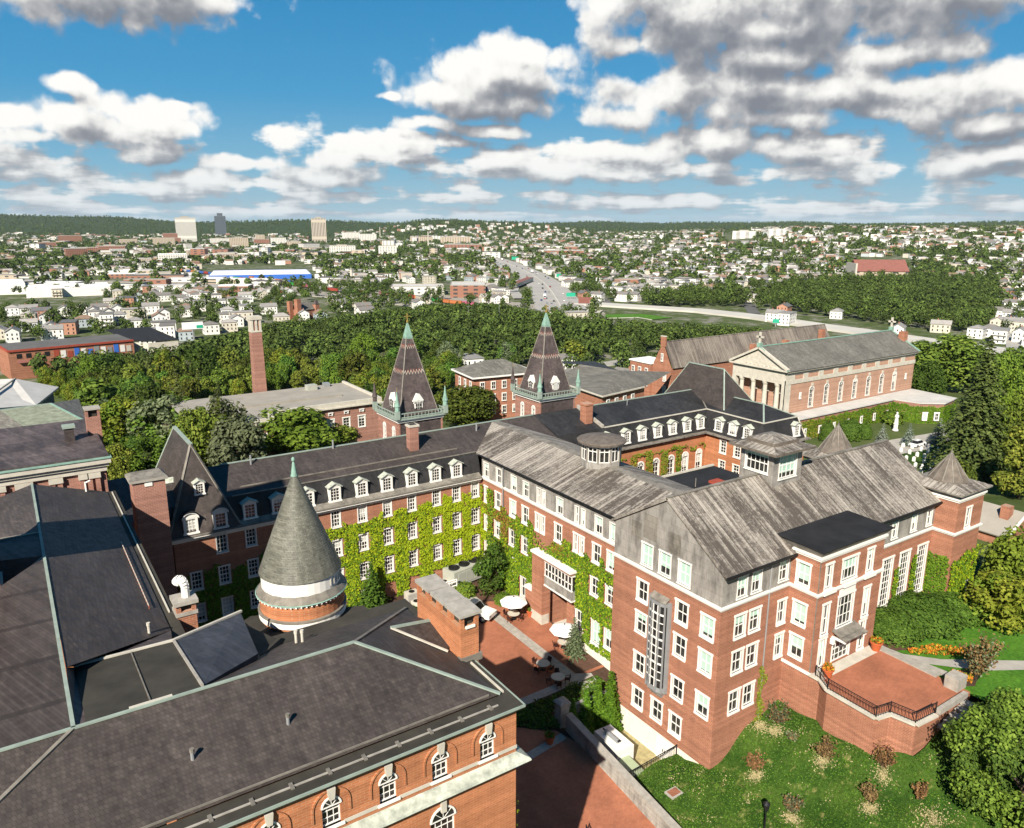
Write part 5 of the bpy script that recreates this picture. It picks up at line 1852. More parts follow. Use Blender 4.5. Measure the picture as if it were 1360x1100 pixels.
# ================================================================== left-hand neighbours
def left_neighbours():
 t = thing('pilastered_building', 'pinkish brick building with paired pilasters and pale stone cornice behind the left slate roof', 'building')
 Y, x1 = 86.0, 7.2
 wf = Wall(0, Y, 1, 0)
 w = MB()
 wf.build(w, -14, x1, 0, 23.6, [], 'brick_pink')
 w.poly([(x1, Y, 0), (x1, 103, 0), (x1, 103, 23.6), (x1, Y, 23.6)], 'brick_pink')
 for x in (-13, -9.6, -6.2, -2.8, 0.35, 3.1):
  pass
 w.build('wall', t)
 p = MB()
 for x in (-4.4, -3.3, -2.35, -1.85, -0.35, 0.35, 2.35, 3.0, 4.95, 5.65, 6.35):
  p.box(x - .22, x + .22, Y - .28, Y, 0, 22.75, 'brick_pink')
 p.build('pilaster', t)
 p = MB()
 for x0, x in ((-5, -2.9), (-2.6, -1.5), (-0.8, 0.75), (2.05, 3.3), (4.65, 5.45), (5.55, 6.65)):
  p.box(x0, x, Y - .38, Y, 22.75, 23.3, 'stone')
 p.build('capital', t)
 c = MB()
 c.box(-14, x1 + .1, Y - .3, Y, 23.35, 23.9, 'stone')
 c.box(-14, x1 + .3, Y - .5, Y, 23.9, 24.25, 'stone')
 c.box(-14, x1 + .5, Y - .75, Y + .2, 24.25, 24.75, 'stone')
 c.box(-14, x1 + .6, Y - .85, Y + .2, 24.75, 24.86, 'copper')
 c.build('cornice', t)
 r = MB()
 r.slab([(-14, Y - .4, 25.0), (x1 + .4, Y - .4, 25.0), (x1 + .2, 101, 25.6), (-14, 101, 25.6)], 0.2, 'slate_brown')
 r.build('roof', t)
 m = MB()
 m.box(6.6, 8.0, 94.2, 95.6, 20, 27.2, 'brick_pink')
 m.box(6.5, 8.1, 94.1, 95.7, 28.0, 28.2, 'stone_grey')
 for sx in (6.6, 7.75):
  for sy in (94.2, 95.35):
   m.box(sx, sx + .25, sy, sy + .25, 27.2, 28.0, 'brick_pink')
 m.box(6.9, 7.7, 94.5, 95.3, 27.2, 28, 'flat_roof_dark')
 m.build('chimney', t)
 m = MB()
 m.box(4.3, 5.2, 92.3, 93.3, 25, 26.7, 'slate_brown')
 m.box(4.15, 5.35, 92.15, 93.45, 26.7, 26.95, 'copper_pale')
 m.build('vent_hood', t)

 t = thing('green_roof_building', 'low hall with pale green copper hip roof at the left edge beyond the pilastered building', 'building')
 a, b = P(41, 573, 20), P(116, 561, 20)
 c, d = P(67, 536, 21.5), P(0, 545, 21.5)
 e = P(-60, 556, 21.5)
 w = MB()
 w.poly([(a.x, a.y + .6, 2), (b.x - .3, b.y + .6, 2), (b.x - .3, b.y + .6, 19.7), (a.x, a.y + .6, 19.7)], 'brick_pink')
 w.poly([(b.x - .3, b.y + .6, 2), (b.x - .3, 140, 2), (b.x - .3, 140, 19.7), (b.x - .3, b.y + .6, 19.7)], 'brick_pink')
 w.poly([(a.x, 140, 2), (a.x, a.y + .6, 2), (a.x, a.y + .6, 19.7), (a.x, 140, 19.7)], 'brick_pink')
 for i in range(5):
  u = 0.12 + i * 0.18
  x = a.x + (b.x - a.x) * u
  w.box(x - .25, x + .25, a.y + .4, a.y + .6, 2, 19.5, 'stone')
 w.build('wall', t)
 r = MB()
 r.poly([a, b, c, d], 'copper_roof')
 r.poly([b, (b.x + .5, c.y + 9, 20), c], 'slate_grey')
 r.poly([a, d, e, (a.x - 14, a.y + 12, 19.2)], 'slate_grey')
 r.build('roof', t)
 k = MB()
 k.beam((a.x, a.y, 19.9), (b.x, b.y, 19.9), 0.3, 0.4, 'white_trim')
 k.beam(d, c, 0.3, 0.15, 'copper_pale')
 k.beam(b, c, 0.3, 0.15, 'copper')
 k.build('eave', t)

 t = thing('pale_roof_shed', 'large hall with pale flat-pitched roof at the left edge', 'building')
 z = 10
 q = [P(*s, zz) for s, zz in (((-40, 545), 12), ((48, 538), 10), ((78, 514), 10), ((20, 503), 13), ((-40, 505), 13))]
 r = MB()
 r.slab(q, 0.5, 'pale_roof')
 r.beam(q[3], q[0], 0.3, 0.3, 'stone_grey')
 r.build('roof', t)
 w = MB()
 i1, i2 = Vector(q[1]), Vector(q[2])
 for a, b in ((q[0], q[1]), (q[1], q[2])):
  s = Vector((-1.2, 1.5, 0))
  w.poly([(a.x + s.x, a.y + s.y, -4), (b.x + s.x, b.y + s.y, -4), (b.x + s.x, b.y + s.y, b.z - .4), (a.x + s.x, a.y + s.y, a.z - .4)], 'asphalt')
 w.build('wall', t)

 # library with flat gravel roofs
 t = thing('library', 'broad cream-trimmed brick building with flat gravel roof in front of the smokestack', 'building')
 z = 8.0
 w = MB()
 x0, x1, y0, y1 = 45.0, 72.0, 164.0, 187.0
 wf = Wall(0, y0, 1, 0)
 sp = [(48.6 + i * 3.75, 3.4, 1.5, 2.6) for i in range(6)]
 windows(t, wf, w, sp, x0, x1, -6, z - .6, 'brick_pink', cols=2, rows=4, casing=0.2)
 for i in range(6):
  put_window(t, wf, 48.6 + i * 3.75, 5.95, 0.7, 0.5, cols=1, rows=1, casing=0.2, sill=0, out=0.22)
 ws = Wall(45, 0, 0, -1)
 ws.build(w, -164, -158, -6, z - .6, [], 'brick_pink')
 wf2 = Wall(0, 158, 1, 0)
 sp = [(43.0, 4.0, 1.4, 2.4), (38.5, 4.0, 1.4, 2.4)]
 windows(t, wf2, w, sp, 30, 45, -6, z - .6, 'brick_pink', cols=2, rows=4, casing=0.2)
 w.poly([(45, 158, -6), (45, 164, -6), (45, 164, z - .6), (45, 158, z - .6)], 'brick_pink')
 w.poly([(72, 164, -6), (72, 187, -6), (72, 187, z - .6), (72, 164, z - .6)], 'brick_pink')
 w.build('wall', t)
 c = MB()
 for (a, b, cc, d) in ((44.5, 72.4, 163.6, 164.3), (29.5, 45.4, 157.6, 158.3), (45.1, 45.6, 158.3, 163.6), (71.8, 72.4, 164.3, 187)):
  c.box(a, b, cc, d, z - .7, z + .55, 'stone')
  c.box(a - .3, b + .3, cc - .3, d + .1, z - .75, z - .45, 'stone')
 c.build('cornice', t)
 r = MB()
 r.box(45.3, 71.9, 164.2, 187, z - .3, z + .05, 'gravel_roof')
 r.box(30, 45.2, 158.2, 187, z - .3, z + .053, 'gravel_roof')
 r.box(36, 66, 172, 173, z, z + .5, 'gravel_roof')
 r.build('roof', t)
 m = MB()
 m.box(61, 63.5, 182, 184, z, z + 1.3, 'hvac_grey')
 m.build('roof_unit', t)
 m = MB()
 m.box(66, 67.5, 184, 185.5, z, z + 1.0, 'grey_metal')
 m.build('roof_unit', t)

 t = thing('smokestack', 'tall square brick smokestack rising behind the flat gravel roof', 'chimney', (51.2, 188.5, 0))
 m = MB()
 m.hexa([(-1.55, -1.55, -6), (1.55, -1.55, -6), (1.55, 1.55, -6), (-1.55, 1.55, -6), (-1.2, -1.2, 22.6), (1.2, -1.2, 22.6), (1.2, 1.2, 22.6), (-1.2, 1.2, 22.6)], 'brick_pink')
 m.build('shaft', t)
 m = MB()
 m.box(-1.3, 1.3, -1.3, 1.3, 22.6, 23.0, 'stone')
 for x in (-.95, 0, .95):
  m.box(x - .25, x + .25, -1.25, -1.0, 23.0, 25.6, 'stone')
  m.box(-1.25, -1.0, x - .25, x + .25, 23.0, 25.6, 'stone')
  m.box(x - .25, x + .25, 1.0, 1.25, 23.0, 25.6, 'stone')
  m.box(1.0, 1.25, x - .25, x + .25, 23.0, 25.6, 'stone')
 m.box(-1.02, 1.02, -1.02, 1.02, 23.0, 25.6, 'brick_pink')
 m.box(-1.4, 1.4, -1.4, 1.4, 25.6, 26.4, 'stone')
 m.build('crown', t)

left_neighbours()

# ================================================================== hip-roofed houses and hall in the middle distance
def middle_buildings():
 t = thing('hip_roof_house', 'red brick block with grey hip roof right of the left spire', 'building')
 z = 9.0
 a = P(630, 502, z)
 w = MB()
 ux = Vector((1, -0.12, 0)).normalized()
 uy = Vector((-ux.y, ux.x, 0))
 pt = lambda u, v, zz: Vector((a.x, a.y, zz)) + ux * u + uy * v
 L, D = 18.0, 13.0
 for (p, q) in ((pt(0, D, 0), pt(0, 0, 0)), (pt(0, 0, 0), pt(L, 0, 0)), (pt(L, 0, 0), pt(L, D, 0)), (pt(L, D, 0), pt(0, D, 0))):
  w.poly([(p.x, p.y, -8), (q.x, q.y, -8), (q.x, q.y, z), (p.x, p.y, z)], 'brick_red')
 w.build('wall', t)
 wf = Wall(a.x, a.y, ux.x, ux.y)
 ws = Wall(a.x, a.y, -uy.x, -uy.y)
 for zz in (6.6, 3.2, -0.2):
  for i in range(5):
   put_window(t, wf, 2.2 + i * 3.2, zz, 1.2, 2.0, cols=2, rows=2, casing=0.12, sill=0.15, depth=0.0, out=0.14)
  for i in range(3):
   put_window(t, ws, -2.2 - i * 3.6, zz, 1.2, 2.0, cols=2, rows=2, casing=0.12, sill=0.15, depth=0.0, out=0.14)
 r = MB()
 o = 0.8
 e = [pt(-o, -o, z), pt(L + o, -o, z), pt(L + o, D + o, z), pt(-o, D + o, z)]
 g = [pt(D / 2, D / 2, z + 3.2), pt(L - D / 2, D / 2, z + 3.2)]
 r.poly([e[0], e[1], g[1], g[0]], 'slate_grey')
 r.poly([e[1], e[2], g[1]], 'slate_grey')
 r.poly([e[2], e[3], g[0], g[1]], 'slate_grey')
 r.poly([e[3], e[0], g[0]], 'slate_grey')
 for i in range(4):
  r.beam(e[i], e[(i + 1) % 4], 0.2, 0.4, 'white_trim')
 r.build('roof', t)

 t = thing('grey_roof_house', 'low house with grey-green hip roof right of the right spire', 'building')
 z = 8.5
 n, rr, l, pk = P(800, 527, z), P(856, 514, z), P(735, 505, z), P(822, 492, z + 3)
 pk2 = P(770, 484, z + 3)
 r = MB()
 r.poly([l, n, pk, pk2], 'slate_grey')
 r.poly([n, rr, pk], 'slate_grey')
 r.poly([rr, rr + (pk - n) * 0.9 + Vector((6, 0, -2.5)), pk], 'slate_grey')
 r.poly([pk2, pk, P(790, 480, z), P(700, 480, z)], 'slate_black')
 r.build('roof', t)
 w = MB()
 for p, q in ((l, n), (n, rr)):
  i_ = Vector((0.8, 0.9, 0))
  w.poly([(p.x + .8, p.y + .9, -8), (q.x + .8, q.y + .9, -8), (q.x + .8, q.y + .9, z - .05), (p.x + .8, p.y + .9, z - .05)], 'brick_red')
  w.beam(p, q, 0.25, 0.35, 'stone')
 w.build('wall', t)
 wf = Wall(n.x + .8, n.y + .9, *((rr - n).xy.normalized()))
 for i in range(4):
  put_window(t, wf, 2 + i * 3.2, 6.2, 1.1, 2.0, casing=0.12, depth=0.0, out=0.14)

 t = thing('gable_hall', 'long hall with red brick gable and streaked brown roof left of the white columned chapel', 'building')
 z = 10.0
 g0, g1 = P(884, 487, z), P(866, 474, z)
 pk = P(882, 455, z + 6.5)
 x0 = 152.0
 y0, y1, ym, zr = 150.2, 157.4, 153.8, 16.3
 x0 = 153.0
 w = MB()
 w.poly([(x0, y1, -4), (x0, y0, -4), (x0, y0, 9.6), (x0, ym, zr), (x0, y1, 9.6)], 'brick_red')
 w.poly([(x0, y0, -4), (225, y0, -4), (225, y0, 9.6), (x0, y0, 9.6)], 'brick_red')
 w.box(x0 - .1, x0 + .4, ym - .9, ym + .9, zr - 1.2, zr + 1.5, 'brick_red')
 w.box(x0 - .15, x0 + .45, ym - 1.0, ym + 1.0, zr + 1.5, zr + 1.75, 'stone')
 w.build('wall', t)
 r = MB()
 r.slab([(x0 + .3, y0 - .5, 9.4), (226, y0 - .5, 9.4), (226, ym, zr + .2), (x0 + .3, ym, zr + .2)], 0.3, 'seam_far')
 r.slab([(x0 + .3, ym, zr + .19), (226, ym, zr + .19), (226, y1 + .5, 9.4), (x0 + .3, y1 + .5, 9.4)], 0.3, 'seam_far')
 r.build('roof', t)
 for x in (186, 201, 219):
  m = MB()
  m.box(x, x + 1.6, 149.5, 151.0, 8, 13.5 if x < 210 else 15.5, 'brick_red')
  m.build('chimney', t)
 ws = Wall(x0, 0, 0, -1)
 put_window(t, ws, -ym, 12.0, 0.7, 2.0, casing=0.1, depth=0.0, out=0.14)
 for i in range(2):
  put_window(t, ws, -152.5, 6.4 - 3.2 * i, 1.1, 1.8, casing=0.1, depth=0.0, out=0.14)

 t = thing('flat_annex', 'small two-storey brick annex with white flat roof in front of the brick gable', 'building')
 z = 9.6
 a, b, c, d = P(880, 485, z), P(840, 478, z), P(866, 470, z), P(890, 474, z)
 r = MB()
 x0, x1, y0, y1 = 152.2, 160.0, 157.5, 166.0
 w = MB()
 w.box(x0, x1, y0, y1, -5, z, 'brick_red')
 w.build('wall', t)
 r.box(x0 - .3, x1, y0 - .3, y1 + .3, z, z + .35, 'white_roof')
 r.build('roof', t)
 ws, wf = Wall(x0, 0, 0, -1), Wall(0, y0, 1, 0)
 for zz in (7.4, 4.0):
  for y in (159, 161.8, 164.5):
   put_window(t, ws, -y, zz, 1.1, 1.6, casing=0.1, depth=0.0, out=0.14)
  put_window(t, wf, 155, zz, 1.1, 1.6, casing=0.1, depth=0.0, out=0.14)

middle_buildings()

# ================================================================== chapel with portico
def chapel():
 t = thing('chapel', 'cream and brick chapel with columned pediment front and grey gable roof', 'building')
 X, X1, Y0, Y1 = 152.0, 207.0, 112.2, 128.0
 zc, zr, z0 = 14.6, 19.2, 4.4
 w = MB()
 wf = Wall(0, Y0, 1, 0)
 sp = [(162.3 + i * 5.95, 7.1, 1.7, 4.2) for i in range(7)]
 wf.build(w, X, X1, z0 - 4, zc - 3.2, sp, 'brick_tan', 0.3)
 for s in sp:
  put_window(t, wf, *s, cols=3, rows=4, arch=True, casing=0.12, sill=0.2, depth=0.3)
 for x in (157.8, 203.2):
  put_window(t, wf, x, 8.2, 0.5, 1.3, cols=1, rows=2, casing=0.15, depth=0.0, out=0.14)
 wf.build(w, X, X1, zc - 2.2, zc - 1.0, [], 'brick_tan')
 w.poly([(X1, Y0, 0), (X1, Y1, 0), (X1, Y1, zc), (X1, 120.1, zr), (X1, Y0, zc)], 'brick_tan')
 w.poly([(X1, Y1, 0), (X, Y1, 0), (X, Y1, zc), (X1, Y1, zc)], 'brick_tan')
 w.poly([(X + 3.2, Y1, 4), (X + 3.2, Y0, 4), (X + 3.2, Y0, zc - 3), (X + 3.2, Y1, zc - 3)], 'brick_tan')
 w.build('wall', t)
 c = MB()
 c.box(X, X1 + .1, Y0 - .18, Y0 + .2, zc - 3.2, zc - 2.2, 'stone')
 c.box(X, X1 + .1, Y0 - .14, Y0 + .2, zc - 1.0, zc - .3, 'stone')
 c.box(X - .2, X1 + .4, Y0 - .7, Y0 + .2, zc - .3, zc + .1, 'stone')
 for i in range(8):
  x = 159.35 + i * 5.95
  c.box(x - .9, x + .9, Y0 - .16, Y0 + .1, zc - 2.2, zc - 1.0, 'stone')
 for i in range(7):
  x = 162.3 + i * 5.95
  c.box(x - .35, x + .35, Y0 - .2, Y0 + .1, 10.2, 10.9, 'stone')
 c.box(X, X + 2.0, Y0 - .12, Y0 + .2, 3, zc - 3.2, 'stone')
 c.box(X, X + 3.3, Y0 - .1, Y1, zc - 3.2, zc, 'stone')
 c.build('entablature', t)
 # pediment
 p = MB()
 p.poly([(X - .2, Y1 + .4, zc + .1), (X - .2, Y0 - .4, zc + .1), (X - .2, 120.1, zr - .3)], 'stone')
 p.box(X - .75, X + .3, Y0 - .75, Y1 + .75, zc - .05, zc + .35, 'stone')
 for s, y in ((-1, Y0 - .75), (1, Y1 + .75)):
  p.beam((X - .35, y, zc + .45), (X - .35, 120.1, zr + .15), 0.95, 0.5, 'stone')
 for i in range(26):
  y = Y0 + .2 + i * 0.615
  p.box(X - .55, X - .2, y - .12, y + .12, zc - .2, zc - .05, 'stone')
 p.bar((X - .28, 120.1, zc + 1.6), (X - .2, 120.1, zc + 1.6), 0.8, 'stone', 16)
 for i in range(7):
  p.box(X - .32, X - .2, 116.5 + i * 1.2 - .25, 116.5 + i * 1.2 + .25, zc + .5, zc + 1.0 + (.5 if i in (2, 3, 4) else 0), 'stone')
 p.build('pediment', t)
 for i in range(4):
  y = Y0 + 2.6 + i * 3.53
  m = MB()
  m.lathe([(0.72, 4.4), (0.72, 4.8), (0.6, 4.9), (0.6, 6.0), (0.5, 10.5), (0.56, 10.6), (0.72, 11.0), (0.78, 11.4)], 'stone', 16, (X + .6, y))
  m.build('column', t)
 m = MB()
 for y in (Y0 + .5, Y1 - .5):
  m.box(X, X + 1.2, y - .55, y + .55, 4, zc - 3.2, 'stone')
 m.build('pilaster', t)
 m = MB()
 m.box(X - 1.5, X + 3.2, Y0, Y1, 1, 4.4, 'stone')
 m.build('porch_step', t)
 d = MB()
 for y in (Y0 + 4.4, Y0 + 7.9, Y0 + 11.4):
  d.box(X + 3.05, X + 3.2, y - .9, y + .9, 4.4, 8.4, 'dark_wood')
  d.box(X + 3.0, X + 3.18, y - 1.15, y + 1.15, 8.4, 8.8, 'stone')
 d.build('door', t)
 r = MB()
 r.slab([(X - .5, Y0 - .9, zc + .1), (X1 + .5, Y0 - .9, zc + .1), (X1 + .5, 120.1, zr + .3), (X - .5, 120.1, zr + .3)], 0.25, 'slate_grey')
 r.slab([(X - .5, 120.1, zr + .29), (X1 + .5, 120.1, zr + .29), (X1 + .5, Y1 + .9, zc + .1), (X - .5, Y1 + .9, zc + .1)], 0.25, 'slate_grey')
 r.build('roof', t)
 k = MB()
 k.beam((X - .6, 120.1, zr + .4), (X1 + .6, 120.1, zr + .4), 0.5, 0.2, 'copper')
 for x in (X - .5, X1 + .5):
  for y in (Y0 - .9, Y1 + .9):
   k.beam((x, y, zc + .2), (x, 120.1, zr + .4), 0.5, 0.2, 'copper')
 k.build('ridge_cap', t)
 for x in (X - .4, X1 + .4):
  m = MB()
  m.box(x - .5, x + .5, 119.6, 120.6, zr + .3, zr + 1.3, 'copper')
  m.box(x - .2, x + .2, 119.85, 120.35, zr + 1.3, zr + 3.9, 'stone')
  m.box(x - .2, x + .2, 119.1, 121.1, zr + 2.5, zr + 2.95, 'stone')
  m.build('cross', t)
 m = MB()
 m.box(206.2, 208, 115.5, 117.2, 12, 19.6, 'brick_red')
 m.build('chimney', t)
 # low ivy-clad front range with white roof deck
 a = [(149.0, 107.2), (190.2, 107.2), (191.5, 101.2), (196.5, 97.5), (205.5, 99.2), (206.8, 112.2), (149.0, 112.2)]
 w = MB()
 w.prism(a, -4, 4.1, 'brick_pink', top=False)
 w.build('front_range', t)
 r = MB()
 o = [(x, y - .3) for x, y in a]
 r.prism(o, 4.1, 4.35, 'pale_roof', top=True, bottom=True)
 r.build('roof_deck', t, label='white flat roof of the low ivy-clad front range')
 wv = Wall(0, 107.2, 1, 0)
 for i in range(7):
  put_window(t, wv, 153.5 + i * 5.6, 0.9, 0.7, 1.6, cols=1, rows=2, casing=0.15, depth=0.0, out=0.4)
 ws = Wall(191.5, 101.2, (196.5 - 191.5) / 6.22, (97.5 - 101.2) / 6.22)
 for u in (1.6, 4.5):
  put_window(t, ws, u, 0.9, 0.9, 1.8, casing=0.2, depth=0.0, out=0.4)

chapel()

# tall tower standing just left of the photographed strip: its corner shows at the edge and its shadow crosses the roofs
def left_tower():
 t = thing('brick_tower', 'tall brick tower whose corner just enters the left edge beside the slate roof', 'tower', (-4.4, 61.65, 0))
 h, k_ = 2.15, 2.35
 m = MB()
 m.prism([(-h, -k_), (h, -k_), (h, k_), (-h, k_)], 0, 43, 'brick_orange', top=False)
 m.build('shaft', t)
 m = MB()
 m.box(-h - .15, h + .15, -k_ - .15, k_ + .15, 23.6, 23.9, 'stone')
 m.box(-h - .3, h + .3, -k_ - .3, k_ + .3, 42.6, 43.2, 'white_trim')
 m.build('cornice', t)
 m = MB()
 c4 = [(-h, -k_, 43.2), (h, -k_, 43.2), (h, k_, 43.2), (-h, k_, 43.2)]
 for k in range(4):
  m.poly([c4[k], c4[(k + 1) % 4], (0, 0, 47)], 'slate_dark')
 m.build('spire', t)

left_tower()

# ================================================================== ground
def sstep(a, b, x):
 t = min(1, max(0, (x - a) / (b - a)))
 return t * t * (3 - 2 * t)

CH, SH = cos(HEADING), sin(HEADING)

def dl(x, y):
 return CH * x + SH * y, SH * x - CH * y

def terrain(x, y):
 d, l = dl(x, y)
 D = hypot(x, y)
 s = l / max(d, 1)
 right = sstep(0.1, 0.5, s)
 drop0, drop1 = 150 + 70 * right, 330 + 90 * right
 z = -1.0 - 19.0 * sstep(drop0, drop1, D)
 if x > 86:
  z += 8.0 * sstep(86, 92, x) * (1 - sstep(52, 84, y)) * (1 - sstep(120, 200, D))
 if -60 < x < 88 and y < 81:
  z -= 6.0 * sstep(81, 79, y) * (1 - sstep(84, 88, x))
 # far country
 if D > 700 and d > 0:
  z += 30 * sstep(900, 2400, D) * sstep(0.12, 0.42, s)
  z += 26 * sstep(1500, 3000, D) * sstep(0.0, 0.25, s)
  z += 92 * math.exp(-((D - 4300) / 750) ** 2 - ((s + 0.05) / 0.13) ** 2) * (1 + 0.12 * sin(s * 40))
  z += 70 * math.exp(-((D - 5200) / 700) ** 2 - ((s + 0.28) / 0.16) ** 2)
  f = sstep(4200, 6800, D)
  z += f * (58 + 48 * sstep(-0.25, -0.6, s) + 16 * sin(s * 9 + 1) + 7 * sin(s * 23) + 4 * sin(s * 51 + 2) - 6 * sstep(0.2, 0.6, s)) * (1 - right * 0.42)
 return z

def ground_at(px, py):
 z = -10.0
 for _ in range(12):
  p = P(px, py, z)
  z = 0.5 * z + 0.5 * terrain(p.x, p.y)
 return Vector((p.x, p.y, terrain(p.x, p.y)))

def build_ground():
 m = MB()
 rs = [0, 15, 30, 45, 60, 68, 74, 80, 86, 92, 100, 110, 120, 135, 150, 170, 190, 215, 240, 270, 300, 340, 400, 500, 650, 850, 1100, 1400, 1800, 2300, 2800, 3300, 3700, 4000, 4300, 4600, 4900, 5200, 5600, 6000, 6400, 6800, 7400, 8500, 10500, 14000]
 angs = []
 a = -180.0
 while a < 180:
  angs.append(a)
  a += 1.5 if abs(a - math.degrees(HEADING)) < 48 else 6.0
 n = len(angs)
 for r in rs:
  for a in angs:
   x, y = r * cos(radians(a)), r * sin(radians(a))
   m.v.append((x, y, terrain(x, y)))
 k = m.mi('ground_cover')
 for i in range(len(rs) - 1):
  for j in range(n):
   q = (j + 1) % n
   f = (i * n + j, (i + 1) * n + j, (i + 1) * n + q, i * n + q)
   m.f.append(f)
   m.m.append(k)
 m.build('ground', smooth=True, kind='structure')

build_ground()

def patio_z(x, y):
 if y > 56:
  return 1.3 + (y - 56) * 0.045
 return max(1.3 + (y - 56) * 0.15, -3.2)

def sheet(name, poly, mat, zf, dz=0.0, step=2.0, kind='structure'):
 """a paved or planted surface over a plan polygon, following the height function zf"""
 bm = bmesh.new()
 vs = [bm.verts.new((x, y, 0)) for x, y in poly]
 bm.faces.new(vs)
 xs = [p[0] for p in poly]
 ys = [p[1] for p in poly]
 for ax, lo, hi in ((0, min(xs), max(xs)), (1, min(ys), max(ys))):
  c = lo + step
  while c < hi:
   no = (1, 0, 0) if ax == 0 else (0, 1, 0)
   co = (c, 0, 0) if ax == 0 else (0, c, 0)
   bmesh.ops.bisect_plane(bm, geom=bm.verts[:] + bm.edges[:] + bm.faces[:], plane_co=co, plane_no=no)
   c += step
 for v in bm.verts:
  v.co.z = zf(v.co.x, v.co.y) + dz
 bmesh.ops.recalc_face_normals(bm, faces=bm.faces[:])
 for f in bm.faces:
  f.smooth = True
  if f.normal.z < 0:
   f.normal_flip()
 me = bpy.data.meshes.new(name)
 bm.to_mesh(me)
 bm.free()
 me.materials.append(MATS[mat])
 o = bpy.data.objects.new(name, me)
 COL.objects.link(o)
 o['kind'] = kind
 return o

sheet('courtyard_ground', [(6.5, 46), (40.4, 46), (40.4, 53.4), (50.5, 53.4), (50.5, 82.2), (6.5, 82.2)], 'soil', lambda x, y: patio_z(x, y), -0.03)
sheet('patio', [(30, 56.6), (50.2, 56.6), (50.2, 73), (44, 76), (40, 76), (34, 72), (30, 66)], 'brick_paving', patio_z, 0.02)
sheet('courtyard_path', [(38.5, 76), (50, 72.5), (50, 76), (45, 82), (38, 82)], 'mulch', patio_z, 0.012)
sheet('walkway', [(21.2, 12), (40.5, 12), (40.5, 49), (39.6, 51.5), (37.5, 53.0), (33, 56), (21.2, 56)], 'brick_paving', patio_z, 0.02)
sheet('stone_strip', [(45.2, 56.7), (46.4, 56.7), (45.7, 78), (44.5, 78)], 'stone_grey', patio_z, 0.035)
sheet('stone_strip', [(33, 55.5), (46.4, 55.9), (46.4, 56.9), (33, 56.7)], 'stone_grey', patio_z, 0.045)
sheet('planting_bed', [(34.5, 55.2), (38.6, 52.0), (40.4, 51.3), (40.6, 53.45), (48.4, 53.45), (48.4, 56.0), (34.5, 55.4)], 'soil', patio_z, 0.03)
sheet('planting_bed', [(46.5, 57.0), (50.0, 57.0), (50.0, 61.2), (46.5, 59.0)], 'mulch', patio_z, 0.03)
sheet('stone_step', [(22, 48.2), (39.8, 50.2), (39.8, 51.0), (22, 49.2)], 'stone_grey', lambda x, y: patio_z(x, y), 0.05)
sheet('flagstone', [(45.5, 54.6), (47.6, 55.0), (47.9, 56.4), (46.4, 57.2), (45.2, 56.2)], 'concrete', patio_z, 0.06)
sheet('service_yard', [(40.7, 44.0), (48.4, 44.0), (48.4, 53.4), (40.7, 53.4)], 'dry_grass', lambda x, y: -2.7)

LAWN = [(48.4, 40, 0), (44, 40, -.1), (41, 40, -.6), (41.3, 44.3, -1.6), (48.4, 43.5, -.9), (54.3, 40, 2.9), (57.5, 40, 3.9), (57.5, 35, 4.2), (57.5, 31, 4.7), (58.5, 28, 5.6), (62, 27, 6.5), (67, 27, 7.2), (72, 28, 7.4),
  (49, 32, .6), (55, 27, 3), (43, 36, -.3), (41, 38, -.6), (41, 30, -1.6), (41, 20, -2.2), (50, 20, .2), (60, 15, 3.6), (70, 10, 6.5), (80, 15, 7.2)]

def lawn_z(x, y):
 sw = sz = 0
 for a, b, c in LAWN:
  w = 1 / ((x - a) ** 2 + (y - b) ** 2 + 1.2) ** 1.35
  sw += w
  sz += w * c
 return sz / sw

def on(px, py, zf, z=2.0):
 for _ in range(25):
  p = P(px, py, z)
  z = 0.6 * z + 0.4 * zf(p.x, p.y)
 return Vector((p.x, p.y, zf(p.x, p.y)))

sheet('lawn', [(40.9, 5), (95, 5), (95, 27.0), (66.9, 27.2), (58.3, 27.4), (57.3, 30), (57.5, 40.2), (48.3, 40.2), (48.3, 44.0), (40.9, 44.0)], 'turf_rough', lawn_z, 0.0, 1.0)

def garden_z(x, y):
 return 7.95 - 0.05 * max(0, x - 67)

sheet('garden_lawn', [(66.9, 20), (125, 5), (125, 60), (87.3, 60), (87.3, 40.2), (67.2, 40.2), (66.9, 36)], 'turf_mown', garden_z, 0.0, 3.0)
sheet('garden_bed', [(67.3, 40.2), (67.3, 35.6), (70, 34.6), (74, 35.3), (80, 34.6), (86, 36.0), (94, 36.5), (94, 43), (87.3, 43), (82, 40.2)], 'mulch', garden_z, 0.02)
_g = lambda px, py: on(px, py, garden_z, 7.5)
pa = [(1178, 866), (1250, 876), (1362, 878), (1420, 880), (1420, 892), (1362, 890), (1310, 891), (1262, 886), (1215, 880)]
sheet('garden_path', [tuple(_g(*q).xy) for q in pa], 'concrete', garden_z, 0.03)
pa = [(1262, 890), (1300, 892), (1295, 912), (1280, 912)]
sheet('garden_bed', [tuple(_g(*q).xy) for q in pa], 'soil', garden_z, 0.04)
cem = [P(*q, 0) for q in ((1190, 612), (1190, 590), (1275, 585), (1340, 575), (1400, 620), (1290, 660), (1200, 640))]
sheet('cemetery_lawn', [(q.x, q.y) for q in cem], 'turf_rough', lambda x, y: max(terrain(x, y), -0.9) + 0.1, 0.0, 4.0)
pl = [P(*q, -1) for q in ((1140, 600), (1160, 590), (1250, 575), (1262, 585), (1235, 598), (1160, 612))]
sheet('plaza', [(q.x, q.y) for q in pl], 'concrete', lambda x, y: max(terrain(x, y), -0.9) + 0.25, 0.0, 4.0)

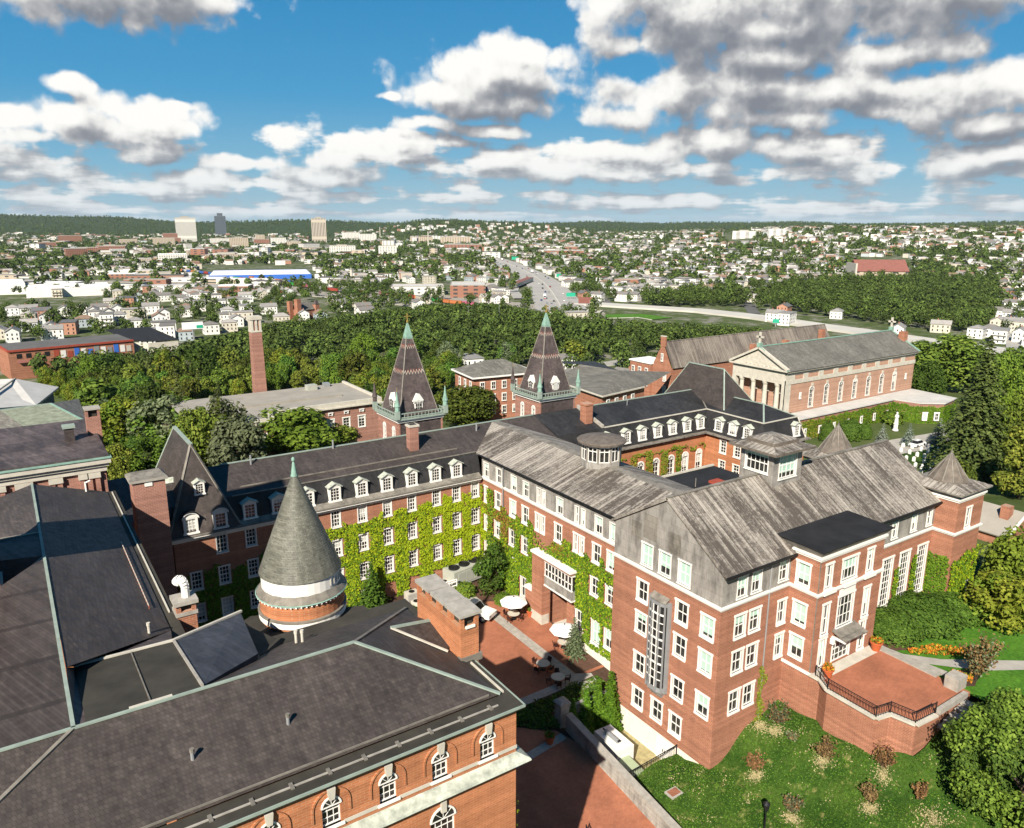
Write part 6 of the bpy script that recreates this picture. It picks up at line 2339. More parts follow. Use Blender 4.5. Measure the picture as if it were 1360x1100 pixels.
# ================================================================== terrace in front of the bay
def terrace():
 t = thing('terrace', 'raised red brick terrace with brick retaining wall in front of the bay', 'terrace')
 o = [(57.55, 37.1), (57.55, 36.0), (56.7, 34.7), (56.55, 30.0), (58.1, 29.7), (58.5, 27.7), (61.2, 27.5), (67.1, 27.6), (67.3, 37.1)]
 z = 8.05
 m = MB()
 for i in range(len(o) - 1):
  a, b = o[i], o[i + 1]
  m.poly([(*a, -1), (*b, -1), (*b, z), (*a, z)], 'brick_red')
 m.build('wall', t)
 m = MB()
 m.poly([(x, y, z) for x, y in o], 'brick_paving')
 m.build('paving', t)
 c = MB()
 for i in range(len(o) - 3):
  a, b = Vector((*o[i], z + .06)), Vector((*o[i + 1], z + .06 + 0.003 * i))
  c.beam(a, b, 0.5, 0.16, 'stone')
 c.beam((67.3, 37, z + .05), (67.2, 30.5, z + .05), 0.9, 0.14, 'stone_grey')
 c.box(57.6, 67.3, 35.9, 37.05, z, z + .05, 'stone')
 c.beam((67.6, 35.4, z - .1), (68.3, 30, z - .1), 0.9, 0.14, 'stone_grey')
 for i in range(5):
  c.box(61.5 + i * .9, 62.35 + i * .9, 26.3, 27.45, 6.8 + i * .22, 7.0 + i * .22, 'stone_grey')
 c.box(66.0, 67.5, 28.2, 29.4, z, z + 1.2, 'stone_grey')
 c.box(61.5, 66.0, 27.3, 27.7, z, z + .5, 'stone_grey')
 c.build('coping', t)
 return o, z

TERR, TZ = terrace()

def railing(name, label, pts, h=1.0, group=None, step=0.28):
 t = thing(name, label, 'railing', group=group)
 m = MB()
 for i in range(len(pts) - 1):
  a, b = Vector(pts[i]), Vector(pts[i + 1])
  L = (b - a).length
  for k in range(int(L / step) + 1):
   q = a.lerp(b, min(1, k * step / L))
   m.bar(q, q + Vector((0, 0, h)), 0.016, 'black_metal', 4, cap=False)
  m.beam(a + Vector((0, 0, 0.12)), b + Vector((0, 0, 0.12)), 0.04, 0.04, 'black_metal')
  m.beam(a + Vector((0, 0, h * .86)), b + Vector((0, 0, h * .86)), 0.03, 0.03, 'black_metal')
 m.build('bars', t)
 m = MB()
 for i in range(len(pts) - 1):
  m.beam(Vector(pts[i]) + Vector((0, 0, h)), Vector(pts[i + 1]) + Vector((0, 0, h)), 0.07, 0.05, 'black_metal')
 for p in pts:
  m.bar(p, Vector(p) + Vector((0, 0, h + .08)), 0.045, 'black_metal', 6)
 m.build('handrail', t)

zr = TZ + 0.14
railing('railing', 'black iron railing along the edge of the red brick terrace', [(57.7, 36.6, zr), (57.55, 36.0, zr), (56.75, 34.7, zr), (56.6, 30.05, zr), (58.2, 29.75, zr), (58.6, 27.8, zr), (61.3, 27.6, zr)])
railing('railing', 'low black railing closing the service yard at the foot of the brick gable', [(41.2, 44.15, -1.45), (44.5, 44.1, -1.25), (48.2, 44.0, -0.9)], 1.1)
railing('railing', 'short black railing beside the white generator on the stone wall side', [(41.3, 44.2, -1.4), (41.3, 47.2, -1.4), (41.3, 51.5, -1.0)], 0.7)
railing('railing', 'small black railing on the shaded red walkway below the front building', [(34.8, 41.0, patio_z(0, 41)), (34.2, 38.6, patio_z(0, 38.6))], 1.0)

def pot(label, x, y, z, s=1.0, flowers='flower_mix', group=None):
 t = thing('flower_pot', label, 'flower pot', (x, y, z), group=group)
 m = MB()
 m.lathe([(0.34 * s, 0), (0.50 * s, 0.72 * s), (0.58 * s, 0.74 * s), (0.58 * s, 0.88 * s), (0.48 * s, 0.88 * s), (0.45 * s, 0.78 * s)], 'terracotta', 18)
 m.build('pot', t)
 rng = random.Random(int(x * 10))
 m = MB()
 for i in range(150):
  a, r = rng.random() * 6.28, sqrt(rng.random()) * 0.52 * s
  c = Vector((cos(a) * r, sin(a) * r, (0.85 + rng.random() * 0.42) * s))
  leafquad(m, c, 0.10 * s, rng, flowers if rng.random() < 0.5 else 'leaf_bright')
 m.build('plant', t)

def leafquad(m, c, s, rng, mat, nrm=None, jit=1.0, asp=1.0):
 if nrm is None:
  n = Vector((rng.gauss(0, 1), rng.gauss(0, 1), rng.gauss(0.35, 1)))
 else:
  n = Vector(nrm) + Vector((rng.gauss(0, jit), rng.gauss(0, jit), rng.gauss(0, jit)))
 n.normalize()
 u = n.orthogonal().normalized()
 w = n.cross(u)
 a = rng.random() * 6.28
 u, w = u * cos(a) + w * sin(a), w * cos(a) - u * sin(a)
 u, w = u * s * (0.7 + 0.6 * rng.random()), w * s * asp * (0.7 + 0.6 * rng.random())
 b = len(m.v)
 c = Vector(c)
 m.v += [tuple(c - u), tuple(c - w * 0.8 + u * .1), tuple(c + u), tuple(c + w * 0.8 + u * .1)]
 m.f.append((b, b + 1, b + 2, b + 3))
 m.m.append(m.mi(mat))

pot('terracotta pot of orange flowers at the right of the terrace door', 66.5, 36.2, TZ + .05, 1.05)
pot('terracotta pot of orange flowers at the left end of the terrace railing', 58.6, 36.0, TZ + .05, 0.95)
pot('terracotta pot of green leaves by the arched entrance porch', *on(704, 818, patio_z), 0.9, 'leaf_bright')
pot('shaded terracotta pot beside the stone gate pier', *on(730, 987, patio_z), 0.9, 'leaf_yew')

# stone wall with gate pier beside the walkway
t = thing('stone_wall', 'pale granite wall running down beside the red brick walkway', 'wall')
m = MB()
pts = [(40.75, 51.2), (40.75, 44), (40.75, 36), (40.75, 28), (40.75, 12)]
for (a, b) in zip(pts[:-1], pts[1:]):
 za, zb = patio_z(*a), patio_z(*b)
 m.hexa([(40.5, a[1], za - 2.5), (41.05, a[1], za - 2.5), (41.05, b[1], zb - 2.5), (40.5, b[1], zb - 2.5), (40.5, a[1], za + 1.55), (41.05, a[1], za + 1.55), (41.05, b[1], zb + 1.55), (40.5, b[1], zb + 1.55)], 'concrete_block')
m.build('wall', t)
m = MB()
for (a, b) in zip(pts[:-1], pts[1:]):
 m.beam((40.78, a[1], patio_z(*a) + 1.62), (40.78, b[1], patio_z(*b) + 1.62), 0.72, 0.14, 'stone_grey')
m.build('coping', t)
t = thing('gate_pier', 'square granite gate pier at the upper end of the stone wall', 'pillar', (40.6, 52.0, patio_z(0, 52)))
m = MB()
m.box(-.5, .5, -.5, .5, -.2, 2.3, 'concrete_block')
m.build('pier', t)
m = MB()
m.box(-.62, .62, -.62, .62, 2.3, 2.5, 'stone_grey')
m.hexa([(-.62, -.62, 2.5), (.62, -.62, 2.5), (.62, .62, 2.5), (-.62, .62, 2.5), (-.3, -.3, 2.7), (.3, -.3, 2.7), (.3, .3, 2.7), (-.3, .3, 2.7)], 'stone_grey')
m.build('cap', t)

t = thing('yard_wall', 'low retaining wall behind the cedars at the upper end of the service yard', 'wall')
m = MB()
m.box(40.9, 48.35, 53.3, 53.7, -3, 1.0, 'concrete_block')
m.build('wall', t)
t = None

# service yard machines
def generator():
 t = thing('generator', 'white generator cabinet with exhaust silencer in the yard below the gable', 'generator', (44.3, 48.6, -2.7), radians(88))
 m = MB()
 m.box(-1.9, 1.7, -1.0, 1.0, 0.3, 2.5, 'white_trim')
 m.box(-1.5, 1.5, -0.9, 0.9, 0.0, 0.3, 'concrete')
 m.box(-1.8, -.2, -1.06, -1.0, .5, 2.2, 'white_base')
 m.box(0.0, 1.5, -1.06, -1.0, .5, 2.2, 'white_base')
 m.build('cabinet', t)
 m = MB()
 m.bar((-1.0, 0.2, 2.72), (0.9, 0.2, 2.72), 0.22, 'grey_metal', 12)
 m.bar((0.9, 0.2, 2.72), (1.3, 0.2, 2.72), 0.08, 'black_metal', 8)
 m.bar((-1.0, 0.2, 2.72), (-1.2, 0.2, 2.95), 0.1, 'black_metal', 8)
 m.build('silencer', t)
 t = thing('transformer', 'pale green transformer box behind the black railing in the yard', 'transformer', (43.1, 45.6, -2.7))
 m = MB()
 m.hexa([(-1.5, -1.1, 0), (1.5, -1.1, 0), (1.5, 1.1, 0), (-1.5, 1.1, 0), (-1.5, -1.1, 1.35), (1.5, -1.1, 1.35), (1.5, 1.1, 1.6), (-1.5, 1.1, 1.6)], 'pale_green_paint')
 m.box(-1.6, 1.6, -1.2, 1.2, -.1, .1, 'concrete')
 m.build('cabinet', t)
 m = MB()
 m.box(-1.2, 1.2, -1.16, -1.1, .2, 1.2, 'pale_green_paint')
 m.box(-.05, .05, -1.19, -1.16, .5, .9, 'black_metal')
 m.build('door', t)

generator()

def hvac():
 q = on(615, 775, patio_z)
 t = thing('air_conditioner', 'large grey-green chiller with fans on top in the ivy courtyard', 'air conditioner', (q.x + .5, q.y + .6, q.z), radians(10))
 m = MB()
 m.box(-2.6, 2.6, -1.2, 1.2, 0.25, 2.3, 'hvac_grey')
 m.box(-2.4, 2.4, -1.1, 1.1, 0, 0.25, 'black_metal')
 for x in (-1.3, 0, 1.3):
  m.box(x - .6, x + .6, -1.24, -1.2, .5, 2.0, 'hvac_grey')
 m.build('cabinet', t)
 for x in (-1.7, 0, 1.7):
  m = MB()
  m.lathe([(0.7, 2.3), (0.7, 2.55), (0.6, 2.55), (0.55, 2.4), (0.1, 2.42)], 'black_metal', 18, (x, 0))
  m.build('fan', t)
 for i, (px, py, lab) in enumerate(((547, 797, 'white condenser unit nearest the dark slate roof edge in the courtyard'), (571, 790, 'white condenser box between the shrubs and the large chiller'), (590, 783, 'small white condenser box touching the large grey-green chiller'), (556, 808, 'low two-fan condenser lying nearest the wide chimney'))):
  q = on(px, py, patio_z)
  t = thing('condenser', lab, 'air conditioner', (q.x, q.y, q.z), radians(8 * i))
  m = MB()
  m.box(-.8, .8, -.55, .55, .1, 1.15, 'stone')
  m.box(-.7, .7, -.5, .5, 0, .1, 'concrete')
  for k in range(6):
   m.box(-.72, .72, -.58, -.55, .22 + k * .15, .27 + k * .15, 'grey_metal')
  m.build('cabinet', t)
  m = MB()
  for x in ((-.4, .4) if i == 3 else (0,)):
   m.lathe([(0.36, 1.15), (0.36, 1.22), (0.3, 1.22), (0.28, 1.17), (0.05, 1.18)], 'black_metal', 14, (x, 0))
  m.build('fan', t)
 t = thing('pipe_rack', 'white pipe frame beside the grey-green chiller', 'pipes', tuple(on(596, 790, patio_z)))
 m = MB()
 for x in (0, 1.1, 2.2):
  m.bar((x - 1, 0, 0), (x - 1, 0, 1.8), 0.07, 'white_trim')
 for z in (1.0, 1.5, 1.8):
  m.bar((-1, 0, z), (1.2, 0, z), 0.08, 'white_trim')
 m.build('pipes', t)

hvac()

# pickup parked in the courtyard
def pickup():
 q = on(629, 818, patio_z)
 t = thing('pickup_truck', 'white pickup truck parked in the shaded courtyard behind the wide chimney', 'truck', tuple(q), radians(-62))
 m = MB()
 m.box(-2.7, 2.7, -.95, .95, .55, 1.05, 'white_trim')
 m.hexa([(1.15, -.93, 1.05), (2.65, -.9, 1.05), (2.65, .9, 1.05), (1.15, .93, 1.05), (1.15, -.9, 1.25), (2.6, -.82, 1.15), (2.6, .82, 1.15), (1.15, .9, 1.25)], 'white_trim')
 for s in (-.95, .83):
  m.box(-2.7, -.75, s, s + .12, 1.05, 1.4, 'white_trim')
 m.box(-2.7, -2.6, -.83, .83, 1.05, 1.4, 'white_trim')
 m.hexa([(-.75, -.92, 1.05), (1.15, -.92, 1.05), (1.15, .92, 1.05), (-.75, .92, 1.05), (-.6, -.75, 1.9), (.45, -.75, 1.9), (.45, .75, 1.9), (-.6, .75, 1.9)], 'white_trim')
 m.box(-2.55, -.8, -.8, .8, 1.06, 1.08, 'black_metal')
 m.build('body', t)
 m = MB()
 m.poly([(1.14, -.82, 1.12), (1.14, .82, 1.12), (.52, .7, 1.84), (.52, -.7, 1.84)], 'black_metal')
 for s in (-1, 1):
  m.poly([(-.6, s * .915, 1.15), (.95, s * .915, 1.15), (.4, s * .785, 1.8), (-.5, s * .785, 1.8)], 'black_metal')
 m.build('window', t)
 for x in (-1.75, 1.75):
  for s in (-1, 1):
   w = MB()
   w.bar((x, s * .75, .4), (x, s * .98, .4), .4, 'black_metal', 16)
   w.bar((x, s * .97, .4), (x, s * .99, .4), .22, 'grey_metal', 12)
   w.build('wheel', t)
 for s in (-.7, .7):
  w = MB()
  w.box(2.66, 2.72, s - .18, s + .18, .8, 1.0, 'grey_metal')
  w.build('headlight', t)

pickup()

def patio_table():
 t = thing('patio_table', 'round patio table', 'table')
 m = MB()
 m.lathe([(0.0, 0.70), (0.72, 0.70), (0.74, 0.72), (0.74, 0.75), (0.0, 0.76)], 'stone', 24, cap=False)
 m.build('tabletop', t)
 m = MB()
 m.bar((0, 0, 0.0), (0, 0, .7), 0.05, 'black_metal', 8)
 m.lathe([(0.4, 0), (0.38, .05), (.06, .1)], 'black_metal', 14)
 m.build('base', t)
 return t

def patio_chair():
 t = thing('patio_chair', 'dark chair', 'chair')
 m = MB()
 m.box(-.24, .24, -.24, .24, .42, .47, 'dark_wood')
 m.build('seat', t)
 m = MB()
 m.hexa([(-.24, .22, .47), (.24, .22, .47), (.24, .26, .47), (-.24, .26, .47), (-.24, .32, .92), (.24, .32, .92), (.24, .36, .92), (-.24, .36, .92)], 'dark_wood')
 m.build('backrest', t)
 for x in (-.21, .21):
  for y in (-.21, .21):
   m = MB()
   m.bar((x, y, 0), (x, y, .43), .025, 'dark_wood', 5)
   m.build('leg', t)
 for x in (-.27, .27):
  m = MB()
  m.box(x - .025, x + .025, -.22, .26, .62, .66, 'dark_wood')
  m.bar((x, -.2, .45), (x, -.2, .63), .02, 'dark_wood', 5)
  m.build('armrest', t)
 return t

def umbrella():
 t = thing('parasol', 'parasol', 'umbrella')
 m = MB()
 n = 8
 R = 1.65
 for i in range(n):
  a0, a1 = 2 * pi * i / n, 2 * pi * (i + 1) / n
  for f0, f1, za, zb in ((0.0, .5, 2.85, 2.66), (.5, 1.0, 2.66, 2.28)):
   m.poly([(cos(a0) * R * f0, sin(a0) * R * f0, za), (cos(a0) * R * f1, sin(a0) * R * f1, zb), (cos(a1) * R * f1, sin(a1) * R * f1, zb), (cos(a1) * R * f0, sin(a1) * R * f0, za)] if f0 else
                   [(0, 0, za), (cos(a0) * R * f1, sin(a0) * R * f1, zb), (cos(a1) * R * f1, sin(a1) * R * f1, zb)], 'umbrella_white')
  m.poly([(cos(a0) * R, sin(a0) * R, 2.28), (cos(a0) * R * 1.01, sin(a0) * R * 1.01, 2.14), (cos(a1) * R * 1.01, sin(a1) * R * 1.01, 2.14), (cos(a1) * R, sin(a1) * R, 2.28)], 'umbrella_white')
 m.build('canopy', t)
 for i in range(n):
  r = MB()
  a0 = 2 * pi * i / n
  r.bar((0, 0, 2.80), (cos(a0) * R, sin(a0) * R, 2.24), .014, 'grey_metal', 4)
  r.build('rib', t)
 m = MB()
 m.bar((0, 0, .1), (0, 0, 2.9), .03, 'grey_metal', 8)
 m.build('pole', t)
 m = MB()
 m.bar((0, 0, 2.85), (0, 0, 3.0), .06, 'black_metal', 8)
 m.build('finial', t)
 return t

_t, _c, _u = patio_table(), patio_chair(), umbrella()
spots = [((682, 822), 'round table under the parasol beside the entrance porch', True), ((749, 860), 'round table under the parasol beside the bluish spruce', True),
         ((721, 889), 'round table in shade, farther from the gate, without a parasol', False), ((741, 907), 'round table in shade nearest the gate, without a parasol', False)]
first = True
for k, ((px, py), lab, par) in enumerate(spots):
 q = on(px, py, patio_z)
 if k == 0:
  tb = _t
  tb.location = q
  tb['label'] = lab
 else:
  tb = dup(_t, q, 0.3 * k, None, lab)
 tb['group'] = 'patio tables'
 where = lab.split('table ')[1].split(', without')[0]
 for i in range(4):
  a = 0.5 + k * 0.7 + i * pi / 2
  loc = q + Vector((cos(a) * 0.98, sin(a) * 0.98, 0))
  cl = 'dark patio chair drawn up to the round table ' + where
  if first:
   ch = _c
   ch.location = loc
   ch.rotation_euler.z = a - pi / 2
   ch['label'] = cl
   first = False
  else:
   ch = dup(_c, loc, a - pi / 2, None, cl)
  ch['group'] = 'patio chairs ' + where
 if par:
  lb = 'white parasol ' + ('nearer the entrance porch and pickup' if k == 0 else 'next to the bluish spruce')
  if k == 0:
   _u.location = q
   _u['label'] = lb
   _u['group'] = 'white parasols'
  else:
   dup(_u, q, 0.2, None, lb)

q = on(1014, 1115, lawn_z)
t = thing('lamp_post', 'black lamp post standing on the rough lawn at the lower edge', 'lamp post', tuple(q))
m = MB()
m.bar((0, 0, 0), (0, 0, 2.7), .06, 'black_metal', 8)
m.lathe([(.16, 0), (.14, .5), (.08, .6)], 'black_metal', 10)
m.build('post', t)
m = MB()
m.lathe([(.1, 2.7), (.2, 2.85), (.26, 3.3), (.3, 3.34), (.05, 3.6)], 'black_metal', 8)
m.build('lamp_head', t)
q = on(895, 1053, lawn_z)
t = thing('drain_cover', 'rusty square drain cover set in the lawn', 'drain', tuple(q))
m = MB()
m.box(-.5, .5, -.35, .35, -.2, .1, 'brick_red')
m.build('cover', t)
m = MB()
m.box(-.65, .65, -.5, .5, -.2, .06, 'concrete')
m.build('frame', t)

# ================================================================== ivy
def ivy(label, wall, u0, u1, z0, z1, pick, dens=14, size=0.26, skip=(), seed=1):
 rng = random.Random(seed)
 m = MB()
 n = int((u1 - u0) * (z1 - z0) * dens * 5.2)
 for _ in range(n):
  u, z = rng.uniform(u0, u1), rng.uniform(z0, z1)
  if any(abs(u - s[0]) < s[2] / 2 + .16 and -s[3] / 2 - .12 < z - s[1] < s[3] / 2 + .24 for s in skip):
   continue
  mt = pick(u, z, rng)
  if not mt:
   continue
  bulge = 0.5 + 0.5 * sin(u * 2.1 + 1.7 * sin(z * 1.3)) * sin(z * 2.3 + 0.7 * sin(u * 1.9))
  out = 0.13 + 0.24 * bulge * rng.random() + 0.06 * rng.random()
  nrm = wall.n * 1.0 + Vector((0, 0, 0.55))
  leafquad(m, wall.at(u, z, out), size * .52, rng, mt, nrm, 0.36, 1.0)
 o = m.build('ivy')
 o['label'] = label
 o['category'] = 'ivy'
 return o

def wob(u, s=1.0):
 return sin(u * 0.9) * 0.5 + sin(u * 2.3 + 1) * 0.35 + sin(u * 5.1 + 2) * 0.2

cols = (26.7, 29.9, 33.2, 36.45, 39.75, 43.2, 46.1, 48.9)
sk = [(x, z, 1.2, 2.1) for z in (14.35, 10.7, 6.95, 3.4) for x in (14.1, 17.0, 20.1, 23.4) + cols]
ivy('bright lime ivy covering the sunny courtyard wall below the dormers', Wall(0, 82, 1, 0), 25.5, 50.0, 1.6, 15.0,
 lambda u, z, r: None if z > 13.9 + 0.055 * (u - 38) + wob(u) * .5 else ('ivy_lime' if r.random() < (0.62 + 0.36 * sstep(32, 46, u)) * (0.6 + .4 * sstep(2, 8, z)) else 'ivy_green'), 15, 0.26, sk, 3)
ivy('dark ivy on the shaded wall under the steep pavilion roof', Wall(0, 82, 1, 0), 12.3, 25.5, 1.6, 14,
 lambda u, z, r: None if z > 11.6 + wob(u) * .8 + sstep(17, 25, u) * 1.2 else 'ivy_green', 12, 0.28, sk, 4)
wI = Wall(50.0, 0, 0, -1)
ysI = (81.0, 78.1, 74.7, 72.0, 69.5, 68.4, 65.4, 62.2, 61.1, 58.6, 56.2)
skI = [(-y, 13.8, 0.8 if y in (81, 69.5, 68.4, 62.2, 61.1) else 1.4, 2.2) for y in ysI] + [(-y, z, 1.4, 2.2) for y in (78.2, 74.8, 72.0, 58.75, 56.2) for z in (9.9,)] + [(-81, 9.9, .8, 2.1), (-81, 6.3, .8, 2.1), (-72.2, 4.2, 1.4, 2.8), (-61.2, 4.6, 1.3, 2.7), (-58.3, 4.6, 1.4, 2.7), (-56.2, 4.8, 1.3, 2.3), (-65.2, 4.6, 6.4, 10.2)]

def pickI(u, z, r):
 y = -u
 top = 14.9 if y > 79 else 13.3 + wob(y) * .6 - 1.2 * sstep(71, 68.5, y) * (1 - sstep(66.5, 65, y))
 low = 2.6 if y < 62.6 else 1.6
 if z > top or z < low or (67 < y < 70.2 and z > 10.6 + wob(y * 2) and r.random() < .8):
  return None
 rust = math.exp(-((y - 77) / 2.3) ** 2 - ((z - 11.5) / 2.4) ** 2) + math.exp(-((y - 66.5) / 2.0) ** 2 - ((z - 12.5) / 1.3) ** 2) * .8 + .6 * math.exp(-((y - 81.3) / .6) ** 2) * (z > 12)
 if r.random() < rust * .8:
  return 'ivy_rust'
 if y > 80.6 and z < 11.8 + (y - 81):
  return 'ivy_lime'
 return 'ivy_green' if r.random() < .75 else 'ivy_lime'

ivy('green and rust-red ivy climbing the courtyard wing below its grey attic', wI, -82, -54.1, 1.6, 15.2, pickI, 15, 0.25, skI, 5)
skK = [(x, 11.6, 1.5, 4.4) for x in (75.0, 78.1, 81.3, 84.5, 87.6, 90.7)]
ivy('autumn-tinted ivy around the arched windows of the inner court', Wall(0, 82, 1, 0), 68, 91.8, 7.5, 15.0,
 lambda u, z, r: None if z > 14.4 - 0.3 * sstep(84, 91, u) + wob(u) * .5 or (u > 86.5 and 10.3 + wob(u) * .4 < z < 13.2) else ('ivy_green' if (u > 84 and z < 11) or r.random() < .3 else ('ivy_rust' if r.random() < .25 else 'ivy_autumn')), 12, 0.3, skK, 6)
skJ = [(x, 11.55, 2.0, 5.9) for x in (73.9, 77.1, 80.5)]
ivy('green ivy between the tall windows on the right of the gabled hall', Wall(0, 40.1, 1, 0), 71.0, 82.0, 4, 14,
 lambda u, z, r: None if z > 13.2 + wob(u) * .5 or (u < 75 and z > 9) else ('ivy_green' if r.random() < .8 else 'ivy_lime'), 13, 0.25, skJ, 7)
ivy('pale green ivy on the end turret of the gabled hall', Wall(0, 37.75, 1, 0), 82.0, 87.35, 5, 14.2, lambda u, z, r: None if z > 12.8 + wob(u) * .4 + .12 * (u - 82) or (abs(u - 86.1) < .35 and abs(z - 9) < .8) else ('ivy_lime' if r.random() < .4 else 'ivy_green'), 14, 0.25, (), 8)
ivy('ivy on the narrow left side of the end turret', Wall(82.0, 0, 0, -1), -40.1, -37.75, 5, 14, lambda u, z, r: None if z > 13.2 + wob(u) * .3 else 'ivy_green', 14, 0.25, (), 9)
skC = [(153.5 + i * 5.6, 0.9, 0.9, 1.7) for i in range(7)]
ivy('autumn and green ivy along the low range below the chapel', Wall(0, 107.2, 1, 0), 149.0, 190.4, -3, 4.0, lambda u, z, r: None if z > 3.5 + wob(u) * .35 else ('ivy_autumn' if r.random() < .55 - .45 * sstep(152, 176, u) else 'ivy_green'), 7, 0.36, skC, 10)
wA = Wall(191.5, 101.2, (196.5 - 191.5) / 6.22, (97.5 - 101.2) / 6.22)
ivy('ivy on the angled end of the low range below the chapel', wA, -0.6, 6.2, -3, 4, lambda u, z, r: None if z > 3.4 + wob(u) * .3 else 'ivy_green', 8, 0.36, [(1.6, .9, 1.2, 2), (4.5, .9, 1.2, 2)], 11)
ivy('ivy on the far right end of the chapel range', Wall(196.5, 97.5, 0.983, 0.186), 0, 9.1, -3, 4, lambda u, z, r: None if z > 3.4 + wob(u) * .3 else 'ivy_green', 7, 0.36, (), 12)
ivy('small yellow vine climbing by the downpipe at the foot of the gabled hall', Wall(0, 40.1, 1, 0), 53.6, 55.3, 2.6, 8.6, lambda u, z, r: None if abs(u - 54.45 - .2 * sin(z * 2)) > .28 + .35 * (z < 5) * r.random() + .4 * (6.6 < z < 7.4) else 'leaf_yellow', 22, 0.17, (), 13)
ivy('thin vine at the lower right corner of the front building', Wall(21.25, 0, 0, 1), 31.4, 33.2, 5, 17, lambda u, z, r: None if u > 32 + .6 * sin(z * 3) or r.random() < .5 else 'ivy_lime', 10, 0.2, (), 14)
ivy('ivy on the short return wall left of the angled end of the chapel range', Wall(190.2, 107.2, 0.212, -0.977), 0, 6.1, -3, 4, lambda u, z, r: None if z > 3.5 + wob(u) * .3 else 'ivy_green', 8, 0.36, (), 15)

def inside(poly, x, y):
 c = False
 n = len(poly)
 for i in range(n):
  (xa, ya), (xb, yb) = poly[i], poly[(i + 1) % n]
  if (ya > y) != (yb > y) and x < (xb - xa) * (y - ya) / (yb - ya) + xa:
   c = not c
 return c

# ================================================================== trees
def crown_mesh(seed, mat, clumps=34, per=70, leaf_s=0.34, shape='round', name='crown', mat2=None):
 """leaf clumps through a crown volume 10 m tall, 4 m in radius"""
 rng = random.Random(seed)
 m = MB()
 for i in range(clumps):
  if shape == 'round':
   while True:
    v = Vector((rng.uniform(-1, 1), rng.uniform(-1, 1), rng.uniform(-1, 1)))
    if 0.25 < v.length < 1:
     break
   v = v.normalized() * (v.length ** 0.45)
   lob = 1 + 0.22 * sin(3 * atan2(v.y, v.x) + seed)
   c = Vector((v.x * 3.1 * lob, v.y * 3.1 * lob, 6.0 + v.z * 3.0))
   rad = rng.uniform(0.8, 1.45)
  elif shape == 'tall':
   z = rng.uniform(1.0, 9.4)
   rr = 2.6 * sin(pi * min(1, max(0.05, (z - .2) / 10)) ** 0.8) + .2
   a = rng.random() * 6.283
   f = rng.random() ** .5
   c = Vector((cos(a) * rr * f, sin(a) * rr * f, z))
   rad = rng.uniform(0.7, 1.2)
  else:
   a = rng.random() * 6.283
   f = rng.random() ** .5 * 3.2
   c = Vector((cos(a) * f, sin(a) * f, rng.uniform(1.0, 9)))
   rad = rng.uniform(0.7, 1.3)
  cm = mat2 if (mat2 and rng.random() < .35) else mat
  for k in range(per):
   d = Vector((rng.gauss(0, 1), rng.gauss(0, 1), rng.gauss(0.25, 1))).normalized()
   p = c + d * rad * (0.72 + 0.4 * rng.random()) * Vector((1, 1, .8)).length / 1.62
   leafquad(m, p, leaf_s, rng, cm, d + Vector((0, 0, .45)), 0.45, 0.8)
 rs = sorted(hypot(v[0], v[1]) for v in m.v)
 k = 4.0 / rs[int(len(rs) * .985)]
 zs = sorted(v[2] for v in m.v)
 z0, z1 = zs[int(len(zs) * .01)], zs[int(len(zs) * .995)]
 lo = 1.6 if shape == 'round' else 0.6
 m.v = [(x * k, y * k, lo + (z - z0) * (10 - lo) / (z1 - z0)) for x, y, z in m.v]
 return m.mesh(name)

def trunk_mesh(seed, limbs=6):
 rng = random.Random(seed)
 m = MB()
 m.bar((0, 0, -.5), (.05, .03, 3.2), 0.26, 'bark', 7, 0.19, cap=False)
 m.bar((.05, .03, 3.2), (0, .1, 7.5), 0.19, 'bark', 6, 0.05)
 for i in range(limbs):
  a = 2 * pi * i / limbs + rng.random()
  z = rng.uniform(2.6, 5)
  e = Vector((cos(a) * 2.3, sin(a) * 2.3, z + rng.uniform(1.6, 3)))
  mid = Vector((cos(a) * 1.0, sin(a) * 1.0, z + .7))
  m.bar((0, .05, z), mid, 0.11, 'bark', 5, 0.08, cap=False)
  m.bar(mid, e, 0.08, 'bark', 5, 0.03)
 return m.mesh('trunk')

def conifer_mesh(seed, mat, tiers=17, per=16, H=10.0, R=2.6, leaf_s=0.3, droop=0.35, name='crown', gap=0.2, z0=0.6):
 rng = random.Random(seed)
 m = MB()
 for t_ in range(tiers):
  f = t_ / (tiers - 1)
  z = z0 + (H - z0) * f
  r = R * (1 - f) ** 0.85 + 0.12
  nb = max(5, int(per * (1 - f * .6)))
  a0 = rng.random() * 6
  for b in range(nb):
   if rng.random() < gap * .5:
    continue
   a = a0 + 2 * pi * b / nb + rng.gauss(0, .12)
   L = r * rng.uniform(.75, 1.12)
   k = max(2, int(L / (leaf_s * 0.9)))
   for s in range(k):
    q = (s + .6) / k
    p = Vector((cos(a) * L * q, sin(a) * L * q, z - droop * L * q * q + rng.gauss(0, .06)))
    for _ in range(2):
     leafquad(m, p + Vector((rng.gauss(0, .14), rng.gauss(0, .14), rng.gauss(0, .05))) * (leaf_s / .3), leaf_s, rng, mat, Vector((cos(a) * .35, sin(a) * .35, 1)), 0.32, 0.7)
 m_ = m.mesh(name)
 return m_

